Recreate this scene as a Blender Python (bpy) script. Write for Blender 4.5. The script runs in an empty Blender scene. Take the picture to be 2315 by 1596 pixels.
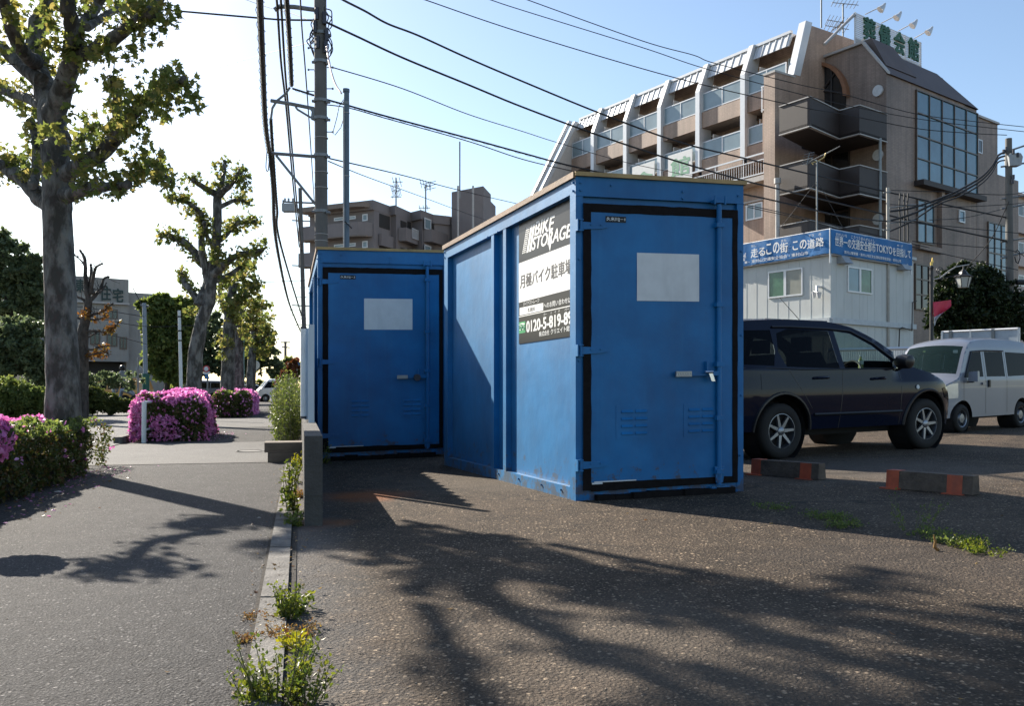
import bpy, bmesh, math, random
from math import radians, sin, cos, pi, sqrt, atan2
from mathutils import Vector, Matrix, noise
from mathutils.geometry import tessellate_polygon
random.seed(7)
R = random.random
U = random.uniform
scn = bpy.context.scene
col = scn.collection

# ------------------------------------------------------------------ camera
F = 2000.0 / 2314.0          # focal length in image widths
FP = 2000.0                  # focal length in pixels of the 2314 px wide working copy
CXP, CYP, YH = 1157.0, 798.0, 876.0
HC = 0.9                     # camera height
KS = 0.018                   # the lot rises gently to the right
cd = bpy.data.cameras.new('camera')
cam = bpy.data.objects.new('camera', cd)
col.objects.link(cam)
cam.location = (0, 0, HC)
cam.rotation_euler = (radians(90), 0, 0)
cd.sensor_width = 36.0
cd.lens = 36.0 * F
cd.shift_y = (YH - CYP) / 2314.0
cd.clip_start = 0.05
cd.clip_end = 3000
scn.camera = cam

# ------------------------------------------------------------------ light
SUN_EL, SUN_AZ = 30.0, -41.5    # degrees; azimuth from the view direction, left negative
w = bpy.data.worlds.new("World")
scn.world = w
w.use_nodes = True
nt = w.node_tree
nt.nodes.clear()
out = nt.nodes.new('ShaderNodeOutputWorld')
bg = nt.nodes.new('ShaderNodeBackground')
sky = nt.nodes.new('ShaderNodeTexSky')
sky.sky_type = 'NISHITA'
sky.sun_disc = False
sky.sun_elevation = radians(SUN_EL)
sky.sun_rotation = radians(SUN_AZ)
sky.air_density = 1.0
sky.dust_density = 0.6
sky.ozone_density = 1.4
bg.inputs['Strength'].default_value = 0.088
nt.links.new(sky.outputs[0], bg.inputs[0])
nt.links.new(bg.outputs[0], out.inputs[0])
sl = bpy.data.lights.new('sun', 'SUN')
sun = bpy.data.objects.new('sun', sl)
col.objects.link(sun)
sl.energy = 5.0
sl.angle = radians(0.5)
sl.color = (1.0, 0.92, 0.80)
el, az = radians(SUN_EL), radians(SUN_AZ)
sd = Vector((sin(az) * cos(el), cos(az) * cos(el), sin(el)))   # towards the sun
sun.rotation_euler = sd.to_track_quat('Z', 'Y').to_euler()
sun.location = (-20, 20, 30)
scn.view_settings.view_transform = 'Standard'
scn.view_settings.look = 'None'
scn.view_settings.exposure = 1.2
scn.view_settings.gamma = 1.0
scn.cycles.max_bounces = 6
scn.cycles.diffuse_bounces = 3
scn.cycles.glossy_bounces = 3
scn.cycles.transmission_bounces = 4
scn.cycles.transparent_max_bounces = 12
scn.cycles.caustics_reflective = False
scn.cycles.caustics_refractive = False

# ------------------------------------------------------------------ helpers
def gz(x):
    return KS * max(-14.0, min(12.0, x))
def G(px, py):                       # ground point under a pixel
    Y = HC * FP / ((py - YH) + KS * (px - CXP))
    X = (px - CXP) / FP * Y
    return Vector((X, Y, gz(X)))
def P(px, py, Y):                    # point of a pixel at distance Y
    return Vector(((px - CXP) / FP * Y, Y, HC + (YH - py) / FP * Y))
def onplane(px, py, O, D):           # pixel -> (s along D, z) on a vertical plane through O
    xr = (px - CXP) / FP
    # O.x + s D.x = xr (O.y + s D.y)
    s = (xr * O[1] - O[0]) / (D[0] - xr * D[1])
    Y = O[1] + s * D[1]
    return s, HC + (YH - py) / FP * Y

WL = {}
class MB:
    def __init__(s):
        s.v = []; s.f = []; s.m = []; s.cur = 0
    def add(s, vs, fs):
        n = len(s.v)
        s.v += [tuple(v) for v in vs]
        s.f += [tuple(i + n for i in f) for f in fs]
        s.m += [s.cur] * len(fs)
    def hexa(s, p):                  # 8 points: bottom 4 ccw, top 4 ccw
        s.add(p, [(3, 2, 1, 0), (4, 5, 6, 7), (0, 1, 5, 4), (1, 2, 6, 5), (2, 3, 7, 6), (3, 0, 4, 7)])
    def box(s, c, sz, rz=0.0):
        cx, cy, cz = c; a, b, h = sz[0] / 2, sz[1] / 2, sz[2] / 2
        cr, sr = cos(rz), sin(rz)
        pts = []
        for dz in (-h, h):
            for dx, dy in ((-a, -b), (a, -b), (a, b), (-a, b)):
                pts.append((cx + dx * cr - dy * sr, cy + dx * sr + dy * cr, cz + dz))
        s.hexa(pts)
    def obox(s, O, A, B, C):         # oriented box: corner O, edge vectors
        O, A, B, C = map(Vector, (O, A, B, C))
        s.hexa([O, O + A, O + A + B, O + B, O + C, O + A + C, O + A + B + C, O + B + C])
    def tube(s, pts, r, n=8, cap=True):
        pts = [Vector(p) for p in pts]
        if not isinstance(r, (list, tuple)): r = [r] * len(pts)
        rings = []
        T0 = (pts[1] - pts[0]).normalized()
        ref = Vector((0, 0, 1)) if abs(T0.z) < 0.9 else Vector((1, 0, 0))
        Nv = T0.cross(ref).normalized()
        base = len(s.v)
        for i, p in enumerate(pts):
            if i == 0: T = pts[1] - pts[0]
            elif i == len(pts) - 1: T = pts[-1] - pts[-2]
            else: T = pts[i + 1] - pts[i - 1]
            if T.length < 1e-9: T = T0
            T = T.normalized()
            Nv = (Nv - T * Nv.dot(T))
            if Nv.length < 1e-6: Nv = T.orthogonal()
            Nv.normalize()
            Bv = T.cross(Nv)
            for k in range(n):
                a = 2 * pi * k / n
                s.v.append(tuple(p + (Nv * cos(a) + Bv * sin(a)) * r[i]))
        for i in range(len(pts) - 1):
            for k in range(n):
                k2 = (k + 1) % n
                s.f.append((base + i * n + k, base + i * n + k2, base + (i + 1) * n + k2, base + (i + 1) * n + k)); s.m.append(s.cur)
        if cap:
            s.f.append(tuple(base + k for k in range(n - 1, -1, -1))); s.m.append(s.cur)
            e = base + (len(pts) - 1) * n
            s.f.append(tuple(e + k for k in range(n))); s.m.append(s.cur)
    def cyl(s, p0, p1, r, n=12): s.tube([p0, p1], r, n)
    def prism(s, poly, vec):         # planar polygon (3-D points, may be concave) extruded by vec
        poly = [Vector(p) for p in poly]; vec = Vector(vec)
        tris = tessellate_polygon([poly])
        n = len(poly)
        vs = poly + [p + vec for p in poly]
        fs = []
        for t in tris:
            fs.append((t[0], t[1], t[2])); fs.append((t[2] + n, t[1] + n, t[0] + n))
        for i in range(n):
            j = (i + 1) % n
            fs.append((i, j, j + n, i + n))
        s.add(vs, fs)
    def lathe(s, c, ax, prof, n=24):
        c = Vector(c); ax = Vector(ax).normalized(); a = ax.orthogonal().normalized(); b = ax.cross(a); k0 = len(s.v); m = len(prof)
        for i in range(n):
            t = 2 * pi * i / n; d = a * cos(t) + b * sin(t)
            for (r, h) in prof: s.v.append(tuple(c + d * r + ax * h))
        for i in range(n):
            j = (i + 1) % n
            for k in range(m - 1):
                s.f.append((k0 + i * m + k, k0 + j * m + k, k0 + j * m + k + 1, k0 + i * m + k + 1)); s.m.append(s.cur)
    def build(s, name, mat, parent=None, smooth=False, angle=40, fix=False):
        me = bpy.data.meshes.new(name)
        if not s.v:
            s.v = [(0, 0, 0)] * 3; s.f = [(0, 1, 2)]; s.m = [0]
        xs = [v[0] for v in s.v]; ys = [v[1] for v in s.v]; zs = [v[2] for v in s.v]
        b = Vector(((min(xs) + max(xs)) / 2, (min(ys) + max(ys)) / 2, min(zs)))
        me.from_pydata([(v[0] - b.x, v[1] - b.y, v[2] - b.z) for v in s.v], [], s.f)
        mats = mat if isinstance(mat, (list, tuple)) else [mat]
        for m_ in mats: me.materials.append(m_)
        if len(mats) > 1:
            me.polygons.foreach_set('material_index', s.m)
        if fix:
            bm = bmesh.new(); bm.from_mesh(me)
            bmesh.ops.recalc_face_normals(bm, faces=bm.faces)
            bm.to_mesh(me); bm.free()
        me.update()
        o = bpy.data.objects.new(name, me)
        col.objects.link(o)
        if smooth:
            me.shade_smooth()
            me.set_sharp_from_angle(angle=radians(angle))
        if parent is not None:
            o.parent = parent
            o.location = b - WL[parent.name]
        else:
            o.location = b
        WL[o.name] = b
        return o
def tag(o, label=None, cat=None, group=None, kind=None):
    if label: o['label'] = label
    if cat: o['category'] = cat
    if group: o['group'] = group
    if kind: o['kind'] = kind
    return o
def empty(name, loc, label, cat, group=None):
    o = bpy.data.objects.new(name, None)
    o.empty_display_size = 0.2
    col.objects.link(o)
    o.location = loc
    WL[o.name] = Vector(loc)
    return tag(o, label, cat, group)
def lerp(a, b, t): return a + (b - a) * t

# text -> list of triangles in a 2-D box
_txt_cache = {}
def text2d(body, bold=0.0, shear=0.0):
    key = (body, bold, shear)
    if key in _txt_cache: return _txt_cache[key]
    cu = bpy.data.curves.new('t', 'FONT')
    cu.body = body; cu.size = 1.0; cu.resolution_u = 3
    cu.offset = bold; cu.shear = shear
    ob = bpy.data.objects.new('t', cu)
    col.objects.link(ob)
    dg = bpy.context.evaluated_depsgraph_get()
    me = bpy.data.meshes.new_from_object(ob.evaluated_get(dg))
    vs = [(v.co.x, v.co.y) for v in me.vertices]
    fs = [tuple(p.vertices) for p in me.polygons]
    bpy.data.objects.remove(ob); bpy.data.curves.remove(cu); bpy.data.meshes.remove(me)
    _txt_cache[key] = (vs, fs)
    return vs, fs
def put_text(mb, body, O, Uv, Vv, bold=0.0, shear=0.0, fn=None):
    """fit text into the parallelogram O, O+Uv, O+Vv (3-D vectors); bold thickens strokes with shifted copies"""
    vs, fs = text2d(body, 0.0, shear)
    if not vs: return
    x0 = min(v[0] for v in vs); x1 = max(v[0] for v in vs)
    y0 = min(v[1] for v in vs); y1 = max(v[1] for v in vs)
    O, Uv, Vv = Vector(O), Vector(Uv), Vector(Vv)
    N = Uv.cross(Vv); Nn = N.normalized()
    sh = [(0, 0)]
    if bold: sh = [(bold * 0.6, bold * 0.4), (-bold * 0.6, -bold * 0.4), (bold * 0.6, -bold * 0.4), (-bold * 0.6, bold * 0.4)]
    for k, (dx, dy) in enumerate(sh):
        pts = [O + Uv * ((x - x0 + dx) / (x1 - x0)) + Vv * ((y - y0 + dy) / (y1 - y0)) + Nn * (k * 0.0002 * max(1.0, Uv.length)) for (x, y) in vs]
        out_ = []
        for f in fs:
            a, b, c = pts[f[0]], pts[f[1]], pts[f[2]]
            out_.append(tuple(reversed(f)) if (b - a).cross(c - a).dot(N) < 0 else f)
        mb.add(pts, out_)

# ------------------------------------------------------------------ materials
def nodes(m):
    m.use_nodes = True
    n = m.node_tree; b = n.nodes['Principled BSDF']
    return n, b
def mk(n, t, **kw):
    d = n.nodes.new(t)
    for k, v in kw.items():
        if k in d.inputs: d.inputs[k].default_value = v
        else: setattr(d, k, v)
    return d
MATS = {}
def mat(name, c, rough=0.6, metal=0.0, var=0.12, scale=6.0, bump=0.0, bscale=40.0, c2=None, coat=0.0, spec=None, em=None, grime=0.0):
    if name in MATS: return MATS[name]
    m = bpy.data.materials.new(name); n, b = nodes(m); L = n.links.new
    b.inputs['Roughness'].default_value = rough
    b.inputs['Metallic'].default_value = metal
    if coat: b.inputs['Coat Weight'].default_value = coat; b.inputs['Coat Roughness'].default_value = 0.03; b.inputs['Coat IOR'].default_value = 1.4
    if spec is not None: b.inputs['Specular IOR Level'].default_value = spec
    geo = mk(n, 'ShaderNodeNewGeometry')
    nz = mk(n, 'ShaderNodeTexNoise', Scale=scale, Detail=6.0, Roughness=0.6)
    L(geo.outputs['Position'], nz.inputs['Vector'])
    ramp = mk(n, 'ShaderNodeMix', data_type='RGBA')
    rr = mk(n, 'ShaderNodeMapRange'); rr.inputs['From Min'].default_value = 0.3; rr.inputs['From Max'].default_value = 0.7
    L(nz.outputs['Fac'], rr.inputs['Value']); L(rr.outputs[0], ramp.inputs['Factor'])
    ca = tuple(x * (1 - var) for x in c); cb = c2 if c2 else tuple(min(1, x * (1 + var)) for x in c)
    ramp.inputs['A'].default_value = (*ca, 1); ramp.inputs['B'].default_value = (*cb, 1)
    last = ramp.outputs['Result']
    if grime:
        n2 = mk(n, 'ShaderNodeTexNoise', Scale=1.0, Detail=8.0, Roughness=0.7)
        mp = mk(n, 'ShaderNodeMapping'); mp.inputs['Scale'].default_value = (5, 5, 0.8)
        L(geo.outputs['Position'], mp.inputs['Vector']); L(mp.outputs[0], n2.inputs['Vector'])
        r2 = mk(n, 'ShaderNodeMapRange'); r2.inputs['From Min'].default_value = 0.5; r2.inputs['From Max'].default_value = 0.75; r2.inputs['To Max'].default_value = grime
        L(n2.outputs['Fac'], r2.inputs['Value'])
        mx = mk(n, 'ShaderNodeMix', data_type='RGBA'); mx.inputs['B'].default_value = (0.06, 0.05, 0.04, 1)
        L(r2.outputs[0], mx.inputs['Factor']); L(last, mx.inputs['A']); last = mx.outputs['Result']
    L(last, b.inputs['Base Color'])
    if bump:
        nb = mk(n, 'ShaderNodeTexNoise', Scale=bscale, Detail=4.0)
        L(geo.outputs['Position'], nb.inputs['Vector'])
        bp = mk(n, 'ShaderNodeBump', Strength=bump, Distance=0.01)
        L(nb.outputs['Fac'], bp.inputs['Height']); L(bp.outputs[0], b.inputs['Normal'])
    if em:
        b.inputs['Emission Color'].default_value = (*em[0], 1); b.inputs['Emission Strength'].default_value = em[1]
    MATS[name] = m
    return m
def tile_mat(name, c, c2, mortar, tw, th, O, D, rough=0.55):
    """small tiles on vertical walls; brick pattern in (distance along the wall, height)"""
    m = bpy.data.materials.new(name); n, b = nodes(m); L = n.links.new
    geo = mk(n, 'ShaderNodeNewGeometry')
    sx = mk(n, 'ShaderNodeSeparateXYZ'); L(geo.outputs['Position'], sx.inputs[0])
    sn = mk(n, 'ShaderNodeSeparateXYZ'); L(geo.outputs['Normal'], sn.inputs[0])
    # along = x*D.x + y*D.y when the normal is across D, else the other axis
    def dot(a, bb):
        m1 = mk(n, 'ShaderNodeMath', operation='MULTIPLY'); m1.inputs[1].default_value = a; L(sx.outputs[0], m1.inputs[0])
        m2 = mk(n, 'ShaderNodeMath', operation='MULTIPLY_ADD'); m2.inputs[1].default_value = bb; L(sx.outputs[1], m2.inputs[0]); L(m1.outputs[0], m2.inputs[2])
        return m2.outputs[0]
    d1 = dot(D[0], D[1]); d2 = dot(-D[1], D[0])
    k1 = mk(n, 'ShaderNodeMath', operation='MULTIPLY'); k1.inputs[1].default_value = D[0]; L(sn.outputs[0], k1.inputs[0])
    k2 = mk(n, 'ShaderNodeMath', operation='MULTIPLY_ADD'); k2.inputs[1].default_value = D[1]; L(sn.outputs[1], k2.inputs[0]); L(k1.outputs[0], k2.inputs[2])
    ab = mk(n, 'ShaderNodeMath', operation='ABSOLUTE'); L(k2.outputs[0], ab.inputs[0])
    gt = mk(n, 'ShaderNodeMath', operation='GREATER_THAN'); gt.inputs[1].default_value = 0.5; L(ab.outputs[0], gt.inputs[0])
    mx = mk(n, 'ShaderNodeMix', data_type='FLOAT'); L(gt.outputs[0], mx.inputs['Factor']); L(d1, mx.inputs['A']); L(d2, mx.inputs['B'])
    cb = mk(n, 'ShaderNodeCombineXYZ'); L(mx.outputs['Result'], cb.inputs[0]); L(sx.outputs[2], cb.inputs[1])
    br = mk(n, 'ShaderNodeTexBrick', offset=0.0)
    br.inputs['Scale'].default_value = 1.0; br.inputs['Brick Width'].default_value = tw; br.inputs['Row Height'].default_value = th
    br.inputs['Mortar Size'].default_value = min(tw, th) * 0.10; br.inputs['Color1'].default_value = (*c, 1); br.inputs['Color2'].default_value = (*c2, 1); br.inputs['Mortar'].default_value = (*mortar, 1)
    L(cb.outputs[0], br.inputs['Vector'])
    nz = mk(n, 'ShaderNodeTexNoise', Scale=0.5, Detail=7.0); L(geo.outputs['Position'], nz.inputs['Vector'])
    mr = mk(n, 'ShaderNodeMapRange'); mr.inputs['From Min'].default_value = 0.3; mr.inputs['From Max'].default_value = 0.7; mr.inputs['To Min'].default_value = 0.75; mr.inputs['To Max'].default_value = 1.12
    L(nz.outputs['Fac'], mr.inputs['Value'])
    mu = mk(n, 'ShaderNodeMix', data_type='RGBA', blend_type='MULTIPLY'); mu.inputs['Factor'].default_value = 1.0
    L(br.outputs['Color'], mu.inputs['A']); L(mr.outputs[0], mu.inputs['B'])
    mp = mk(n, 'ShaderNodeMapping'); mp.inputs['Scale'].default_value = (1.6, 1.6, 0.10); L(geo.outputs['Position'], mp.inputs['Vector'])
    st = mk(n, 'ShaderNodeTexNoise', Scale=1.0, Detail=8.0, Roughness=0.7); L(mp.outputs[0], st.inputs['Vector'])
    s2 = mk(n, 'ShaderNodeMapRange'); s2.inputs['From Min'].default_value = 0.42; s2.inputs['From Max'].default_value = 0.68; s2.inputs['To Min'].default_value = 1.08; s2.inputs['To Max'].default_value = 0.66
    L(st.outputs['Fac'], s2.inputs['Value'])
    m2 = mk(n, 'ShaderNodeMix', data_type='RGBA', blend_type='MULTIPLY'); m2.inputs['Factor'].default_value = 1.0; L(mu.outputs['Result'], m2.inputs['A']); L(s2.outputs[0], m2.inputs['B'])
    L(m2.outputs['Result'], b.inputs['Base Color']); b.inputs['Roughness'].default_value = rough
    MATS[name] = m
    return m
def leaf_mat(name, cols, trans=0.35, rough=0.45):
    if name in MATS: return MATS[name]
    m = bpy.data.materials.new(name); m.use_nodes = True; n = m.node_tree; L = n.links.new
    b = n.nodes['Principled BSDF']; o = n.nodes['Material Output']
    geo = mk(n, 'ShaderNodeNewGeometry')
    cr = mk(n, 'ShaderNodeValToRGB'); cr.color_ramp.interpolation = 'LINEAR'
    el_ = cr.color_ramp.elements
    while len(el_) < len(cols): el_.new(0.5)
    for i, c in enumerate(cols):
        el_[i].position = i / (len(cols) - 1); el_[i].color = (*c, 1)
    L(geo.outputs['Random Per Island'], cr.inputs[0])
    L(cr.outputs[0], b.inputs['Base Color']); b.inputs['Roughness'].default_value = rough
    b.inputs['Specular IOR Level'].default_value = 0.3
    tr = mk(n, 'ShaderNodeBsdfTranslucent')
    hs = mk(n, 'ShaderNodeHueSaturation'); hs.inputs['Value'].default_value = 1.5; hs.inputs['Saturation'].default_value = 1.1
    L(cr.outputs[0], hs.inputs['Color']); L(hs.outputs[0], tr.inputs[0])
    mx = mk(n, 'ShaderNodeMixShader'); mx.inputs[0].default_value = trans
    L(b.outputs[0], mx.inputs[1]); L(tr.outputs[0], mx.inputs[2]); L(mx.outputs[0], o.inputs[0])
    MATS[name] = m
    return m
def glass_mat(name, tint, alpha=0.5, rough=0.03, sp=0.25):
    """window glass: sharp reflection over a see-through tint"""
    if name in MATS: return MATS[name]
    m = bpy.data.materials.new(name); m.use_nodes = True; n = m.node_tree; L = n.links.new
    b = n.nodes['Principled BSDF']; o = n.nodes['Material Output']
    b.inputs['Base Color'].default_value = (*tint, 1); b.inputs['Roughness'].default_value = rough
    b.inputs['Specular IOR Level'].default_value = sp
    tr = mk(n, 'ShaderNodeBsdfTransparent'); tr.inputs[0].default_value = (0.8, 0.9, 0.88, 1)
    ge = mk(n, 'ShaderNodeNewGeometry')
    dp = mk(n, 'ShaderNodeVectorMath', operation='DOT_PRODUCT'); L(ge.outputs['Normal'], dp.inputs[0]); L(ge.outputs['Incoming'], dp.inputs[1])
    ab = mk(n, 'ShaderNodeMath', operation='ABSOLUTE'); L(dp.outputs['Value'], ab.inputs[0])
    om = mk(n, 'ShaderNodeMath', operation='SUBTRACT'); om.inputs[0].default_value = 1.0; L(ab.outputs[0], om.inputs[1])
    pw = mk(n, 'ShaderNodeMath', operation='POWER'); pw.inputs[1].default_value = 5.0; L(om.outputs[0], pw.inputs[0])
    mx = mk(n, 'ShaderNodeMath', operation='MULTIPLY_ADD'); mx.inputs[1].default_value = 0.6; mx.inputs[2].default_value = alpha; mx.use_clamp = True; L(pw.outputs[0], mx.inputs[0])
    ms = mk(n, 'ShaderNodeMixShader'); L(mx.outputs[0], ms.inputs[0]); L(tr.outputs[0], ms.inputs[1]); L(b.outputs[0], ms.inputs[2])
    L(ms.outputs[0], o.inputs[0])
    MATS[name] = m
    return m

def asphalt(name, base, base2, chip, vscale, chip_amt, bump, stain=None, patches=None, edge=None, cracks=False):
    m = bpy.data.materials.new(name); n, b = nodes(m); L = n.links.new
    geo = mk(n, 'ShaderNodeNewGeometry')
    wv = mk(n, 'ShaderNodeTexNoise', Scale=vscale * 0.7, Detail=2.0); L(geo.outputs['Position'], wv.inputs['Vector'])
    vm = mk(n, 'ShaderNodeVectorMath', operation='MULTIPLY_ADD'); vm.inputs[1].default_value = (0.5 / vscale,) * 3
    L(wv.outputs['Color'], vm.inputs[0]); L(geo.outputs['Position'], vm.inputs[2])
    vo = mk(n, 'ShaderNodeTexVoronoi', Scale=vscale); L(vm.outputs[0], vo.inputs['Vector'])
    vo2 = mk(n, 'ShaderNodeTexVoronoi', Scale=vscale * 2.3); L(vm.outputs[0], vo2.inputs['Vector'])
    big = mk(n, 'ShaderNodeTexNoise', Scale=0.55, Detail=9.0, Roughness=0.65); L(geo.outputs['Position'], big.inputs['Vector'])
    mid = mk(n, 'ShaderNodeTexNoise', Scale=3.2, Detail=6.0, Roughness=0.7); L(geo.outputs['Position'], mid.inputs['Vector'])
    fine = mk(n, 'ShaderNodeTexNoise', Scale=110.0, Detail=4.0, Roughness=0.75); L(geo.outputs['Position'], fine.inputs['Vector'])
    ad = mk(n, 'ShaderNodeMath', operation='ADD'); L(big.outputs['Fac'], ad.inputs[0]); L(mid.outputs['Fac'], ad.inputs[1])
    mr = mk(n, 'ShaderNodeMapRange'); mr.inputs['From Min'].default_value = 0.75; mr.inputs['From Max'].default_value = 1.25
    L(ad.outputs[0], mr.inputs['Value'])
    mx = mk(n, 'ShaderNodeMix', data_type='RGBA'); mx.inputs['A'].default_value = (*base, 1); mx.inputs['B'].default_value = (*base2, 1)
    L(mr.outputs[0], mx.inputs['Factor'])
    # stones: each cell its own tone
    hs = mk(n, 'ShaderNodeSeparateColor'); L(vo.outputs['Color'], hs.inputs[0])
    pw = mk(n, 'ShaderNodeMath', operation='POWER'); pw.inputs[1].default_value = 1.7; L(hs.outputs[0], pw.inputs[0])
    am = mk(n, 'ShaderNodeMath', operation='MULTIPLY'); am.inputs[1].default_value = chip_amt; L(pw.outputs[0], am.inputs[0])
    dm = mk(n, 'ShaderNodeMapRange'); dm.inputs['From Min'].default_value = 0.25; dm.inputs['From Max'].default_value = 0.45; dm.inputs['To Min'].default_value = 1; dm.inputs['To Max'].default_value = 0
    L(vo.outputs['Distance'], dm.inputs['Value'])
    a2 = mk(n, 'ShaderNodeMath', operation='MULTIPLY'); L(am.outputs[0], a2.inputs[0]); L(dm.outputs[0], a2.inputs[1])
    mc = mk(n, 'ShaderNodeMix', data_type='RGBA'); mc.inputs['B'].default_value = (*chip, 1)
    L(a2.outputs[0], mc.inputs['Factor']); L(mx.outputs['Result'], mc.inputs['A'])
    # sparse larger stones and dark pits
    vb = mk(n, 'ShaderNodeTexVoronoi', Scale=vscale * 0.52); L(vm.outputs[0], vb.inputs['Vector'])
    sb = mk(n, 'ShaderNodeSeparateColor'); L(vb.outputs['Color'], sb.inputs[0])
    def sel(lo, hi, d0, d1, colr, amt, src):
        a_ = mk(n, 'ShaderNodeMapRange'); a_.inputs['From Min'].default_value = lo; a_.inputs['From Max'].default_value = hi; L(sb.outputs[0], a_.inputs['Value'])
        b__ = mk(n, 'ShaderNodeMapRange'); b__.inputs['From Min'].default_value = d0; b__.inputs['From Max'].default_value = d1; b__.inputs['To Min'].default_value = amt; b__.inputs['To Max'].default_value = 0; L(vb.outputs['Distance'], b__.inputs['Value'])
        c_ = mk(n, 'ShaderNodeMath', operation='MULTIPLY'); L(a_.outputs[0], c_.inputs[0]); L(b__.outputs[0], c_.inputs[1])
        x_ = mk(n, 'ShaderNodeMix', data_type='RGBA'); x_.inputs['B'].default_value = (*colr, 1); L(c_.outputs[0], x_.inputs['Factor']); L(src, x_.inputs['A']); return x_.outputs['Result']
    o1 = sel(0.80, 0.84, 0.22, 0.34, tuple(min(.6, q * 1.35) for q in chip), 0.85, mc.outputs['Result'])
    o2 = sel(0.22, 0.18, 0.25, 0.40, (0.015, 0.012, 0.010), 0.8, o1)
    # dark gaps and fine grit; the grain's tiny shadows are put into the colour
    fr = mk(n, 'ShaderNodeMapRange'); fr.inputs['From Min'].default_value = 0.3; fr.inputs['From Max'].default_value = 0.7; fr.inputs['To Min'].default_value = 0.35; fr.inputs['To Max'].default_value = 1.65
    L(fine.outputs['Fac'], fr.inputs['Value'])
    mu = mk(n, 'ShaderNodeMix', data_type='RGBA', blend_type='MULTIPLY'); mu.inputs['Factor'].default_value = 1
    L(o2, mu.inputs['A']); L(fr.outputs[0], mu.inputs['B'])
    last = mu.outputs['Result']
    if cracks:
        wn_ = mk(n, 'ShaderNodeTexNoise', Scale=2.2, Detail=6.0); L(geo.outputs['Position'], wn_.inputs['Vector'])
        wv2 = mk(n, 'ShaderNodeVectorMath', operation='MULTIPLY_ADD'); wv2.inputs[1].default_value = (0.5, 0.5, 0.5); L(wn_.outputs['Color'], wv2.inputs[0]); L(geo.outputs['Position'], wv2.inputs[2])
        vc = mk(n, 'ShaderNodeTexVoronoi', feature='DISTANCE_TO_EDGE', Scale=0.55); L(wv2.outputs[0], vc.inputs['Vector'])
        c1 = mk(n, 'ShaderNodeMapRange'); c1.inputs['From Min'].default_value = 0.0; c1.inputs['From Max'].default_value = 0.010; c1.inputs['To Min'].default_value = 1; c1.inputs['To Max'].default_value = 0; L(vc.outputs['Distance'], c1.inputs['Value'])
        c2_ = mk(n, 'ShaderNodeMapRange'); c2_.inputs['From Min'].default_value = 0.48; c2_.inputs['From Max'].default_value = 0.56; L(big.outputs['Fac'], c2_.inputs['Value'])
        c3 = mk(n, 'ShaderNodeMath', operation='MULTIPLY'); L(c1.outputs[0], c3.inputs[0]); L(c2_.outputs[0], c3.inputs[1])
        mk_ = mk(n, 'ShaderNodeMix', data_type='RGBA'); mk_.inputs['B'].default_value = (0.02, 0.017, 0.014, 1); L(c3.outputs[0], mk_.inputs['Factor']); L(last, mk_.inputs['A']); last = mk_.outputs['Result']
    for (cx, cy, r, c, amt) in (patches or []):
        sub = mk(n, 'ShaderNodeVectorMath', operation='SUBTRACT'); sub.inputs[1].default_value = (cx, cy, gz(cx)); L(geo.outputs['Position'], sub.inputs[0])
        ln = mk(n, 'ShaderNodeVectorMath', operation='LENGTH'); L(sub.outputs[0], ln.inputs[0])
        pn = mk(n, 'ShaderNodeTexNoise', Scale=4.0, Detail=6.0); L(geo.outputs['Position'], pn.inputs['Vector'])
        sm = mk(n, 'ShaderNodeMath', operation='MULTIPLY_ADD'); sm.inputs[1].default_value = -1.2 * r; L(pn.outputs['Fac'], sm.inputs[0]); L(ln.outputs['Value'], sm.inputs[2])
        m3 = mk(n, 'ShaderNodeMapRange'); m3.inputs['From Min'].default_value = -0.2 * r; m3.inputs['From Max'].default_value = 0.55 * r; m3.inputs['To Min'].default_value = amt; m3.inputs['To Max'].default_value = 0
        L(sm.outputs[0], m3.inputs['Value'])
        mp = mk(n, 'ShaderNodeMix', data_type='RGBA'); mp.inputs['B'].default_value = (*c, 1); L(m3.outputs[0], mp.inputs['Factor']); L(last, mp.inputs['A']); last = mp.outputs['Result']
    if edge:   # lighter cement band beside the kerb line  X = a + b Y
        a_, b_, wd, c = edge
        sx = mk(n, 'ShaderNodeSeparateXYZ'); L(geo.outputs['Position'], sx.inputs[0])
        q = mk(n, 'ShaderNodeMath', operation='MULTIPLY_ADD'); q.inputs[1].default_value = -b_; L(sx.outputs[1], q.inputs[0]); L(sx.outputs[0], q.inputs[2])
        q1 = mk(n, 'ShaderNodeMath', operation='MULTIPLY_ADD'); q1.inputs[1].default_value = 0.5; L(mid.outputs['Fac'], q1.inputs[0]); L(q.outputs[0], q1.inputs[2])
        q2 = mk(n, 'ShaderNodeMapRange'); q2.inputs['From Min'].default_value = a_ + 0.15; q2.inputs['From Max'].default_value = a_ + wd + 0.35; q2.inputs['To Min'].default_value = 0.85; q2.inputs['To Max'].default_value = 0
        L(q1.outputs[0], q2.inputs['Value'])
        mp = mk(n, 'ShaderNodeMix', data_type='RGBA'); mp.inputs['B'].default_value = (*c, 1); L(q2.outputs[0], mp.inputs['Factor']); L(last, mp.inputs['A']); last = mp.outputs['Result']
    L(last, b.inputs['Base Color'])
    b.inputs['Roughness'].default_value = 0.85; b.inputs['Specular IOR Level'].default_value = 0.25
    h1 = mk(n, 'ShaderNodeMath', operation='MULTIPLY_ADD'); h1.inputs[1].default_value = -1.0; L(vo.outputs['Distance'], h1.inputs[0]); L(fine.outputs['Fac'], h1.inputs[2])
    h2 = mk(n, 'ShaderNodeMath', operation='MULTIPLY_ADD'); h2.inputs[1].default_value = -0.4; L(vo2.outputs['Distance'], h2.inputs[0]); L(h1.outputs[0], h2.inputs[2])
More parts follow.
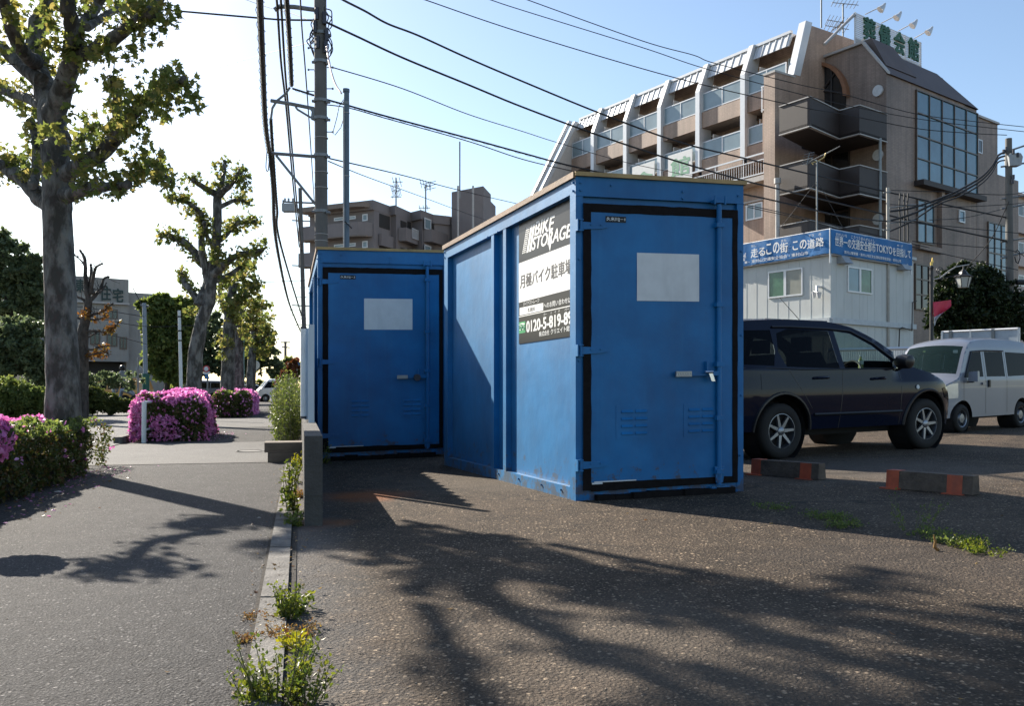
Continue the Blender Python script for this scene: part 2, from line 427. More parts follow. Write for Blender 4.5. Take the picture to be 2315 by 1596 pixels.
    h3 = mk(n, 'ShaderNodeMath', operation='MULTIPLY_ADD'); h3.inputs[1].default_value = 3.0; L(mid.outputs['Fac'], h3.inputs[0]); L(h2.outputs[0], h3.inputs[2])
    bp = mk(n, 'ShaderNodeBump', Strength=bump, Distance=0.9 / vscale); L(h3.outputs[0], bp.inputs['Height']); L(bp.outputs[0], b.inputs['Normal'])
    MATS[name] = m
    return m

# ------------------------------------------------------------------ ground
SX0, SXK = -0.167, -0.24                      # pavement edge: X = SX0 + SXK*Y
dS = Vector((SXK, 1, 0)).normalized()
nS = Vector((1, -SXK, 0)).normalized()        # to the right of the pavement direction
def SP(off, Y, z=0.0):                        # point at side offset from the pavement edge
    X = SX0 + SXK * Y + off
    return Vector((X, Y, gz(X) + z))
rust = G(830, 1120)
m_lot = asphalt('lot_asphalt', (0.030, 0.021, 0.0135), (0.105, 0.074, 0.049), (0.37, 0.28, 0.19), 70.0, 0.85, 1.0, cracks=True,
                patches=[(rust.x, rust.y, 0.45, (0.30, 0.10, 0.03), 0.85), (G(700, 1185).x, G(700, 1185).y, 0.28, (0.32, 0.12, 0.04), 0.8),
                         (-0.2, 8.6, 1.3, (0.13, 0.105, 0.08), 0.6), (3.6, 9.0, 1.6, (0.15, 0.13, 0.11), 0.55), (0.6, 3.0, 0.9, (0.15, 0.125, 0.1), 0.4), (2.0, 4.4, 0.9, (0.05, 0.042, 0.036), 0.5)],
                edge=(SX0 + 0.14, SXK, 0.30, (0.15, 0.145, 0.14)))
m_walk = asphalt('pavement_asphalt', (0.042, 0.039, 0.038), (0.066, 0.062, 0.060), (0.22, 0.205, 0.19), 95.0, 0.75, 1.0)
m_road = asphalt('road_asphalt', (0.11, 0.105, 0.105), (0.14, 0.135, 0.13), (0.25, 0.24, 0.23), 60.0, 0.5, 0.5)
m_conc = asphalt('old_concrete', (0.088, 0.084, 0.080), (0.122, 0.116, 0.108), (0.19, 0.18, 0.17), 120.0, 0.5, 0.4)

def sheet(name, pts, m, kind='structure', dz=0.0):
    mb = MB()
    mb.add([(p[0], p[1], gz(p[0]) + dz) for p in pts], [tuple(range(len(pts)))])
    o = mb.build(name, m)
    return tag(o, kind=kind)
# one sheet to the horizon, bent where the slope levels out
mb = MB()
xs = [-1500, -14.0, -6, 0, 6, 12.0, 1500]
ys = [-30, 5, 15, 40, 1800]
vs = [(x, y, gz(x)) for y in ys for x in xs]
fs = []
for j in range(len(ys) - 1):
    for i in range(len(xs) - 1):
        a = j * len(xs) + i
        fs.append((a, a + 1, a + 1 + len(xs), a + len(xs)))
mb.add(vs, fs)
tag(mb.build('ground', m_lot), kind='structure')
def strip(name, o0, o1, y0, y1, m, dz):
    n = 12; mb = MB(); vs = []; fs = []
    for i in range(n + 1):
        Y = lerp(y0, y1, (i / n) ** 2)
        for o_ in (o0, o1):
            vs.append(tuple(SP(o_, Y, dz)))
    for i in range(n): fs.append((2 * i, 2 * i + 1, 2 * i + 3, 2 * i + 2))
    mb.add(vs, fs)
    return tag(mb.build(name, m), kind='structure')
strip('pavement', -3.05, 0.0, -6, 75, m_walk, 0.004)
strip('road', -12.0, -3.2, -10, 140, m_road, 0.004)
m_dirt = mat('joint_dirt', (0.030, 0.024, 0.018), 1.0, var=0.5, scale=30, bump=1.0, bscale=60)
strip('joint_dirt', -0.018, 0.0, -6, 40, m_dirt, 0.008)
strip('joint_dirt', 0.115, 0.150, -6, 40, m_dirt, 0.006)
# kerb stones in the pavement edge: gently uneven blocks
m_kerb = mat('kerb_concrete', (0.135, 0.125, 0.112), 0.9, var=0.45, scale=9, bump=1.0, bscale=70, grime=0.9)
mb = MB()
Y = -1.0
while Y < 40:
    L_ = 0.598
    a = SP(0.0, Y, -0.05); b_ = SP(0.115, Y, -0.05); c = SP(0.115, Y + L_ - 0.008, -0.05); d = SP(0.0, Y + L_ - 0.008, -0.05)
    h = 0.070 + U(-0.003, 0.004)
    up = Vector((0, 0, h)); t = Vector((0, 0, U(-0.002, 0.002)))
    mb.hexa([a, b_, c, d, a + up, b_ + up + t, c + up + t, d + up])
    Y += 0.6
tag(mb.build('kerb_stones', m_kerb), kind='structure')
mb = MB()   # road kerb beyond the hedges
Y = -4.0
while Y < 70:
    L_ = 0.99
    z = 0.13
    if 10.9 < Y < 15.2: z = 0.02
    a = SP(-3.20, Y, -0.05); b_ = SP(-3.05, Y, -0.05); c = SP(-3.05, Y + L_, -0.05); d = SP(-3.20, Y + L_, -0.05)
    up = Vector((0, 0, z + 0.05))
    mb.hexa([a, b_, c, d, a + up, b_ + up, c + up, d + up]); Y += 1.0
tag(mb.build('road_kerb', m_kerb), kind='structure')
# lighter concrete crossings over the pavement
strip('driveway_crossing', -3.04, -0.02, 11.2, 15.8, m_conc, 0.009)
strip('far_crossing', -3.04, -0.02, 22.5, 30.0, m_conc, 0.009)
# iron cover in the crossing
mb = MB()
c0 = G(565, 1022); mb.cyl(c0 + Vector((0, 0, 0.005)), c0 + Vector((0, 0, 0.016)), 0.16, 24)
mb.tube([c0 + Vector((0.2 * cos(a * pi / 12), 0.2 * sin(a * pi / 12), 0.012)) for a in range(25)], 0.008, 6)
tag(mb.build('valve_cover', mat('iron', (0.12, 0.11, 0.10), 0.7, 0.3)), 'small round iron cover set in the pale concrete crossing', 'cover')
# ------------------------------------------------------------------ storage containers
m_blue = mat('blue_paint', (0.0005, 0.115, 0.32), 0.46, var=0.25, scale=1.6, bump=0.25, bscale=9, c2=(0.002, 0.155, 0.395), spec=0.35, grime=0.12)
def wear(m):
    n = m.node_tree; b = n.nodes['Principled BSDF']; L = n.links.new
    b.inputs['Sheen Weight'].default_value = 0.14; b.inputs['Sheen Roughness'].default_value = 0.45; b.inputs['Sheen Tint'].default_value = (0.6, 0.9, 1.0, 1)
    src = b.inputs['Base Color'].links[0].from_socket
    geo = mk(n, 'ShaderNodeNewGeometry'); sx = mk(n, 'ShaderNodeSeparateXYZ'); L(geo.outputs['Position'], sx.inputs[0])
    # splashed dirt and rust low down, broken up by noise
    nz = mk(n, 'ShaderNodeTexNoise', Scale=9.0, Detail=9.0, Roughness=0.75); L(geo.outputs['Position'], nz.inputs['Vector'])
    lo = mk(n, 'ShaderNodeMapRange'); lo.inputs['From Min'].default_value = 0.0; lo.inputs['From Max'].default_value = 0.45; lo.inputs['To Min'].default_value = 0.22; lo.inputs['To Max'].default_value = 0.0; L(sx.outputs[2], lo.inputs['Value'])
    ad = mk(n, 'ShaderNodeMath', operation='ADD'); L(nz.outputs['Fac'], ad.inputs[0]); L(lo.outputs[0], ad.inputs[1])
    r1 = mk(n, 'ShaderNodeMapRange'); r1.inputs['From Min'].default_value = 0.66; r1.inputs['From Max'].default_value = 0.74; r1.inputs['To Max'].default_value = 0.75; L(ad.outputs[0], r1.inputs['Value'])
    m1 = mk(n, 'ShaderNodeMix', data_type='RGBA'); m1.inputs['B'].default_value = (0.06, 0.045, 0.04, 1); L(r1.outputs[0], m1.inputs['Factor']); L(src, m1.inputs['A'])
    # faint vertical run marks, paler chalky paint
    mp = mk(n, 'ShaderNodeMapping'); mp.inputs['Scale'].default_value = (22, 22, 0.9); L(geo.outputs['Position'], mp.inputs['Vector'])
    n2 = mk(n, 'ShaderNodeTexNoise', Scale=1.0, Detail=5.0, Roughness=0.6); L(mp.outputs[0], n2.inputs['Vector'])
    r2 = mk(n, 'ShaderNodeMapRange'); r2.inputs['From Min'].default_value = 0.56; r2.inputs['From Max'].default_value = 0.78; r2.inputs['To Max'].default_value = 0.16; L(n2.outputs['Fac'], r2.inputs['Value'])
    m2 = mk(n, 'ShaderNodeMix', data_type='RGBA'); m2.inputs['B'].default_value = (0.03, 0.22, 0.42, 1); L(r2.outputs[0], m2.inputs['Factor']); L(m1.outputs['Result'], m2.inputs['A'])
    # scratches and chips
    vo = mk(n, 'ShaderNodeTexVoronoi', Scale=7.0); mp3 = mk(n, 'ShaderNodeMapping'); mp3.inputs['Scale'].default_value = (1, 1, 5); mp3.inputs['Rotation'].default_value = (0.3, 0.4, 0.2); L(geo.outputs['Position'], mp3.inputs['Vector']); L(mp3.outputs[0], vo.inputs['Vector'])
    r3 = mk(n, 'ShaderNodeMapRange'); r3.inputs['From Min'].default_value = 0.03; r3.inputs['From Max'].default_value = 0.06; r3.inputs['To Min'].default_value = 0.7; r3.inputs['To Max'].default_value = 0; L(vo.outputs['Distance'], r3.inputs['Value'])
    m3 = mk(n, 'ShaderNodeMix', data_type='RGBA'); m3.inputs['B'].default_value = (0.02, 0.025, 0.04, 1); L(r3.outputs[0], m3.inputs['Factor']); L(m2.outputs['Result'], m3.inputs['A'])
    L(m3.outputs['Result'], b.inputs['Base Color'])
    # broad dents in the sheet
    dn = mk(n, 'ShaderNodeTexNoise', Scale=2.6, Detail=2.0); L(geo.outputs['Position'], dn.inputs['Vector'])
    bp = mk(n, 'ShaderNodeBump', Strength=0.12, Distance=0.05); L(dn.outputs['Fac'], bp.inputs['Height'])
    old = b.inputs['Normal'].links[0].from_node; L(bp.outputs[0], old.inputs['Normal'])
wear(m_blue)
m_black = mat('black_tape', (0.010, 0.008, 0.008), 0.8, spec=0.12, var=0.3, scale=20, bump=0.5, bscale=25)
m_gold = mat('roof_edge_timber', (0.34, 0.22, 0.08), 0.5, var=0.3, scale=5, bump=0.3, bscale=30)
m_brownedge = mat('weathered_edge', (0.20, 0.125, 0.075), 0.7, var=0.3, scale=6, bump=0.3)
m_roofgray = mat('roof_sheet', (0.10, 0.09, 0.08), 0.7)
m_paper = mat('faded_paper', (0.62, 0.63, 0.63), 0.7, var=0.06, scale=9, bump=0.15, bscale=12, grime=0.12)
m_white = mat('white_print', (0.80, 0.80, 0.78), 0.5, var=0.04)
m_inkblack = mat('black_print', (0.012, 0.012, 0.013), 0.3, var=0.1, spec=0.18)
m_ink = mat('dark_ink', (0.03, 0.03, 0.035), 0.5, var=0.1)
m_greenp = mat('green_print', (0.02, 0.30, 0.10), 0.4, var=0.05)
m_steel = mat('dull_steel', (0.35, 0.36, 0.36), 0.4, 0.8)
m_chrome = mat('bright_steel', (0.6, 0.62, 0.65), 0.25, 1.0)
m_darksteel = mat('dark_steel', (0.06, 0.06, 0.07), 0.5, 0.6)

V0 = Vector((1.428, 0.436, 0)); U0 = Vector((-1.296, 3.486, 0))
HB = 2.559

def container(base, vv, uu, lift, tagtxt, label, poster, hs=1.0):
    W, Ln = vv.length, uu.length
    v, u = vv.normalized(), uu.normalized()
    def T(a, b, z):               # local -> world (a across front, b depth, z up)
        p = base + v * a + u * b
        return Vector((p.x, p.y, gz(p.x) + z * hs + lift))
    root = empty('storage_container', T(0, 0, 0), label, 'container', 'blue bike storage containers')
    def bx(mb, a0, a1, b0, b1, z0, z1):
        mb.hexa([T(a0, b0, z0), T(a1, b0, z0), T(a1, b1, z0), T(a0, b1, z0), T(a0, b0, z1), T(a1, b0, z1), T(a1, b1, z1), T(a0, b1, z1)])
    rc = 0.06
    # shell with recessed side panels
    mb = MB(); bx(mb, rc, W - rc, 0.03, Ln - 0.02, 0.03, HB - 0.03)
    mb.build('wall_panel', m_blue, root)
    # frame: posts, rails, ribs
    mb = MB()
    def fr(a0, a1, b0, b1, z0, z1): bx(mb, a0, a1, b0, b1, z0, z1)
    tr = 0.135
    for (a0, a1) in ((0, 0.06), (W - 0.06, W)):
        side_l = a0 == 0
        fr(a0, a1, 0.0, 0.109, 0.0, HB)                 # front post
        fr(a0, a1, Ln - 0.14, Ln, 0.0, HB)              # back post
        fr(a0 + (0 if side_l else 0.004), a1 - (0.004 if side_l else 0), 0.109, Ln - 0.14, HB - tr, HB)
        fr(a0 + (0 if side_l else 0.004), a1 - (0.004 if side_l else 0), 0.109, Ln - 0.14, 0.0, 0.10)
    ribs = [1.65, 2.0]
    for rb in ribs:
        fr(0.004, rc, rb - 0.04, rb + 0.04, 0.10, HB - tr)
        fr(W - rc, W - 0.004, rb - 0.04, rb + 0.04, 0.10, HB - tr)
    fr(0.06, W - 0.06, 0.0, 0.05, HB - 0.155, HB)      # front header
    fr(0.06, W - 0.06, 0.004, 0.05, 0.0, 0.075)
    fr(0.06, W - 0.06, Ln - 0.05, Ln, HB - tr, HB); fr(0.06, W - 0.06, Ln - 0.05, Ln, 0.0, 0.1)
    mb.build('frame', m_blue, root)
    # a seam lip under the header
    mb = MB(); bx(mb, 0.0, W, -0.004, 0.0, HB - 0.165, HB - 0.155); mb.build('seam_lip', m_blue, root)
    for (a, z) in ((0.04, 2.50), (0.04, 2.44), (0.30, 2.49), (0.93, 2.47), (W - 0.05, 2.46), (0.03, 1.9), (0.03, 1.1), (W - 0.02, 2.0), (W - 0.02, 1.3), (W - 0.02, 0.8), (W - 0.03, 0.3), (0.93, 2.415)):
        mb = MB(); mb.cyl(T(a, -0.012, z), T(a, 0.0, z), 0.009, 6); mb.build('bolt', m_blue, root)
    for (b, z) in ((0.04, 2.505), (0.04, 2.44), (Ln - 0.03, 2.50), (Ln - 0.03, 2.44), (1.82, 2.42), (2.12, 2.42), (0.7, 0.06), (1.8, 0.06), (2.6, 0.06), (1.25, 0.06), (0.28, 0.06)):
        mb = MB(); mb.cyl(T(-0.014, b, z), T(0.0, b, z), 0.009, 6); mb.build('bolt', m_blue, root)
    # roof with timber edge
    mb = MB(); mb.cur = 0
    bx(mb, 0.0, W + 0.01, 0.0, Ln, HB, HB + 0.020)
    mb.cur = 1; bx(mb, -0.012, W + 0.02, -0.022, -0.001, HB - 0.008, HB + 0.024)
    bx(mb, -0.012, W * 0.49, -0.028, -0.0225, HB - 0.010, HB + 0.018)
    mb.cur = 2; bx(mb, -0.022, -0.0005, -0.001, Ln + 0.01, HB - 0.022, HB + 0.026)
    bx(mb, W + 0.011, W + 0.02, -0.001, Ln + 0.01, HB - 0.01, HB + 0.026)
    mb.build('roof', [m_roofgray, m_gold, m_brownedge], root)
    # door leaf
    sx = W / 1.493
    d0, d1, dz0, dz1 = 0.058 * sx, 1.425 * sx, 0.085, 2.335
    mb = MB(); bx(mb, d0, d1, -0.014, -0.0005, dz0, dz1)
    door = mb.build('door', m_blue, root)
    # black tape round the leaf, edges a little uneven
    mb = MB()
    def tape(pts0, pts1, n=14):
        vs = []; fs = []
        for i in range(n + 1):
            t = i / n
            a = lerp(Vector(pts0[0]), Vector(pts0[1]), t); b = lerp(Vector(pts1[0]), Vector(pts1[1]), t)
            j = 0.004
            for q, y in ((a, -0.0185), (b, -0.0185), (b, -0.0142), (a, -0.0142)):
                vs.append(T(q.x + (U(-j, j) if y < -0.015 and 0 < i < n else 0), y, q.y + (U(-j, j) if y < -0.015 and 0 < i < n else 0)))
        for i in range(n):
            k = 4 * i
            for q in range(4): fs.append((k + q, k + (q + 1) % 4, k + 4 + (q + 1) % 4, k + 4 + q))
        fs.append((0, 3, 2, 1)); fs.append((4 * n, 4 * n + 1, 4 * n + 2, 4 * n + 3))
        mb.add(vs, fs)
    tw = 0.068
    A0, A1, Z0, Z1 = d0 - 0.003, d1 + 0.003, dz0 - 0.004, dz1 + 0.003
    tape(((A0, Z0), (A0, Z1 - 0.001)), ((A0 + tw, Z0), (A0 + tw, Z1 - 0.001)), 22)
    tape(((A1 - tw * 0.72, Z0), (A1 - tw * 0.72, Z1)), ((A1, Z0), (A1, Z1)), 22)
    tape(((A0 + tw, Z1 - tw), (A1 - tw * 0.72, Z1 - tw)), ((A0 + tw, Z1), (A1 - tw * 0.72, Z1)), 18)
    tape(((A0 + tw, Z0 - 0.012), (A1 - tw * 0.72, Z0)), ((A0 + tw, Z0 + tw * 0.85), (A1 - tw * 0.72, Z0 + tw * 0.75)), 18)
    mb.build('edge_tape', m_black, door, fix=True)
    # torn pale strip at the foot of the door
    mb = MB(); bx(mb, d0 + 0.09, d0 + 0.45 * sx, -0.021, -0.0187, 0.138, 0.147)
    bx(mb, d0 + 0.07, d0 + 0.16, -0.021, -0.0187, 0.125, 0.1375)
    mb.build('torn_tape', m_paper, door)
    # hinges
    for z in (2.16, 1.18, 0.28):
        mb = MB()
        bx(mb, 0.0, 0.045, -0.05, -0.005, z - 0.045, z - 0.037); bx(mb, 0.0, 0.045, -0.05, -0.005, z + 0.037, z + 0.045)
        bx(mb, -0.006, 0.004, -0.05, -0.005, z - 0.045, z + 0.045)
        mb.cyl(T(0.028, -0.035, z - 0.05), T(0.028, -0.035, z + 0.05), 0.012, 10)
        o = T(0.045, -0.028, z)
        pts = [T(0.045, -0.026, z - 0.03), T(0.20, -0.026, z - 0.022), T(0.262, -0.026, z - 0.008), T(0.262, -0.026, z + 0.008), T(0.20, -0.026, z + 0.022), T(0.045, -0.026, z + 0.03)]
        mb.prism(pts, u * 0.012)
        for a in (0.12, 0.2): mb.cyl(T(a, -0.034, z + 0.008), T(a, -0.02, z + 0.008), 0.008, 6)
        mb.build('hinge', m_blue, root, fix=True)
    # lock bar with keepers
    ab = 1.24 * sx
    mb = MB(); mb.cyl(T(ab, -0.040, 0.07), T(ab, -0.040, 2.37), 0.021, 14)
    for z in (2.20, 1.55, 1.06, 0.62, 0.18):
        bx(mb, ab - 0.036, ab + 0.036, -0.066, -0.0145, z - 0.018, z + 0.018)
    bx(mb, ab - 0.05, ab + 0.04, -0.05, -0.0005, 2.385, 2.41)
    for a in (-0.045, 0.05): mb.cyl(T(ab + a, -0.05, 2.37), T(ab + a, -0.05, 2.44), 0.009, 8)
    bx(mb, ab - 0.075, ab + 0.10, -0.055, -0.0005, 0.035, 0.055)
    mb.prism([T(ab - 0.045, -0.05, 0.22), T(ab + 0.045, -0.05, 0.22), T(ab + 0.03, -0.05, 0.09), T(ab - 0.03, -0.05, 0.09)], u * 0.012)
    bar = mb.build('lock_bar', m_blue, root, smooth=True, angle=30, fix=True)
    # handle
    mb = MB(); zh = 0.985
    bx(mb, ab - 0.26, ab - 0.016, -0.058, -0.044, zh - 0.018, zh + 0.018)
    bx(mb, ab - 0.12, ab - 0.105, -0.052, -0.0145, zh - 0.02, zh + 0.10)
    hd = mb.build('handle', m_blue, root)
    mb = MB()
    bx(mb, ab - 0.40, ab - 0.262, -0.062, -0.040, zh - 0.022, zh + 0.020)
    for i in range(6):
        a = ab - 0.392 + i * 0.022
        mb.tube([T(a, -0.063, zh - 0.018), T(a + 0.018, -0.063, zh + 0.016)], 0.002, 4); mb.tube([T(a + 0.018, -0.063, zh - 0.018), T(a, -0.063, zh + 0.016)], 0.002, 4)
    mb.build('grip', m_steel, hd)
    mb = MB()
    if poster:
        mb.cyl(T(ab - 0.16, -0.09, zh + 0.012), T(ab - 0.09, -0.09, zh + 0.012), 0.012, 8)
        O = T(ab - 0.125, -0.085, zh + 0.012)
        mb.obox(O, v * 0.034 , u * 0.03, v * 0.028 + Vector((0, 0, -0.075)))
    else:
        mb.cyl(T(ab - 0.14, -0.10, zh - 0.01), T(ab - 0.14, -0.05, zh - 0.01), 0.045, 14)
    mb.build('padlock', m_chrome if poster else m_darksteel, hd)
    # vents
    for a in (0.335 * sx, 0.93 * sx):
        mb = MB(); z0 = 0.47
        bx(mb, a, a + 0.31, -0.0175, -0.0142, z0, z0 + 0.27)
        for r_ in range(4):
            for c_ in range(2):
                aa = a + 0.045 + c_ * 0.122; zz = z0 + 0.035 + r_ * 0.058
                # hooded louvre
                mb.hexa([T(aa, -0.018, zz), T(aa + 0.10, -0.018, zz), T(aa + 0.10, -0.0176, zz + 0.0), T(aa, -0.0176, zz),
                         T(aa, -0.030, zz + 0.004), T(aa + 0.10, -0.030, zz + 0.004), T(aa + 0.10, -0.0176, zz + 0.026), T(aa, -0.0176, zz + 0.026)])
        vt = mb.build('vent', m_blue, door)
        mb = MB()
        for r_ in range(4):
            for c_ in range(2):
                aa = a + 0.045 + c_ * 0.122; zz = z0 + 0.035 + r_ * 0.058
                bx(mb, aa + 0.004, aa + 0.096, -0.026, -0.0176, zz - 0.005, zz + 0.0008)
    # notice sheet
    mb = MB(); a0, a1, z0, z1 = 0.515 * sx, 1.07 * sx, 1.575, 1.96
    nn = 10; vs = []; fs = []
    for j in range(nn + 1):
        for i in range(nn + 1):
            s_, t_ = i / nn, j / nn
            vs.append(T(lerp(a0, a1, s_), -0.0165 - 0.0015 * sin(7 * s_ + 3 * t_) - 0.001, lerp(z0, z1, t_)))
    for j in range(nn):
        for i in range(nn):
            k = j * (nn + 1) + i; fs.append((k, k + 1, k + nn + 2, k + nn + 1))
    mb.add(vs, fs); mb.build('notice_sheet', m_paper, door, smooth=True)
    # name plate
    mb = MB(); a0, a1, z0, z1 = 0.245 * sx, 0.42 * sx, 2.195, 2.243
    bx(mb, a0, a1, -0.0172, -0.0142, z0, z1); pl = mb.build('name_plate', m_inkblack, door)
    mb = MB(); O = T(a0 + 0.008, -0.0178, z0 + 0.008)
    put_text(mb, tagtxt, O, T(a1 - 0.008, -0.0178, z0 + 0.008) - O, Vector((0, 0, 0.032)), bold=0.02)
    mb.build('lettering', m_white, pl)
    # dark rubber skirt lying at the threshold
    mb = MB()
    for i in range(8):
        a = d0 + 0.1 + i * 0.15 * sx
        mb.obox(T(a, -0.06 - 0.01 * (i % 3), 0.0 - lift * 0.9), v * 0.165 + u * U(-0.02, 0.02), u * 0.06, Vector((0, 0, 0.035 + 0.02 * R() + lift * 0.6)))
    mb.build('threshold_seal', m_black, root)
    if poster:
        # sign sheet fixed in the side bay; runs in behind the corner post
        pa = rc - 0.006
        Op = T(pa, 0, 0)
        def S(zx, zy, o=0.0012):       # measured on an enlarged crop of the sign
            s_, z_ = onplane(1150.5 + 0.2142 * zx, 447.8 + 0.2142 * zy, (Op.x, Op.y), (u.x, u.y))
            p = T(pa - o, s_, 0); return Vector((p.x, p.y, z_))
        b0, b1 = 0.075, onplane(1172.5, 600, (Op.x, Op.y), (u.x, u.y))[0]
        mb = MB(); bx(mb, pa, rc - 0.0005, b0, b1, 1.305, 2.42)
        ps = mb.build('sign_sheet', m_inkblack, root)
        def q4(mbx, pts, o=0.0012): mbx.add([S(x, y, o) for x, y in pts], [(0, 1, 2, 3)])
        def tx(mbx, s_, bl, br, h, bold=0.0, shear=0.0, o=0.0024):
            O = S(bl[0], bl[1], o); put_text(mbx, s_, O, S(br[0], br[1], o) - O, S(bl[0], bl[1] - h, o) - O, bold, shear)
        mb = MB()
        q4(mb, [(104, 1105), (645, 963), (645, 485), (104, 690)])
        q4(mb, [(112, 1240), (360, 1186), (362, 1105), (112, 1160)])
        q4(mb, [(104, 1259), (645, 1143), (645, 1133), (104, 1251)])
        tx(mb, 'BIKE', (270, 397), (482, 326), 138, 0.035, 0.3, 0.0012)
        tx(mb, 'STORAGE', (243, 550), (662, 404), 128, 0.035, 0.3, 0.0012)
        mb.add([S(408, 445, 0.0016), S(452, 432, 0.0016), S(432, 562, 0.0016)], [(0, 2, 1)])
        q4(mb, [(183, 578), (205, 570), (250, 283), (228, 292)]); q4(mb, [(212, 568), (233, 560), (276, 272), (255, 280)])
        for i in range(13):                            # tyre-tread marks
            for j in range(3):
                t_ = i / 13; x = 140 + 46 * t_ + j * 13; y = 590 - 285 * t_ - j * 5
                q4(mb, [(x, y), (x + 10, y - 9), (x + 10, y - 21), (x, y - 12)])
        mb.build('white_print', m_white, ps)
        def piece(nm, s_, mt, *a):
            mb = MB(); tx(mb, s_, *a); mb.build(nm, mt, ps)
        piece('small_lettering', 'バイクストレージ', m_white, (150, 1140), (320, 1098), 40, 0.012, 0, 0.0012)
        piece('enquiry_lettering', 'へのお問い合わせは', m_white, (366, 1166), (655, 1100), 58, 0.015, 0, 0.0012)
        for t_, xa, xb in (('ゴー', 365, 397), ('バ', 438, 452), ('イ', 480, 496), ('ク', 520, 536), ('バー', 588, 634)):
            piece('reading_lettering', t_, m_white, (xa, 1243 - (xa - 365) * 0.235), (xb, 1243 - (xb - 365) * 0.235), 26, 0.01, 0, 0.0012)
        piece('phone_lettering', '0120-5-819-89', m_white, (185, 1418), (664, 1322), 116, 0.05, 0, 0.0012)
        piece('firm_lettering', '株式会社', m_white, (318, 1464), (425, 1443), 54, 0.018, 0, 0.0012)
        piece('maker_lettering', 'クリエイト総', m_white, (440, 1441), (640, 1402), 58, 0.018, 0, 0.0012)
        piece('black_lettering', '月極バイク駐車場', m_ink, (119, 958), (668, 792), 140, 0.035)
        piece('place_lettering', '久米川', m_ink, (197, 1207), (270, 1190), 46, 0.012)
        mb = MB(); q4(mb, [(105, 1432), (172, 1418), (172, 1298), (105, 1312)]); gp = mb.build('green_patch', m_greenp, ps)
        mb = MB()
        for cxx in (123, 152):
            mb.tube([S(cxx + 11 * cos(a * pi / 8), 1372 + (123 - cxx) * 0.2 + 24 * sin(a * pi / 8), 0.003) for a in range(17)], 0.0026, 5)
        mb.tube([S(108, 1342, 0.003), S(138, 1326, 0.003), S(168, 1328, 0.003)], 0.0026, 5)
        mb.build('telephone_mark', m_white, ps)
    return root
C1 = Vector((0.499, 6.934, 0))
D1 = Vector(((718 - 1157) / 2000 * 11.3, 11.3, 0))
container(C1, V0, U0, 0.0, '久米川J－1', 'blue metal bike container nearer the camera with black and white sign on its lit side', True)
container(D1, V0 * 1.14, Vector((-0.249, 0.968, 0)) * 4.1, 0.03, '久米川J－2', 'blue metal bike container behind the low concrete wall, its side hidden by white panels', False, 1.05)

# ------------------------------------------------------------------ low wall and white panels
m_block = mat('block_wall', (0.070, 0.065, 0.058), 0.9, var=0.25, scale=5, bump=0.8, bscale=60, grime=0.5)
mb = MB()
Y0, Y1 = 5.89, 27.0
zt = 0.60
rows = 3
for r_ in range(rows):
    z0 = -0.1 if r_ == 0 else (zt * r_ / rows); z1 = zt * (r_ + 1) / rows - (0.006 if r_ < rows - 1 else 0)
    y = Y0
    while y < Y1:
        ln = 0.392
        a = SP(0.20, y, z0); b_ = SP(0.32, y, z0); c = SP(0.32, y + ln, z0); d = SP(0.20, y + ln, z0)
        up = Vector((0, 0, z1 - z0))
        mb.hexa([a, b_, c, d, a + up, b_ + up, c + up, d + up]); y += 0.4
wr = empty('block_wall', SP(0.25, Y0), 'low grey concrete block wall between pavement and car park', 'wall')
mb.build('block_course', m_block, wr)
mb = MB()
a = SP(0.205, Y0 + .004, -.1); b_ = SP(0.315, Y0 + .004, -.1); c = SP(0.315, Y1, -.1); d = SP(0.205, Y1, -.1); up = Vector((0, 0, zt + 0.095))
mb.hexa([a, b_, c, d, a + up, b_ + up, c + up, d + up]); mb.build('mortar', m_block, wr)
m_wpanel = mat('white_sheet_metal', (0.50, 0.56, 0.60), 0.45, var=0.08, scale=2, grime=0.2)
fr_ = empty('panel_fence', SP(0.24, 8.4, 0.6), 'tall corrugated white sheet metal fence standing on the low block wall', 'fence')
mb = MB()
y = 8.6; i = 0
prof = []
while y < 26:
    prof.append((0.215 if (i // 2) % 2 == 0 else 0.255, y)); y += 0.045 if i % 2 else 0.09; i += 1
vs = []; fs = []
for (o_, y) in prof:
    vs.append(tuple(SP(o_, y, 0.62))); vs.append(tuple(SP(o_, y, 1.52)))
n0 = len(vs)
for (o_, y) in prof:
    vs.append(tuple(SP(o_ + 0.008, y, 0.62))); vs.append(tuple(SP(o_ + 0.008, y, 1.52)))
for k in range(len(prof) - 1):
    q = 2 * k
    fs += [(q, q + 1, q + 3, q + 2), (n0 + q, n0 + q + 2, n0 + q + 3, n0 + q + 1), (q + 1, n0 + q + 1, n0 + q + 3, q + 3), (q, q + 2, n0 + q + 2, n0 + q)]
fs.append((0, n0, n0 + 1, 1))
mb.add(vs, fs); mb.build('corrugated_sheet', m_wpanel, fr_)
mb = MB()
mb.tube([SP(0.205, 8.5, 0.66), SP(0.205, 8.5, 1.50)], 0.028, 10)
mb.build('end_post', mat('post_white', (0.62, 0.66, 0.68), 0.4), fr_, smooth=True)
mb = MB(); a = SP(0.25, 8.35, 0.60)
mb.obox(a, nS * 0.055, dS * 0.05, (0, 0, 0.93)); mb.build('flat_post', m_wpanel, fr_)
mb = MB(); mb.tube([SP(0.205, 8.5, 0.635), SP(0.205, 8.5, 0.66)], 0.03, 10); mb.build('post_cap', m_darksteel, fr_)
mb = MB(); mb.tube([SP(0.205, 8.5, 1.50), SP(0.205, 8.5, 1.52)], 0.03, 10)
mb.build('post_cap', m_darksteel, fr_)

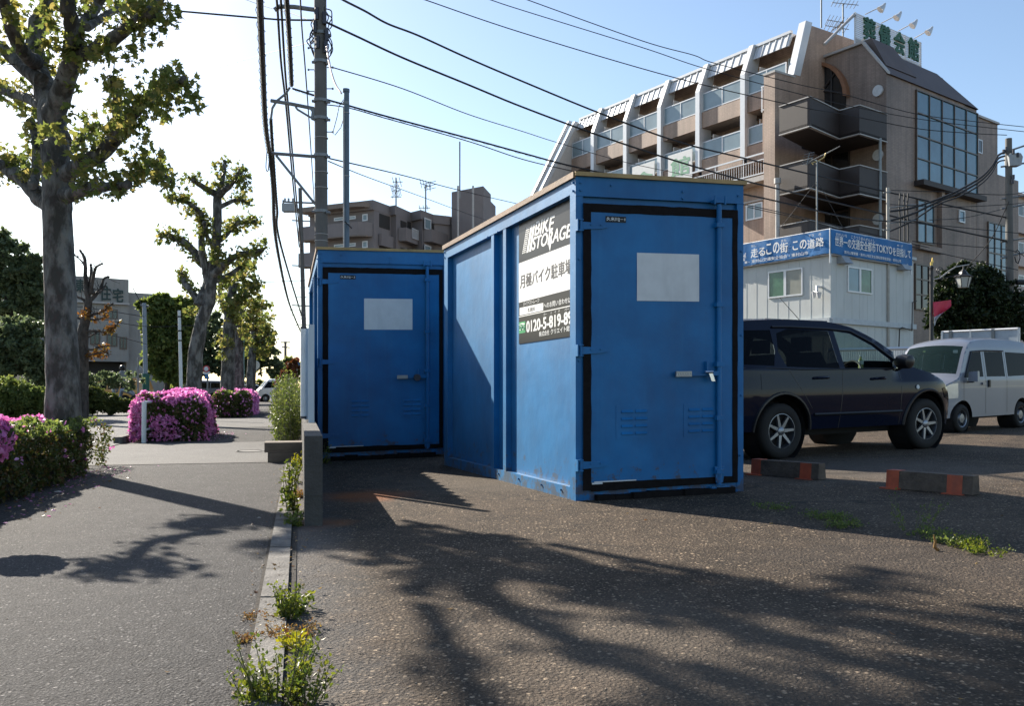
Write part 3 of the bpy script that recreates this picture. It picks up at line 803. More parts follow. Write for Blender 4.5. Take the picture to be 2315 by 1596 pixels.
# stacked concrete step blocks on the pavement
m_step = mat('step_concrete', (0.15, 0.12, 0.095), 0.9, var=0.2, scale=8, bump=0.5, bscale=80)
for (px, py, zb, h, nm) in ((636, 1046, 0.0, 0.125, 'lower'), (635, 1046, 0.129, 0.125, 'upper')):
    c0 = G(px, py)
    Yc = c0.y; hw = 0.235 if nm == 'lower' else 0.25
    c0 = Vector((c0.x, c0.y + 0.2, c0.z + zb))
    mb = MB()
    A = nS; B = dS
    def hb(a0, a1, b0, b1, z0, z1): mb.obox(c0 + A * a0 + B * b0 + Vector((0, 0, z0)), A * (a1 - a0), B * (b1 - b0), (0, 0, z1 - z0))
    hb(-hw + (0.02 if nm == 'lower' else 0), hw, -0.18, 0.2, 0.0, h)
    # recessed slots made by proud lips
    for z_ in (0.03, 0.075):
        hb(-hw + 0.05, hw - 0.06, -0.186, -0.1805, z_, z_ + 0.012)
    tag(mb.build('step_block', m_step), 'brown concrete step block, %s of the two stacked on the pavement edge' % ('bottom one' if nm == 'lower' else 'top one'), 'block', 'concrete step blocks')
# ------------------------------------------------------------------ brown apartment and hall building
dA = Vector((-0.6535, 1, 0)).normalized(); nA = Vector((-dA.y, dA.x, 0))      # facade running away to the left
dB = Vector((1.31, 1, 0)).normalized(); nB = Vector((dB.y, -dB.x, 0))          # facade running away to the right
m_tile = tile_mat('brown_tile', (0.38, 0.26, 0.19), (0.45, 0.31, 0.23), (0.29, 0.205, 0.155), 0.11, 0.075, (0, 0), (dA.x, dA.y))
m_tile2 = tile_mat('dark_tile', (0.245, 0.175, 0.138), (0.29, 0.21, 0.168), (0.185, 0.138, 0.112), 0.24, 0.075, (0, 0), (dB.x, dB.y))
m_alum = mat('white_aluminium', (0.60, 0.61, 0.62), 0.35, 0.2, var=0.05)
m_glassb = mat('sky_tinted_glass', (0.06, 0.14, 0.19), 0.12, 0.0, var=0.35, scale=0.7, spec=1.0, bump=0.08, bscale=1.2)  # reflected sky put into the blue base colour
m_glassd = mat('dark_glass', (0.012, 0.014, 0.016), 0.08, var=0.2, spec=0.8)
m_glassg = mat('frosted_rail_glass', (0.20, 0.27, 0.30), 0.25, var=0.2, scale=0.6, spec=0.8)
m_curtw = mat('lace_curtain', (0.30, 0.30, 0.28), 0.5, var=0.2, scale=4)
m_dark = mat('dark_recess', (0.025, 0.022, 0.02), 0.7)  # near-black: painted shade of the balcony recesses, and plain dark parts
m_parap = mat('dark_brown_parapet', (0.034, 0.025, 0.023), 0.6, var=0.12, scale=1.5, grime=0.2)
m_cap = mat('pale_cap', (0.40, 0.38, 0.36), 0.5)
m_frame = mat('brown_frame', (0.10, 0.07, 0.05), 0.4)
m_cream = mat('pale_wall', (0.52, 0.47, 0.42), 0.8, var=0.08, grime=0.15)
m_slopes = mat('slope_roof', (0.10, 0.075, 0.068), 0.6, var=0.15, scale=1)
m_orange = mat('arch_trim', (0.26, 0.12, 0.06), 0.6)
OA = Vector((12.36, 47, 0))
K = Vector((18.02, 42.6, 0))
def PAf(s, n, z): return OA + dA * s + nA * n + Vector((0, 0, z))
def PBf(s, n, z): return K + dB * s + nB * n + Vector((0, 0, z))
def PCf(s, n, z): return K + dA * s + nA * n + Vector((0, 0, z))           # wall with the arch
def on(f, px, py, n=0.0):
    O = f(0, n, 0); D = f(1, n, 0) - O
    return onplane(px, py, (O.x, O.y), (D.x, D.y))
def blk(mb, f, s0, s1, n0, n1, z0, z1):
    mb.hexa([f(s0, n0, z0), f(s1, n0, z0), f(s1, n1, z0), f(s0, n1, z0), f(s0, n0, z1), f(s1, n0, z1), f(s1, n1, z1), f(s0, n1, z1)])
def window(par, f, s0, s1, z0, z1, n=0.0, cols=2, rows=1, fw=0.05, mf=None, mg=None, proud=0.04):
    if s0 > s1: s0, s1 = s1, s0
    mb = MB()
    blk(mb, f, s0, s1, n, n + proud, z0, z0 + fw); blk(mb, f, s0, s1, n, n + proud, z1 - fw, z1)
    blk(mb, f, s0, s0 + fw, n, n + proud - .002, z0 + fw, z1 - fw); blk(mb, f, s1 - fw, s1, n, n + proud - .002, z0 + fw, z1 - fw)
    for c in range(1, cols):
        s_ = lerp(s0, s1, c / cols); blk(mb, f, s_ - fw / 2, s_ + fw / 2, n, n + proud - .004, z0 + fw, z1 - fw)
    for r_ in range(1, rows):
        z_ = lerp(z0, z1, r_ / rows); blk(mb, f, s0 + fw, s1 - fw, n, n + proud - .008, z_ - fw / 2, z_ + fw / 2)
    w_ = mb.build('window', mf or m_alum, par, fix=True)
    mb = MB(); blk(mb, f, s0 + fw * .5, s1 - fw * .5, n + 0.004, n + proud * 0.4, z0 + fw * .5, z1 - fw * .5)
    mb.build('pane', mg or m_glassd, w_, fix=True)
    return w_
bl = empty('apartment_building', Vector((K.x, K.y, gz(K.x))), 'large brown tiled building with white slanted fins and zigzag stair landings', 'building')
SE = -3.28; SL = 15.57
fins_px = [(1343, 305), (1416.6, 275), (1494, 244), (1581, 210), (1683, 170)]
fins_s = [on(PAf, x, y)[0] for x, y in fins_px]
# core volume behind the recessed balconies
mb = MB()
prof = [(-1.5, -0.5), (-1.5, 18.3), (-0.9, 18.95), (-13, 18.95), (-13, -0.5)]
mb.prism([PAf(SE + 0.3, n, z) for n, z in prof], dA * (SL - 0.3 - (SE + 0.3)))
mb.build('core_wall', m_tile, bl, fix=True)
mb = MB()   # gable wall at the stair side and plain lower wall
prof = [(0, -0.5), (0, 16.9), (-0.86, 19.3), (-5, 19.3), (-13, 17.0), (-13, -0.5)]
mb.prism([PAf(SE, n, z) for n, z in prof], dA * 0.29)
mb.build('gable_wall', m_tile, bl, fix=True)
mb = MB(); mb.prism([PAf(SL - 0.29, n, z) for n, z in [(-13, -0.5), (-13, 18.9), (-0.6, 18.9), (2.5, 13.4), (2.5, -0.5)]], dA * 0.29)
mb.build('end_wall', m_cream, bl, fix=True)
mb = MB()
for k in (0.0, 0.42):
    mb.prism([PAf(SL - 0.31 + k * .3, n, z) for n, z in [(-0.6 + k, 18.95), (-0.3 + k, 18.95), (2.9 + k, 13.2), (2.6 + k, 13.2)]], dA * 0.2)
mb.build('end_fin', m_alum, bl, fix=True)
mb = MB(); blk(mb, PAf, SE, -2.59, 0.001, 1.5, -0.5, 16.4); mb.build('pillar', m_tile, bl, fix=True)
mb = MB(); blk(mb, PAf, SE - .03, -2.56, 0.001, 1.53, 16.4, 16.5); mb.build('pillar_cap', m_cap, bl, fix=True)
# fins
for i, s_ in enumerate(fins_s):
    mb = MB(); mb.prism([PAf(s_ - 0.16, n, z) for n, z in [(0.18, 13.07), (0.18, 17.5), (-0.5, 19.2), (-1.15, 19.2), (-0.75, 17.5), (-0.75, 13.07)]], dA * 0.32)
    mb.build('fin', m_alum, bl, fix=True)
mb = MB(); mb.prism([PAf(SE - 0.02, n, z) for n, z in [(0.12, 16.55), (-0.80, 19.45), (-1.3, 19.45), (-0.38, 16.55)]], dA * 0.42)
mb.build('fin', m_alum, bl, fix=True)
# bays
edges = [SL - 0.3] + fins_s + [SE + 0.42]
m_slab = mat('slab_soffit', (0.33, 0.27, 0.23), 0.8)
for i in range(6):
    s1, s0 = edges[i] - 0.17, edges[i + 1] + 0.17
    if i == 0: s1 = edges[0] - 0.02
    mid_ = (s0 + s1) / 2
    for (zr, zb, zs) in ((17.40, 16.33, 15.45), (14.67, 13.67, 12.72)):
        if i == 5 and zr < 15: s0 = -2.5
        # parapet slab
        mb = MB(); blk(mb, PAf, s0, s1, -0.14, 0.0, zs, zb); mb.build('parapet', m_tile, bl, fix=True)
        mb = MB(); blk(mb, PAf, s0, s1, -1.5, -0.145, zs, zs + 0.2); mb.build('balcony_floor', m_slab, bl, fix=True)
        # glass rail in white frame
        mb = MB()
        blk(mb, PAf, s0, s1, -0.10, -0.04, zr - 0.06, zr); blk(mb, PAf, s0, s1, -0.10, -0.04, zb + 0.05, zb + 0.11)
        npan = 2 if i < 5 else 2
        for c in range(npan + 1):
            ss = lerp(s0 + 0.03, s1 - 0.03, c / npan); blk(mb, PAf, ss - 0.03, ss + 0.03, -0.098, -0.042, zb, zr - 0.062)
        rl = mb.build('balcony_rail', m_alum, bl, fix=True)
        mb = MB(); blk(mb, PAf, s0 + 0.06, s1 - 0.06, -0.08, -0.06, zb + 0.11, zr - 0.06); mb.build('rail_glass', m_glassg, rl, fix=True)
        window(bl, PAf, mid_ - 0.2, s0 + 0.25, zb - 0.3, zr + 0.75, -1.5, 2, mg=[m_glassd, m_curtw, m_glassg][(i * 2 + (zr > 15)) % 3])
        if (i + (zr > 15)) % 2: mb = MB(); blk(mb, PAf, mid_ + .9, mid_ + 1.6, -1.1, -0.8, zs + .2, zs + 1.3); mb.build('air_conditioner', m_alum, bl, fix=True)
        # end divider panel
        mb = MB(); blk(mb, PAf, s1 - 0.75, s1 - 0.68, -1.49, -0.16, zb - .6, zr + 0.3); mb.build('divider_board', m_cream, bl, fix=True)
    # sloping white eave with ribs
    mb = MB(); mb.prism([PAf(s0, n, z) for n, z in [(-0.42, 18.35), (-0.70, 19.05), (-1.4, 19.05), (-1.4, 18.9), (-0.8, 18.9), (-0.52, 18.35)]], dA * (s1 - s0))
    mb.build('eave', m_alum, bl, fix=True)
    mb = MB(); blk(mb, PAf, s0, s1, -0.78, -0.62, 19.06, 19.2); mb.build('eave_trim', m_alum, bl, fix=True)
    nr = 6
    for r_ in range(nr):
        ss = lerp(s0 + 0.15, s1 - 0.15, r_ / (nr - 1))
        mb = MB(); mb.prism([PAf(ss - 0.03, n, z) for n, z in [(-0.37, 18.33), (-0.65, 19.05), (-0.72, 19.05), (-0.44, 18.33)]], dA * 0.06); mb.build('eave_rib', m_alum, bl, fix=True)
# lower plain wall with white balustrade
mb = MB(); blk(mb, PAf, SE + 0.3, SL - 0.3, -1.2, 0.0, -0.5, 11.6); mb.build('lower_wall', m_tile, bl, fix=True)
s0, z0 = on(PAf, 1724, 400, 0.7); s1, z1 = on(PAf, 1560, 400, 0.7)
mb = MB(); blk(mb, PAf, -2.6, s1, 0.001, 0.8, 11.45, 11.72); mb.build('balcony_slab', m_cap, bl, fix=True)
mb = MB()
blk(mb, PAf, -2.6, s1, 0.70, 0.76, 12.80, 12.88); blk(mb, PAf, -2.6, s1, 0.70, 0.76, 12.5, 12.55); blk(mb, PAf, -2.6, s1, 0.70, 0.76, 11.80, 11.86)
ss = -2.58
k = 0
while ss < s1:
    wd = 0.05 if k % 12 == 0 else 0.022
    blk(mb, PAf, ss, ss + wd, 0.715, 0.745, 11.72 if wd > .04 else 11.86, 12.8 if wd > .04 else 12.5); ss += 0.165; k += 1
mb.build('balustrade', m_alum, bl, fix=True)
# small side balcony piece right of the last fin
mb = MB(); blk(mb, PAf, -2.58, -1.6, 0.001, 0.45, 12.95, 15.0); mb.build('side_pier', m_tile, bl, fix=True)
mb = MB()
for q in range(3): blk(mb, PAf, -2.35 + q * 0.35, -2.28 + q * 0.35, 0.46, 0.52, 15.02, 16.3)
blk(mb, PAf, -2.4, -1.55, 0.46, 0.52, 16.3, 16.36); blk(mb, PAf, -2.4, -1.55, 0.46, 0.52, 15.1, 15.16); mb.build('side_rail', m_alum, bl, fix=True)
a = on(PAf, 1686, 500); b_ = on(PAf, 1724, 455)
window(bl, PAf, b_[0], a[0], a[1], b_[1], 0.0, 2, fw=0.08, mg=m_glassg)
mb = MB(); blk(mb, PAf, b_[0] - .1, a[0] + .1, 0.0, 0.12, b_[1] + .05, b_[1] + .14); mb.build('window_hood', m_cap, bl, fix=True)
# block with the arch and the big window
L_B = 9.13
mb = MB()
prof = [(0, -0.5), (0, 16.04), (1.26, 17.84), (12, 17.84), (12, -0.5)]
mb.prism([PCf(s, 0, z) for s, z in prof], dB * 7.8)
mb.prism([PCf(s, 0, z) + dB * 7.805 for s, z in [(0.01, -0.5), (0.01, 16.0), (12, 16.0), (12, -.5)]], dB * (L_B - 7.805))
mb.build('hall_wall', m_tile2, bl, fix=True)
mb = MB()
mb.prism([PCf(s, 0.15, z) for s, z in [(-0.15, 15.98), (-0.15, 16.10), (1.20, 17.98), (7.5, 17.98), (7.5, 17.86), (1.26, 17.86)]], dB * 0.25); mb.build('gable_coping', m_cap, bl, fix=True)
mb = MB()
mb.hexa([PBf(0.1, 0.10, 16.02), PBf(L_B, 0.10, 16.02), PBf(L_B, -0.1, 16.02), PBf(0.1, -0.1, 16.02),
         PBf(0.1, -1.20, 17.9), PBf(7.2, -1.20, 17.9), PBf(7.2, -1.35, 17.9), PBf(0.1, -1.35, 17.9)])
mb.hexa([PBf(7.85, 0.05, 16.02), PBf(L_B + .05, 0.05, 16.02), PBf(L_B + .05, -9, 16.02), PBf(7.85, -9, 16.02), PBf(7.2, -1.2, 17.88), PBf(7.25, -1.2, 17.88), PBf(7.25, -9, 17.88), PBf(7.2, -9, 17.88)])
mb.build('sloping_roof', m_slopes, bl, fix=True)
mb = MB(); a = on(PBf, 1973, 123); 
mb.hexa([PBf(0.4, -0.25, 16.6), PBf(3.3, -0.25, 16.6), PBf(3.3, -1.6, 16.6), PBf(0.4, -1.6, 16.6), PBf(0.4, -1.0, 18.15), PBf(2.4, -1.0, 18.15), PBf(2.4, -1.6, 18.15), PBf(0.4, -1.6, 18.15)])
mb.build('roof_step', m_slopes, bl, fix=True)
a = on(PBf, 2068, 408); b_ = on(PBf, 2207, 258)
sW0 = a[0]; sW1 = b_[0]; zW0 = a[1]; zW1 = on(PBf, 2068, 202)[1]
window(bl, PBf, sW0, sW1, zW0, zW1, 0.0, 5, 4, fw=0.055, mf=m_frame, mg=m_glassb, proud=0.10)
mb = MB(); blk(mb, PBf, sW0 - .1, sW1 + .1, 0.0, 0.5, zW0 - 0.28, zW0 - 0.02); mb.build('window_sill', m_parap, bl, fix=True)
for (x0, x1, y1, y0, c, r_, mg) in ((2071, 2109, 449, 548, 2, 2, m_glassb), (2066, 2098, 595, 700, 2, 3, m_glassd), (2165, 2178, 474, 502, 1, 1, m_glassb), (2231, 2276, 500, 640, 3, 4, m_glassb)):
    a = on(PBf, x0, y0); b_ = on(PBf, x1, y1); z1_ = on(PBf, x0, y1)[1]
    window(bl, PBf, a[0], b_[0], a[1], z1_, 0.0, c, r_, fw=0.07, mf=m_frame if c > 1 else m_alum, mg=mg, proud=0.08)
a = on(PBf, 2069, 560); b_ = on(PBf, 2118, 560)
mb = MB(); blk(mb, PBf, a[0], b_[0], 0.0, 0.25, a[1] - .1, a[1] + 0.15); blk(mb, PBf, b_[0], b_[0] + .3, 0.0, 0.25, a[1] - .1, a[1] + 3.3); mb.build('window_surround', m_tile2, bl, fix=True)
# set-back annex to the right
sE = on(PBf, 2250, 283, -0.5)[0]; zE = on(PBf, 2250, 283, -0.5)[1]
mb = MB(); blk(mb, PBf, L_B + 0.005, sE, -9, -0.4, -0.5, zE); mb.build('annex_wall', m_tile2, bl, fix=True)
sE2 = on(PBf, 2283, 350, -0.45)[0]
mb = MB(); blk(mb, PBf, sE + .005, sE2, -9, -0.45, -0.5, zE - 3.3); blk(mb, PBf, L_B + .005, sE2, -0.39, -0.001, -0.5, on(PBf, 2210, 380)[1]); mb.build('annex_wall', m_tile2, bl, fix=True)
a = on(PBf, 2209, 345, -.4); b_ = on(PBf, 2219, 317, -.4)
window(bl, PBf, a[0], b_[0], a[1], b_[1], -0.4, 1, 1, fw=0.07, mg=m_glassd)
mb = MB(); blk(mb, PBf, L_B, sE + .05, -0.42, -0.3, zE, zE + 0.12); mb.build('annex_coping', m_cap, bl, fix=True)
# arch window on the stair side
zp = lambda zx, zy: on(PCf, 1679 + .3506 * zx, .3506 * zy, 0.02)
arc = [(440, 530), (440, 420), (490, 406), (545, 407), (590, 425), (630, 458), (662, 505), (682, 560), (690, 625)]
arc_in = [(460, 530), (460, 436), (500, 428), (540, 430), (580, 447), (615, 478), (642, 520), (658, 565), (664, 620)]
mb = MB()
po = [zp(*p) for p in arc]; pi_ = [zp(*p) for p in arc_in]
for i in range(len(arc) - 1):
    q = [po[i], po[i + 1], pi_[i + 1], pi_[i]]
    mb.hexa([PCf(s, 0.0, z) for s, z in q] + [PCf(s, 0.28, z) for s, z in q])
mb.build('arch_trim', m_orange, bl, fix=True)
mb = MB(); mb.prism([PCf(s, 0.01, z) for s, z in pi_ + [zp(664, 700), zp(460, 700)]], nA * 0.04)
ar = mb.build('arch_window', m_glassd, bl, fix=True)
mb = MB()
for (p, q) in (((600, 470), (530, 565)), ((462, 585), (664, 600)), ((575, 430), (575, 700))):
    a, b_ = zp(*p), zp(*q); mb.tube([PCf(a[0], 0.09, a[1]), PCf(b_[0], 0.09, b_[1])], 0.05, 6)
mb.build('glazing_bar', m_parap, ar)
for zy in (1000, 1400):
    a = zp(460, zy + 60); b_ = zp(690, zy - 60)
    window(bl, PCf, a[0], b_[0], a[1] - 0.6, b_[1] + 1.0, 0.01, 2, 2, fw=0.1, mf=m_parap)
for (zx, zy) in ((340, 555), (872, 585), (872, 1000), (872, 1415), (335, 930), (330, 1310)):
    f = PCf if zx > 500 else PCf
    a = zp(zx, zy); mb = MB(); mb.tube([PCf(a[0], 0.0, a[1]), PCf(a[0], 0.1, a[1])], 0.27 if zx > 500 else 0.17, 18)
    mb.build('wall_lamp', mat('lamp_opal', (0.5, 0.5, 0.5), 0.4), bl, smooth=True)
# landings
rp = [(1761, 242, 41.45), (1830, 219, 40.0), (1896, 251, 42.05), (1942, 238, 41.2), (2003, 259, 42.6)]
path = [P(x, y, Y) for x, y, Y in rp]; path = [Vector((p.x, p.y, 0)) for p in path]
path[4] = K + nB * 0.02 + dA * 0.0
for k in range(5):
    zt_ = 14.04 - 2.8 * k
    mb = MB(); mws = [MB(), MB()]
    inner = []
    cen = Vector((15.5, 45, 0))
    for i in range(4):
        a, b_ = path[i], path[i + 1]; d = (b_ - a).normalized(); nn_ = Vector((-d.y, d.x, 0)) * 0.12
        mb.hexa([a + Vector((0, 0, zt_ - 1.3)), b_ + Vector((0, 0, zt_ - 1.3)), b_ + nn_ + Vector((0, 0, zt_ - 1.3)), a + nn_ + Vector((0, 0, zt_ - 1.3)),
                 a + Vector((0, 0, zt_)), b_ + Vector((0, 0, zt_)), b_ + nn_ + Vector((0, 0, zt_)), a + nn_ + Vector((0, 0, zt_))])
        e = Vector((d.y, -d.x, 0)) * 0.04
        for mw, za, zb_ in ((mws[0], zt_, zt_ + 0.045), (mws[1], zt_ - 1.35, zt_ - 1.3)):
            mw.hexa([a + e + Vector((0, 0, za)), b_ + e + Vector((0, 0, za)), b_ + nn_ + Vector((0, 0, za)), a + nn_ + Vector((0, 0, za)),
                     a + e + Vector((0, 0, zb_)), b_ + e + Vector((0, 0, zb_)), b_ + nn_ + Vector((0, 0, zb_)), a + nn_ + Vector((0, 0, zb_))])
    pp = mb.build('landing_parapet', m_parap, bl, fix=True); [m_.build('parapet_cap', m_cap, pp, fix=True) for m_ in mws]
    mb = MB(); poly = [p + Vector((0, 0, zt_ - 1.30)) for p in path] + [K + dA * 4 + Vector((0, 0, zt_ - 1.30)), PAf(SE, -2.0, zt_ - 1.30)]
    mb.prism(poly, (0, 0, 0.14)); mb.build('landing_floor', m_parap, bl, fix=True)
    # door on the wing's end wall
    mb = MB(); mb.hexa([PAf(SE - 0.05, -0.5, zt_ - 1.1), PAf(SE, -0.5, zt_ - 1.1), PAf(SE, -1.4, zt_ - 1.1), PAf(SE - 0.05, -1.4, zt_ - 1.1), PAf(SE - 0.05, -0.5, zt_ + 0.95), PAf(SE, -0.5, zt_ + 0.95), PAf(SE, -1.4, zt_ + 0.95), PAf(SE - 0.05, -1.4, zt_ + 0.95)])
    mb.build('door', m_dark, bl, fix=True)
mb = MB(); pt = P(1757, 415, 41.2); mb.tube([Vector((pt.x, pt.y, -0.5)), pt], 0.10, 10); mb.tube([pt, pt + Vector((0, 0, 0.25))], 0.16, 10); mb.build('drain_pipe', m_cap, bl, smooth=True)
mb = MB(); pt = P(1989, 480, 42.2); mb.tube([Vector((pt.x, pt.y, 0)), Vector((pt.x, pt.y, 12.8))], 0.07, 8); mb.build('drain_pipe', mat('pipe_grey', (0.25, 0.28, 0.29), .5), bl, smooth=True)
# roof sign
OS = K + dA * 1.8
def PSf(s, n, z): return OS + dB * s + nB * n + Vector((0, 0, z))
sg = empty('roof_sign', PSf(3.3, 0, 17.9), 'white slatted roof sign with dark green characters and a phone number', 'sign')
m_green = mat('sign_green', (0.005, 0.085, 0.035), 0.5, var=0.1)
s0, zt_ = on(PSf, 1934, 27); s1, _ = on(PSf, 2082, 93); zb_ = on(PSf, 2082, 165)[1]
mb = MB()
z = zb_ + 0.42
while z < zt_:
    blk(mb, PSf, s0, s1, -0.02, 0.02, z, z + 0.05); z += 0.098
for q in range(5):
    ss = lerp(s0 + .03, s1 - .03, q / 4); blk(mb, PSf, ss - 0.03, ss + 0.03, -0.10, -0.021, 17.9, zt_ + 0.03)
mb.build('slat_screen', m_alum, sg, fix=True)
mb = MB(); blk(mb, PSf, s0, s1, -0.02, 0.02, zb_, zb_ + 0.38); bd = mb.build('number_board', m_cap, sg, fix=True)
mb = MB(); put_text(mb, '042-390-1194', PSf(s0 + (s1 - s0) * 0.38, 0.025, zb_ + 0.08), dB * (s1 - s0) * 0.57, (0, 0, 0.24), 0.01); mb.build('number_lettering', m_green, bd)
chars = '葬儀会館'
for q, c in enumerate(chars):
    cs = s0 + (s1 - s0) * (0.18 + 0.225 * q) - 0.52
    lt = MB(); put_text(lt, c, PSf(cs, 0.10, zb_ + 0.5), dB * 1.02, (0, 0, 1.12), 0.045)
    m2 = MB(); m2.v = lt.v + [tuple(Vector(v) - nB * 0.07) for v in lt.v]; n_ = len(lt.v)
    m2.f = lt.f + [tuple(i + n_ for i in reversed(f)) for f in lt.f]
    # side skirts along boundary edges
    ec = {}
    for f in lt.f:
        for a, b_ in zip(f, f[1:] + f[:1]): ec[(a, b_)] = 1
    for (a, b_) in list(ec):
        if (b_, a) not in ec: m2.f.append((b_, a, a + n_, b_ + n_))
    m2.m = [0] * len(m2.f)
    m2.build('character', m_green, sg)
mb = MB()
for q in (0.0, 0.55): 
    mb.tube([PSf(s0 + q * 4, -0.05, zt_ - 0.1), PSf(s0 - 0.3 + q * 4, -3.2, 17.6)], 0.06, 6)
mb.tube([PSf(s0 - .05, -0.05, zt_ - 0.1), PSf(s0 - 3.0, 0.2, 17.3)], 0.07, 6)
mb.build('sign_brace', m_cap, sg)
for (hx, hy, bx_, by_) in ((1996, 12, 1955, 32), (2032, 31, 1991, 52), (2068, 49, 2029, 70), (2103, 65, 2066, 86)):
    e = P(hx, hy, 44.8 + (hx - 1996) * 0.026); b0_ = P(bx_, by_, 45.4 + (bx_ - 1955) * 0.030)
    mb = MB(); mb.tube([b0_, e], 0.025, 5); am = mb.build('lamp_arm', m_cap, sg)
    mb = MB(); mb.tube([e + Vector((0.10, 0.0, 0.12)), e + Vector((0.0, 0, -0.05)), e + Vector((-0.16, 0.0, -0.22))], [0.05, 0.11, 0.20], 10); mb.build('lamp_head', m_alum, am, smooth=True)
# characters hung on the balcony rails
m_wboard = mat('white_board', (0.62, 0.63, 0.62), 0.5, var=0.04)
m_lgreen = mat('pale_green_print', (0.12, 0.33, 0.20), 0.5)
for (x0, x1, yt, yb, c, cx0, cx1, ct, cb_, lab) in ((1513, 1567, 336, 420, '館', 1520, 1561, 350, 403, 'tall white board with green character on a balcony rail, the fully visible right one'),
                                        (1432, 1482, 363, 440, '会', 1438, 1477, 383, 425, 'white board with green character half hidden behind the container roof')):
    a = on(PAf, x0, yb, 0.12); b_ = on(PAf, x1, yt, 0.12)
    hs_ = empty('hanging_sign', PAf(a[0], 0.1, a[1]), lab, 'sign', 'character boards on the balcony rails')
    mb = MB(); blk(mb, PAf, b_[0], a[0], 0.19, 0.24, a[1], b_[1]); mb.build('board', m_wboard, hs_, fix=True)
    a = on(PAf, cx0, cb_, 0.12); b_ = on(PAf, cx1, ct, 0.12)
    O = PAf(a[0], 0.248, a[1]); mb = MB(); put_text(mb, c, O, PAf(b_[0], 0.248, a[1]) - O, (0, 0, b_[1] - a[1]), 0.04); mb.build('lettering', m_lgreen, hs_)

# ------------------------------------------------------------------ white two-storey prefab office with banners
K2 = Vector((10.08, 28.0, 0))
def QA(s, n, z): return K2 + dA * s + nA * n + Vector((0, 0, z))
def QB(s, n, z): return K2 + dB * s + nB * n + Vector((0, 0, z))
m_pre = mat('prefab_panel', (0.50, 0.52, 0.50), 0.55, var=0.06, scale=0.8, grime=0.12)
pf = empty('prefab_office', Vector((K2.x, K2.y, gz(K2.x))), 'white panelled two storey site office with blue banners along its eaves', 'building')
LR = on(QB, 2064, 600)[0]; LL = 7.5
mb = MB(); mb.prism([QA(0, 0, 0.0), QA(LL, 0, 0.0), QA(LL, 0, 0) - nA * LR, QB(LR, 0, 0.0)], (0, 0, 5.35)); mb.build('wall', m_pre, pf, fix=True)
mb = MB(); mb.prism([QA(0, 0, 5.351) + nA * .12 + nB * .12, QA(LL, 0, 5.351) + nA * .12, QA(LL, 0, 5.351) - nA * LR, QB(LR, 0, 5.351) + nB * .12], (0, 0, 0.10)); mb.build('roof', mat('grey_metal', (0.35, 0.37, 0.39), 0.4, 0.3), pf, fix=True)
for f, Lw in ((QA, LL), (QB, LR)):
    s_ = 0.3
    while s_ < Lw:
        mb = MB(); blk(mb, f, s_, s_ + 0.022, 0.0005, 0.006, 0.0, 2.93); mb.build('panel_rib', m_pre, pf, fix=True); mb = MB(); blk(mb, f, s_, s_ + 0.022, 0.0005, 0.006, 3.12, 5.15); mb.build('panel_rib', m_pre, pf, fix=True)
        s_ += 0.45
    mb = MB(); blk(mb, f, -0.03, Lw + 0.03, 0.0, 0.10, 2.94, 3.11); mb.build('belt_course', mat('belt_grey', (0.42, 0.46, 0.48), 0.5), pf, fix=True)
m_roomg = mat('window_green', (0.05, 0.13, 0.07), 0.15, var=0.5, scale=2.0, spec=0.7)
m_curt = mat('curtain_pane', (0.25, 0.25, 0.21), 0.3, var=0.1, spec=0.6)
a = on(QA, 1815, 667); b_ = on(QA, 1737, 604); z1_ = on(QA, 1815, 604)[1]
window(pf, QA, a[0], (a[0] + b_[0]) / 2, a[1], z1_, 0.0, 1, 1, fw=0.05, mg=m_curt); window(pf, QA, (a[0] + b_[0]) / 2 + .003, b_[0], a[1], z1_, 0.0, 1, 1, fw=0.05, mg=m_roomg)
window(pf, QA, 5.2, 6.9, a[1], z1_, 0.0, 2, 1, fw=0.05, mg=m_curt)
a = on(QB, 1914, 660); b_ = on(QB, 1969, 612); z1_ = on(QB, 1914, 601)[1]
window(pf, QB, a[0], (a[0] + b_[0]) / 2, a[1], z1_, 0.0, 1, 1, fw=0.05, mg=m_glassb); window(pf, QB, (a[0] + b_[0]) / 2 + .003, b_[0], a[1], z1_, 0.0, 1, 1, fw=0.05, mg=m_roomg)
for (x, y) in ((1900, 590), (2034, 605)):
    a = on(QB, x, y); mb = MB()
    mb.hexa([QB(a[0] - .22, 0.0, a[1] - .1), QB(a[0] + .22, 0.0, a[1] - .1), QB(a[0] + .22, 0.32, a[1] - .1), QB(a[0] - .22, 0.32, a[1] - .1), QB(a[0] - .22, 0.0, a[1] + .26), QB(a[0] + .22, 0.0, a[1] + .26), QB(a[0] + .22, 0.06, a[1] + .26), QB(a[0] - .22, 0.06, a[1] + .26)])
    mb.build('vent_hood', mat('hood_grey', (0.3, 0.33, 0.36), .5), pf, fix=True)
a = on(QA, 1857, 656); mb = MB()
mb.tube([QA(a[0], 0, a[1] + .1), QA(a[0], .25, a[1] + .1), QA(a[0] - .05, .3, a[1] - .05)], 0.04, 8); mb.tube([QA(a[0] - .12, .30, a[1] - .1), QA(a[0] - .12, .3, a[1] - .28)], [.09, .05], 10); mb.tube([QA(a[0] + .12, .22, a[1] - .05), QA(a[0] + .12, .22, a[1] - .25)], [.08, .04], 10)
mb.tube([QA(a[0] + .12, .22, a[1] - .05), QA(a[0] - .12, .30, a[1] - .1)], .025, 6)
mb.build('wall_floodlight', m_alum, pf, smooth=True)
mb = MB(); pts = [(2022, 800), (2024, 745), (2030, 741), (2052, 748), (2053, 684), (2062, 681)]
mb.tube([QB(on(QB, x, y)[0], 0.14, on(QB, x, y)[1]) for x, y in pts], 0.02, 6); mb.build('wall_cable', m_dark, pf)
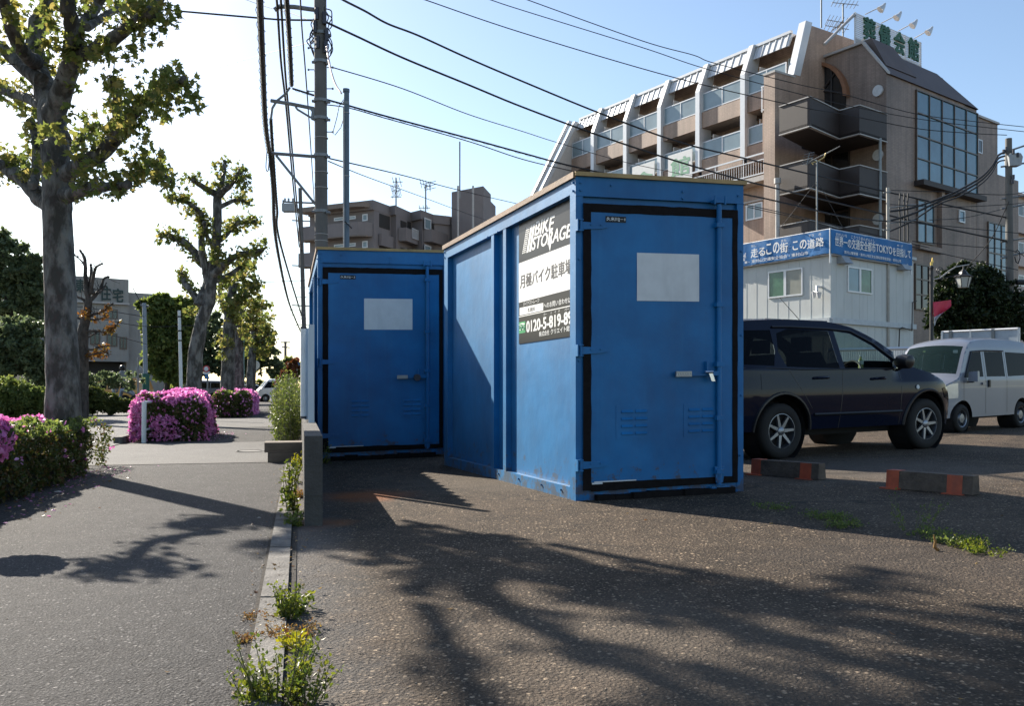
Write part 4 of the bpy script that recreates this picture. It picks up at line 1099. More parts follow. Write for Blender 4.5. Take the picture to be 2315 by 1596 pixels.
m_bblue = mat('banner_blue', (0.003, 0.13, 0.36), 0.5, var=0.15, scale=1.5, bump=0.3, bscale=3, spec=0.3)
def banner(f, xa, xb, label, ytA, ybA, texts):
    # xa, xb pixel ends
    sa, zt1 = on(f, xa, ytA, 0.2); zb1 = on(f, xa, ybA, 0.2)[1]; sb = on(f, xb, 600, 0.2)[0]
    bn = empty('banner', f(sa, 0.2, zb1), label, 'banner', 'traffic safety banners on the site office')
    mb = MB(); n_ = 36; vs = []; fs = []
    for i in range(n_ + 1):
        t = i / n_; s_ = lerp(sa, sb, t); wv = 0.02 * sin(t * 31) + 0.012 * sin(t * 77)
        for (z, o) in ((zb1 + 0.01 * sin(t * 40), 0.17 + wv), (zt1 - 0.012 * abs(sin(t * 28)), 0.17 + wv * .4), (zt1 - 0.012 * abs(sin(t * 28)), 0.155 + wv * .4), (zb1 + 0.01 * sin(t * 40), 0.155 + wv)):
            vs.append(f(s_, o, z))
    for i in range(n_):
        k = 4 * i
        for q in range(4): fs.append((k + q, k + (q + 1) % 4, k + 4 + (q + 1) % 4, k + 4 + q))
    fs += [(0, 1, 2, 3), (4 * n_ + 3, 4 * n_ + 2, 4 * n_ + 1, 4 * n_)]
    mb.add(vs, fs); sh = mb.build('sheet', m_bblue, bn, smooth=True, angle=50, fix=True)
    mb = MB()
    for z in (zt1 + 0.02, zb1 - 0.02): mb.tube([f(sa, 0.12, z), f(sb, 0.12, z)], 0.02, 6)
    for s_ in (sa, sb): mb.tube([f(s_, 0.12, zb1 - .3), f(s_, 0.12, zt1 + .05)], 0.025, 6)
    mb.build('banner_frame', m_alum, bn)
    for (t_, x0, x1, y0, y1) in texts:    # pixel extents measured on the banner
        a = on(f, x0, y1, 0.22); b_ = on(f, x1, y1, 0.22); zt2 = on(f, x0, y0, 0.22)[1]
        O = f(a[0], 0.205, a[1]); mb = MB(); put_text(mb, t_, O, f(b_[0], 0.205, a[1]) - O, (0, 0, zt2 - a[1]), 0.03 if (y1 - y0) > 15 else 0.015)
        mb.build('lettering', m_white, bn)
Z6 = lambda x, y: (1679 + x * 0.27425, 466.4 + y * 0.27425)   # crop scale
def T6(t, x0, x1, y0, y1): 
    a = Z6(x0, y0); b_ = Z6(x1, y1); return (t, a[0], b_[0], a[1], b_[1])
banner(QA, 1873, 1570, 'blue banner facing the car park, left of the site office corner', 518, 572,
       [T6('が', 0, 22, 385, 450), T6('走', 62, 120, 352, 425), T6('る', 127, 180, 345, 410), T6('この', 190, 297, 310, 398), T6('街', 302, 366, 305, 385), T6('この', 407, 520, 290, 362), T6('道', 528, 590, 275, 350), T6('路', 596, 662, 262, 335),
        T6('はし', 66, 106, 318, 336), T6('まち', 312, 354, 276, 296), T6('どう', 540, 580, 232, 252), T6('ろ', 618, 640, 222, 242),
        T6('東村山交通安全協会・東村山市', 68, 535, 440, 468), T6('署・', 10, 50, 455, 474)])
banner(QB, 1881, 2063, 'blue banner with latin capitals, right of the site office corner', 518, 572,
       [T6('世界一の交通安全都市', 762, 1095, 240, 325), T6('TOKYO', 1100, 1232, 310, 372), T6('を目指して', 1238, 1385, 333, 405),
        T6('せかいいち', 768, 860, 214, 240), T6('こうつうあんぜんとし', 895, 1090, 237, 262), T6('め ざ', 1272, 1322, 310, 328),
        T6('東村山警察署・東村山地区安全運転管理者部会・東村山市', 838, 1306, 362, 388)])

# ------------------------------------------------------------------ dark grey apartments in the middle
m_gap = mat('grey_brown_render', (0.19, 0.168, 0.165), 0.8, var=0.1, scale=0.5, bump=0.2, bscale=8)
m_gap2 = mat('grey_brown_soffit', (0.19, 0.155, 0.13), 0.8)
db = empty('apartment_building', P(846, 888, 92), 'dark grey brown apartment block with balconies seen above the far container', 'building')
S2 = 92 / 44.9
ZT = HC + 423 / 2000 * 92
def pl(x, y): 
    Y = (ZT - HC) * 2000 / (YH - y); return P(x, YH, Y).to_2d()
pts = [pl(700, 470), pl(846, 453), pl(884, 467), pl(895.5, 465), pl(931, 481), pl(954, 475.5), pl(982, 486), pl(1019, 490), pl(1090, 510)]
back = [p + Vector((4, 14)) for p in reversed(pts)]
mb = MB(); mb.prism([Vector((p.x, p.y, 0)) for p in pts + back], (0, 0, ZT - 1.0)); mb.build('wall', m_gap, db, fix=True)
mb = MB(); mb.prism([Vector((p.x - .1, p.y - .35, ZT - 0.999)) for p in pts] + [Vector((p.x, p.y, ZT - 0.999)) for p in back], (0, 0, 1.0)); mb.build('roof_parapet', m_gap, db, fix=True)
# stair tower
a = P(1020.5, 418, 100); b_ = P(1092, 409.7, 97); c = P(1120, 428, 104)
zt_ = a.z
mb = MB(); tp = [Vector((a.x, a.y, 0)), Vector((b_.x, b_.y, 0)), Vector((c.x, c.y, 0)), Vector((c.x - 4.5, c.y + 3, 0))]
mb.prism(tp, (0, 0, 22.2)); tw_ = mb.build('stair_tower', m_gap, db, fix=True)
mb = MB(); q = tp[:]; q[2] = tp[1].lerp(tp[2], 0.6); mb.prism([Vector((p.x, p.y, 22.201)) for p in q], (0, 0, 0.8)); mb.build('tower_top', m_gap, tw_, fix=True)
def DBf(i):
    a, b_ = pts[i], pts[i + 1]; d = (b_ - a); L_ = d.length; d = Vector((d.x, d.y, 0)) / L_; nn_ = Vector((d.y, -d.x, 0))
    return lambda s, n, z: Vector((a.x, a.y, 0)) + d * s + nn_ * n + Vector((0, 0, z))
f0 = DBf(0); f1 = DBf(1); f3 = DBf(3); f5 = DBf(5)
ZF = [HC + (YH - 530) / 2000 * 92, HC + (YH - 590) / 2000 * 92]
for k, y0 in enumerate((503, 564)):
    # curved end balcony on the left face
    s0 = on(f0, 742, y0)[0]; s1 = on(f0, 842, y0)[0]
    zt_ = on(f0, 842, y0)[1]; zb_ = on(f0, 842, y0 + 30)[1]
    fr_pts = [(s0 - 3, 1.3), (s1 - 2.0, 1.3), (s1 - 1.0, 1.15), (s1 - 0.35, 0.75), (s1, 0.0)]
    mb = MB()
    for i in range(4):
        (sa, na), (sb, nb_) = fr_pts[i], fr_pts[i + 1]
        mb.hexa([f0(sa, na, zb_), f0(sb, nb_, zb_), f0(sb, nb_ - .15, zb_), f0(sa, na - .15, zb_), f0(sa, na, zt_), f0(sb, nb_, zt_), f0(sb, nb_ - .15, zt_), f0(sa, na - .15, zt_)])
    mb.build('balcony', m_gap, db, fix=True)
    mb = MB(); mb.prism([f0(s, n, zb_ - .12) for s, n in fr_pts] + [f0(s0 - 3, 0, zb_ - .12)], (0, 0, 0.11)); mb.build('balcony_floor', m_gap2, db, fix=True)
    if k == 0:
        zr_ = on(f0, 842, 470)[1]; mb = MB(); mb.prism([f0(s, n + .2, zr_) for s, n in fr_pts] + [f0(s0 - 3, 0, zr_)], (0, 0, 0.5)); mb.build('canopy', m_gap2, db, fix=True)
    a = on(f0, 819, y0 - 3); b_ = on(f0, 831, y0 - 20); window(db, f0, a[0], b_[0], a[1], b_[1], 0.0, 1, fw=0.12, mg=m_glassg)
    a = on(f0, 755, y0 - 3); b_ = on(f0, 778, y0 - 13); window(db, f0, a[0], b_[0] + 1.5, a[1], b_[1], 0.0, 2, fw=0.12, mg=m_glassg)
    # balconies on the receding side: near-black panels paint the shade of recesses, with parapets
    for (ff, xa, xb, ya, yb) in ((f1, 857, 880, y0 - 13, y0 + 10), (f3, 905, 918, y0 + 0, y0 + 10), (f3, 920, 928, y0 + 0, y0 + 14), (f5, 960, 980, y0 + 3, y0 + 18)):
        a = on(ff, xa, yb); b_ = on(ff, xb, ya); mb = MB(); blk(mb, ff, a[0], b_[0], 0.0, 0.05, a[1], b_[1]); mb.build('shade_panel', m_dark, db, fix=True)
    for (ff, xa, xb, ya, yb, n1) in ((f3, 899, 950, y0 + 12, y0 + 42, 1.0), (f5, 957, 1040, y0 + 16, y0 + 44, 1.0), (f1, 855, 884, y0 + 25, y0 + 52, .4)):
        a = on(ff, xa, yb); b_ = on(ff, xb, yb); z2 = on(ff, xa, ya)[1]
        mb = MB(); blk(mb, ff, a[0], b_[0], 0.06, n1, a[1], z2); mb.build('balcony', m_gap, db, fix=True)
    a = on(f3, 932, y0 + 35, 1.1); b_ = on(f3, 948, y0 + 12, 1.1)
    mb = MB(); z2 = on(f3, 932, y0 + 12, 1.1)[1]
    blk(mb, f3, a[0], b_[0], 1.05, 1.12, z2 - .1, z2); blk(mb, f3, a[0], b_[0], 1.05, 1.12, a[1], a[1] + .1)
    for q in range(9): ss = lerp(a[0], b_[0], q / 8); blk(mb, f3, ss - .04, ss + .04, 1.06, 1.11, a[1] + .1, z2 - .1)
    mb.build('balustrade', m_alum, db, fix=True)
    a = on(f5, 959, y0 + 14, .3); b_ = on(f5, 974, y0 - 14, .3)
    window(db, f5, a[0], b_[0], a[1], on(f5, 959, y0 - 12, .3)[1], 0.3, 1, fw=0.15, mg=m_glassg)
for x in (1035, 1069):
    a = P(x, 420, 96.5 if x < 1050 else 95.8); mb = MB(); mb.tube([Vector((a.x, a.y, 12)), Vector((a.x, a.y, a.z))], 0.12, 6); mb.build('drain_pipe', m_cap, db)

# ------------------------------------------------------------------ cream housing block on the left
m_hb = mat('cream_render', (0.30, 0.29, 0.265), 0.8, var=0.1, scale=0.4, grime=0.3)
hb = empty('housing_block', P(285, 890, 58), 'cream housing block with large dark characters behind the bare pollarded tree', 'building')
dH = Vector((-1.3, -1, 0)).normalized()      # comes nearer to the left
a = P(291, 632, 58); ZH = a.z
def HBf(s, n, z): return Vector((a.x, a.y, 0)) + dH * s + Vector((-dH.y, dH.x, 0)) * -n + Vector((0, 0, z))
n_t = HBf(0, 1, 0) - HBf(0, 0, 0)
if n_t.y > 0:
    def HBf(s, n, z): return Vector((a.x, a.y, 0)) + dH * s + Vector((-dH.y, dH.x, 0)) * n + Vector((0, 0, z))
sL = on(HBf, 60, 600)[0]
mb = MB(); zg = on(HBf, 290, 818)[1]
blk(mb, HBf, 0, sL, -12, 0, zg, ZH); mb.build('wall', m_hb, hb, fix=True)
mb = MB(); blk(mb, HBf, 0.3, sL, -12, -1.2, -.3, zg - .001); mb.build('ground_storey', m_dark, hb, fix=True)
mb = MB(); blk(mb, HBf, -2.4, -.001, -12, -0.6, 0, on(HBf, 310, 660)[1]); mb.build('stair_block', m_hb, hb, fix=True)
mb = MB(); blk(mb, HBf, -5, sL, -.0, 0.12, on(HBf, 250, 702)[1], on(HBf, 250, 698)[1] + .05) if False else blk(mb, HBf, 0, sL, 0.0, 0.25, on(HBf, 289, 690)[1], on(HBf, 289, 686)[1]); mb.build('ledge', m_cap, hb, fix=True)
for (x0, x1, yt, yb) in ((241, 265, 754, 784), (291, 0, 0, 0), (203, 226, 748, 780), (243, 266, 700, 722), (270, 287, 762, 790)):
    if x1 == 0: continue
    p_, q_ = on(HBf, x1, yb), on(HBf, x0, yt); window(hb, HBf, p_[0], q_[0], p_[1], on(HBf, x1, yt)[1], 0.0, 2, fw=0.07, mf=m_frame, mg=mat('green_glass', (0.03, 0.06, 0.055), 0.2, spec=.6))
for c, x0, x1, yt, yb in (('東', 169, 194, 630, 660), ('住', 226, 250, 645, 678), ('宅', 255, 278, 652, 682)):
    p_, q_ = on(HBf, x0, yb, .1), on(HBf, x1, yb, .1); zt2 = on(HBf, x0, yt, .1)[1]
    O = HBf(p_[0], .12, p_[1]); mb = MB(); put_text(mb, c, O, HBf(q_[0], .12, p_[1]) - O, (0, 0, zt2 - p_[1]), 0.05); mb.build('lettering', mat('sign_darkgreen', (0.01, 0.035, 0.03), .5), hb)
mb = MB(); blk(mb, HBf, -6.5, -2.41, -16, -6, 0, on(HBf, 330, 668, -6)[1]); tag(mb.build('far_house', m_gap, None, fix=True), 'dark roofed low building beyond the housing block', 'building')
# pale building at the right edge
rb = empty('office_building', P(2300, 890, 75), 'pale pink office building at the right edge behind the utility pole', 'building')
OR_ = P(2288, 430, 75)
def RBf(s, n, z): return Vector((OR_.x, OR_.y, 0)) + dB * s + nB * n + Vector((0, 0, z))
m_pink = mat('pinkish_wall', (0.50, 0.42, 0.38), 0.8, var=0.05)
mb = MB(); blk(mb, RBf, 0, 14, -10, 0, -.3, OR_.z); mb.build('wall', m_pink, rb, fix=True)
for y in (485, 570, 645):
    p_, q_ = on(RBf, 2291, y), on(RBf, 2330, y - 25); window(rb, RBf, p_[0], q_[0], p_[1], on(RBf, 2291, y - 26)[1], 0, 4, fw=.1, mg=m_glassd)
    mb = MB(); blk(mb, RBf, 0, 14, 0, .5, p_[1] + 1.6, p_[1] + 1.8); mb.build('ledge', m_pink, rb, fix=True)
# ------------------------------------------------------------------ vegetation
def rnd_unit():
    z = U(-1, 1); a = U(0, 2 * pi); r = sqrt(1 - z * z)
    return Vector((r * cos(a), r * sin(a), z))
MAPLE = [(0, 0), (0.28, -0.05), (0.50, 0.18), (0.30, 0.30), (0.42, 0.62), (0.16, 0.52), (0, 1.0), (-0.16, 0.52), (-0.42, 0.62), (-0.30, 0.30), (-0.50, 0.18), (-0.28, -0.05)]
RHOMB = [(0, 0), (0.32, 0.42), (0, 1.0), (-0.32, 0.42)]
BLADE = [(0, 0), (0.10, 0.5), (0, 1.0), (-0.10, 0.5)]
FLOWER = [(0, 0), (0.45, 0.15), (0.5, 0.6), (0.15, 0.95), (-0.3, 0.9), (-0.5, 0.45)]
def leaf(mb, p, size, shape, nrm=None, up=None):
    n = nrm if nrm is not None else rnd_unit()
    d = up if up is not None else rnd_unit()
    d = d - n * d.dot(n)
    if d.length < 1e-4: d = n.orthogonal()
    d.normalize(); t = n.cross(d)
    k = len(mb.v)
    for (a, b) in shape:
        q = p + t * (a * size) + d * (b * size) - n * (size * 0.35 * abs(a))
        mb.v.append((q.x, q.y, q.z))
    mb.f.append(tuple(range(k, k + len(shape)))); mb.m.append(mb.cur)
def cloud(mb, c, r, count, size, shape, flat=1.0, droop=0.3):
    for _ in range(count):
        d = rnd_unit(); q = (0.35 + 0.65 * R() ** 0.5)
        p = Vector((c.x + d.x * r * q, c.y + d.y * r * q, c.z + d.z * r * q * flat))
        n = (rnd_unit() + Vector((0, 0, 0.5))).normalized()
        leaf(mb, p, size * U(0.6, 1.25), shape, n, rnd_unit() + Vector((0, 0, -droop)))
def bark(name, c1, c2, c3):
    m = bpy.data.materials.new(name); n, b = nodes(m); L = n.links.new
    geo = mk(n, 'ShaderNodeNewGeometry')
    mp = mk(n, 'ShaderNodeMapping'); mp.inputs['Scale'].default_value = (1, 1, 0.45); L(geo.outputs['Position'], mp.inputs['Vector'])
    nz = mk(n, 'ShaderNodeTexNoise', Scale=7.0, Detail=6.0, Roughness=0.65); L(mp.outputs[0], nz.inputs['Vector'])
    vo = mk(n, 'ShaderNodeTexVoronoi', Scale=16.0); L(mp.outputs[0], vo.inputs['Vector'])
    cr = mk(n, 'ShaderNodeValToRGB'); e = cr.color_ramp.elements; e.new(0.5)
    e[0].position = 0.44; e[0].color = (*c1, 1); e[1].position = 0.50; e[1].color = (*c2, 1); e[2].position = 0.60; e[2].color = (*c3, 1)
    L(nz.outputs['Fac'], cr.inputs[0]); L(cr.outputs[0], b.inputs['Base Color'])
    b.inputs['Roughness'].default_value = 0.9
    ad = mk(n, 'ShaderNodeMath', operation='ADD'); L(nz.outputs['Fac'], ad.inputs[0]); L(vo.outputs['Distance'], ad.inputs[1])
    bp = mk(n, 'ShaderNodeBump', Strength=0.9, Distance=0.03); L(ad.outputs[0], bp.inputs['Height']); L(bp.outputs[0], b.inputs['Normal'])
    return m
m_bark = bark('plane_bark', (0.045, 0.042, 0.036), (0.085, 0.080, 0.072), (0.16, 0.155, 0.14))
m_bark2 = bark('dark_bark', (0.035, 0.028, 0.022), (0.055, 0.045, 0.037), (0.08, 0.066, 0.055))
m_leaf = leaf_mat('plane_leaves', [(0.085, 0.115, 0.035), (0.13, 0.16, 0.045), (0.20, 0.205, 0.06), (0.28, 0.235, 0.085)], 0.50)
m_leafd = leaf_mat('dark_leaves', [(0.075, 0.10, 0.055), (0.11, 0.145, 0.07), (0.165, 0.19, 0.09)], 0.45)
m_leafg = leaf_mat('green_leaves', [(0.08, 0.115, 0.035), (0.125, 0.16, 0.045), (0.19, 0.21, 0.06)], 0.5)
m_leafo = leaf_mat('orange_leaves', [(0.13, 0.06, 0.02), (0.20, 0.09, 0.03), (0.20, 0.14, 0.03)], 0.35)
m_leafr = leaf_mat('red_leaves', [(0.09, 0.03, 0.02), (0.14, 0.05, 0.025), (0.16, 0.10, 0.03)], 0.3)
m_weed = leaf_mat('weed_leaves', [(0.06, 0.09, 0.02), (0.12, 0.15, 0.025), (0.20, 0.20, 0.035)], 0.4)
m_dry = leaf_mat('dry_leaves', [(0.17, 0.08, 0.04), (0.24, 0.14, 0.05), (0.28, 0.20, 0.07)], 0.3)
m_pink = leaf_mat('pink_blossom', [(0.50, 0.14, 0.34), (0.66, 0.24, 0.49), (0.82, 0.42, 0.68)], 0.35)
m_hedge = leaf_mat('hedge_leaves', [(0.028, 0.042, 0.013), (0.055, 0.072, 0.017), (0.095, 0.10, 0.024), (0.12, 0.06, 0.03)], 0.3)
m_stem = mat('green_stem', (0.10, 0.10, 0.04), 0.7)

def limb(mb, pts, Y, r0, r1, dys=0.0, n=10, jit=1.0):
    """pts in pixels; Y distance at start, dys extra depth at the end; radii in m"""
    m = len(pts); P3 = []
    for i, (x, y) in enumerate(pts):
        P3.append(P(x, y, Y + dys * i / (m - 1)))
    # resample smooth
    out_ = []; rr = []
    sub = 4
    for i in range(m - 1):
        p0 = P3[max(0, i - 1)]; p1 = P3[i]; p2 = P3[i + 1]; p3 = P3[min(m - 1, i + 2)]
        for k in range(sub):
            t = k / sub
            q = 0.5 * ((2 * p1) + (p2 - p0) * t + (2 * p0 - 5 * p1 + 4 * p2 - p3) * t * t + (3 * p1 - p0 - 3 * p2 + p3) * t ** 3)
            f = (i + t) / (m - 1)
            out_.append(q + rnd_unit() * r0 * 0.10 * jit); rr.append(lerp(r0, r1, f) * U(0.93, 1.12))
    out_.append(P3[-1]); rr.append(r1 * 0.8)
    mb.tube(out_, rr, n)
    return out_
def knob(mb, p, r):
    mb.tube([p - Vector((0, 0, r)), p - Vector((0, 0, r * .5)), p, p + Vector((0, 0, r * .5)), p + Vector((0, 0, r))], [r * .3, r * .9, r * 1.05, r * .85, r * .3], 8)
def pollard(Y, base, trunk, limbs, clusters, label, leafsize, dens, mats=(None, None), group='pollarded plane trees', shape=MAPLE, extra=None):
    g = G(*base) if base[1] > 900 else Vector(((base[0] - CXP) / FP * Y, Y, 0))
    bx_ = (base[0] - CXP) / FP * Y
    root = empty('plane_tree', Vector((bx_, Y, gz(bx_))), label, 'tree', group)
    mb = MB(); pts, rr = trunk
    P3 = [Vector((bx_, Y, gz(bx_) - 0.1))] + [P(x, y, Y) for x, y in pts]
    o = []; r_ = [rr[0] * 1.35]
    o.append(P3[0]); 
    for i in range(1, len(P3)):
        for k in range(1, 5):
            o.append(P3[i - 1].lerp(P3[i], k / 4) + rnd_unit() * rr[i - 1] * 0.03)
            r_.append(lerp(rr[max(0, i - 2)] if i > 1 else rr[0] * 1.1, rr[i - 1], k / 4) * U(0.97, 1.04))
    mb.tube(o, r_, 18)
    tr_ = mb.build('trunk', mats[0] or m_bark, root, smooth=True, angle=80)
    ml = MB()
    for (pts, r0, r1, dy) in limbs:
        mb = MB()
        o = limb(mb, pts, Y, r0, r1, dy)
        knob(mb, o[-1], r1 * 1.4)
        # twigs and leaves along the limb
        for q in range(max(3, int(len(o) * 0.7))):
            if mats[1] is None and R() < .8:
                pc = o[int(U(0.3, 1) * (len(o) - 1))] + rnd_unit() * r0; cloud(ml, pc + Vector((0, 0, r1)), leafsize * 1.6, 12, leafsize, shape)
            p = o[int(U(0.25, 1) * (len(o) - 1))]
            e = p + (rnd_unit() + Vector((0, 0, 0.5))).normalized() * U(0.1, 0.28) * (Y / 12) ** 0.5
            mb.tube([p, p.lerp(e, .5) + rnd_unit() * .02, e], [0.012, 0.008, 0.004], 4, cap=False)
        mb.build('limb', mats[0] or m_bark, root, smooth=True, angle=80)
    for (x, y, r, dy) in clusters:
        c = P(x, y, Y + dy); rm = r / FP * Y
        ns = max(4, int(dens * (rm * rm) * 260))
        for q in range(ns):   # small tufts of a few leaves
            d = rnd_unit(); cc = c + Vector((d.x, d.y, d.z * .85)) * rm * (0.25 + 0.75 * R())
            cloud(ml, cc, leafsize * 1.3, 5, leafsize, shape)
    if extra: extra(ml)
    ml.build('crown', mats[1] or m_leaf, root)
    return root
# big tree at the left
t1_limbs = [
    ([(125, 320), (116, 250), (95, 182), (81, 151), (81, 70), (109, 5), (125, -80)], 0.20, 0.10, 0.6),
    ([(95, 182), (46, 147), (7, 109), (-50, 60)], 0.11, 0.07, 0.3),
    ([(81, 140), (42, 105), (14, 21), (-10, -70)], 0.11, 0.06, -0.7),
    ([(118, 270), (140, 203), (161, 140), (168, 70), (151, 7), (150, -90)], 0.17, 0.08, -0.5),
    ([(160, 135), (172, 130), (245, 95), (298, 53), (344, 28)], 0.11, 0.075, -0.8),
    ([(168, 75), (200, 39), (224, 3), (240, -60)], 0.09, 0.06, 0.4),
    ([(196, 62), (260, 21), (298, 18)], 0.06, 0.05, 0.9),
    ([(140, 400), (182, 372), (224, 351), (267, 302), (295, 260), (333, 225)], 0.13, 0.07, -0.6),
    ([(300, 262), (340, 215), (386, 196), (415, 180)], 0.065, 0.04, -0.9),
    ([(265, 300), (260, 253), (260, 210), (253, 178)], 0.05, 0.035, -0.5),
    ([(145, 358), (168, 333), (196, 285)], 0.05, 0.04, 0.5),
    ([(140, 445), (165, 438), (196, 424), (245, 421), (288, 417)], 0.12, 0.05, -0.5),
    ([(285, 417), (316, 385), (345, 375), (385, 408)], 0.045, 0.02, -0.6),
    ([(125, 470), (91, 448), (63, 414), (28, 389), (0, 368), (-70, 320)], 0.14, 0.09, 0.5),
    ([(72, 420), (81, 396), (81, 316), (70, 277)], 0.07, 0.06, 0.3),
    ([(110, 250), (77, 228), (35, 214), (0, 203), (-80, 180)], 0.08, 0.05, 0.8),
    ([(0, 368), (-60, 420), (-120, 400)], 0.07, 0.05, -1.0),
    ([(-50, 60), (-140, -40), (-160, -160)], 0.07, 0.05, -1.5),
    ([(150, -80), (260, -220), (360, -300)], 0.07, 0.04, -2.2), ([(125, -70), (60, -240), (20, -380)], 0.09, 0.05, 1.0), ([(240, -50), (330, -120), (430, -130)], 0.06, 0.04, -1.6)]
t1_cl = [(344, 28, 42, -.8), (300, 45, 34, -.6), (365, 60, 20, -.8), (322, 88, 18, -.7), (235, 78, 20, -.5), (118, 60, 24, -.3), (115, 98, 22, -.2), (20, 40, 20, -.6), (205, 8, 20, .3), (265, 15, 24, .7), (345, -15, 38, -.6),
         (255, 188, 22, -.5), (298, 128, 14, -.5), (262, 225, 18, -.5), (300, 250, 24, -.6), (330, 215, 32, -.7), (360, 190, 28, -.8), (392, 185, 26, -.9), (420, 198, 20, -.9), (385, 235, 22, -.8), (360, 240, 22, -.7), (438, 235, 10, -.9),
         (262, 285, 30, -.4), (215, 290, 24, .2), (240, 315, 18, -.3), (295, 290, 24, -.5), (325, 318, 15, -.5), (195, 262, 16, .3), (190, 310, 18, .3), (170, 352, 16, .4), (185, 345, 14, -.2), (205, 385, 22, -.3), (185, 405, 14, -.3),
         (300, 385, 28, -.5), (275, 415, 24, -.4), (305, 365, 16, -.5), (350, 355, 14, -.6), (352, 385, 13, -.6), (380, 408, 9, -.6),
         (60, 255, 26, .5), (95, 240, 16, .3), (40, 230, 18, .7), (125, 290, 14, -.5), (110, 305, 12, -.5), (75, 290, 20, .3), (20, 355, 24, .4), (45, 375, 20, .3), (100, 365, 14, -.3), (75, 345, 16, .2), (5, 195, 18, .8), (10, 400, 16, .3), (-30, 350, 40, .4), (-60, 180, 40, .6),
         (60, 400, 14, .2), (105, 25, 14, .3), (160, 250, 10, -.2), (175, 130, 14, -.3), (160, 95, 14, -.3), (205, 120, 16, -.4), (240, 120, 12, -.5), (75, 120, 12, .3),
         (-120, 390, 60, -1), (-150, -150, 90, -1.4), (360, -300, 90, -2.2), (300, -230, 60, -2), (20, -380, 110, 1), (60, -260, 70, .6), (430, -130, 55, -1.6), (150, -100, 50, -.5), (240, -80, 50, .4), (-20, -90, 60, -.7), (150, -200, 80, 0), (240, -330, 90, -1)]
random.seed(11)
for _ in range(34): t1_cl.append((U(-120, 470), U(-60, -430), U(30, 55), U(-1.2, 1.2)))  # unseen upper crown, leaf clusters added to throw more dappled shade
t1_limbs += [([(224, 3), (300, -140), (330, -260)], .07, .04, -.6), ([(125, -70), (200, -210), (190, -340)], .08, .04, .9), ([(-10, -70), (-70, -200), (-60, -320)], .07, .04, .5), ([(344, 28), (400, -60), (450, -90)], .06, .03, .4)]
pollard(10.3, (145, 1060), ([(143, 940), (140, 800), (135, 620), (130, 480), (130, 430), (123, 316)], [0.192, 0.176, 0.164, 0.156, 0.162, 0.152]), [(p_, a_ * .80, b_ * .74, c_ * 1.9) for p_, a_, b_, c_ in t1_limbs], [(x_, y_, r_, d_ * 1.9) for x_, y_, r_, d_ in t1_cl],
        'largest plane tree at far left, thick grey trunk rising behind the front hedge', 0.085, 2.1)
# second tree
t2_l = [([(452, 690), (472, 640), (480, 613), (452, 589), (428, 557), (393, 536), (365, 532)], 0.16, 0.07, 1.0), ([(470, 640), (456, 560), (456, 508), (452, 480), (421, 456), (386, 445)], 0.10, 0.05, -.8),
        ([(482, 620), (491, 613), (526, 582), (561, 571), (592, 564)], 0.12, 0.05, -.8), ([(460, 700), (435, 662), (417, 638), (414, 620)], 0.10, 0.07, .6),
        ([(490, 545), (505, 537), (537, 505), (575, 502)], 0.09, 0.05, 1.0), ([(490, 440), (456, 421), (438, 407)], 0.09, 0.06, -.5), ([(492, 440), (505, 393), (508, 365)], 0.08, 0.04, .5),
        ([(492, 445), (523, 414), (544, 385)], 0.10, 0.05, -.6), ([(492, 470), (533, 452), (562, 458)], 0.07, 0.04, .8), ([(488, 560), (470, 540), (462, 505)], 0.07, 0.05, -.6), ([(478, 640), (520, 620), (545, 600)], 0.08, 0.05, .6)]
t2_c = [(365, 535, 13, 1), (385, 530, 18, .8), (405, 545, 14, .7), (425, 560, 12, .5), (440, 585, 12, .3), (386, 448, 15, -.8), (410, 452, 16, -.7), (432, 470, 14, -.6), (452, 490, 14, -.5), (455, 520, 14, -.3), (440, 405, 14, -.5), (415, 403, 8, -.5),
        (508, 365, 9, .5), (487, 372, 8, .4), (505, 395, 10, .4), (545, 385, 18, -.6), (535, 410, 16, -.5), (555, 420, 14, -.5), (560, 455, 12, .8), (540, 440, 10, .6), (490, 425, 14, 0), (575, 500, 18, 1), (555, 510, 16, .9), (535, 495, 14, .8), (520, 515, 16, .6), (500, 510, 16, .2), (495, 540, 14, 0),
        (592, 566, 12, -.8), (575, 575, 14, -.7), (550, 580, 14, -.6), (525, 590, 14, -.4), (595, 545, 10, -.8), (414, 625, 14, .6), (420, 645, 12, .5), (435, 700, 18, .4), (450, 655, 12, .2), (470, 600, 14, 0), (485, 580, 14, -.3), (500, 570, 12, -.4), (470, 630, 12, .2), (545, 600, 18, .6), (520, 625, 18, .5), (500, 640, 16, .3), (465, 560, 14, -.4), (495, 660, 12, .3), (425, 480, 9, -.6), (470, 500, 10, -.4)]
random.seed(12)
pollard(24.0, (440, 890), ([(438, 883), (442, 795), (456, 725), (473, 683), (480, 613), (487, 568), (491, 497), (491, 440)], [0.21, 0.20, 0.175, 0.16, 0.14, 0.13, 0.12, 0.11]), t2_l, t2_c,
        'leaning plane tree in the middle of the row, pale trunk behind the pink hedge', 0.12, 1.05)
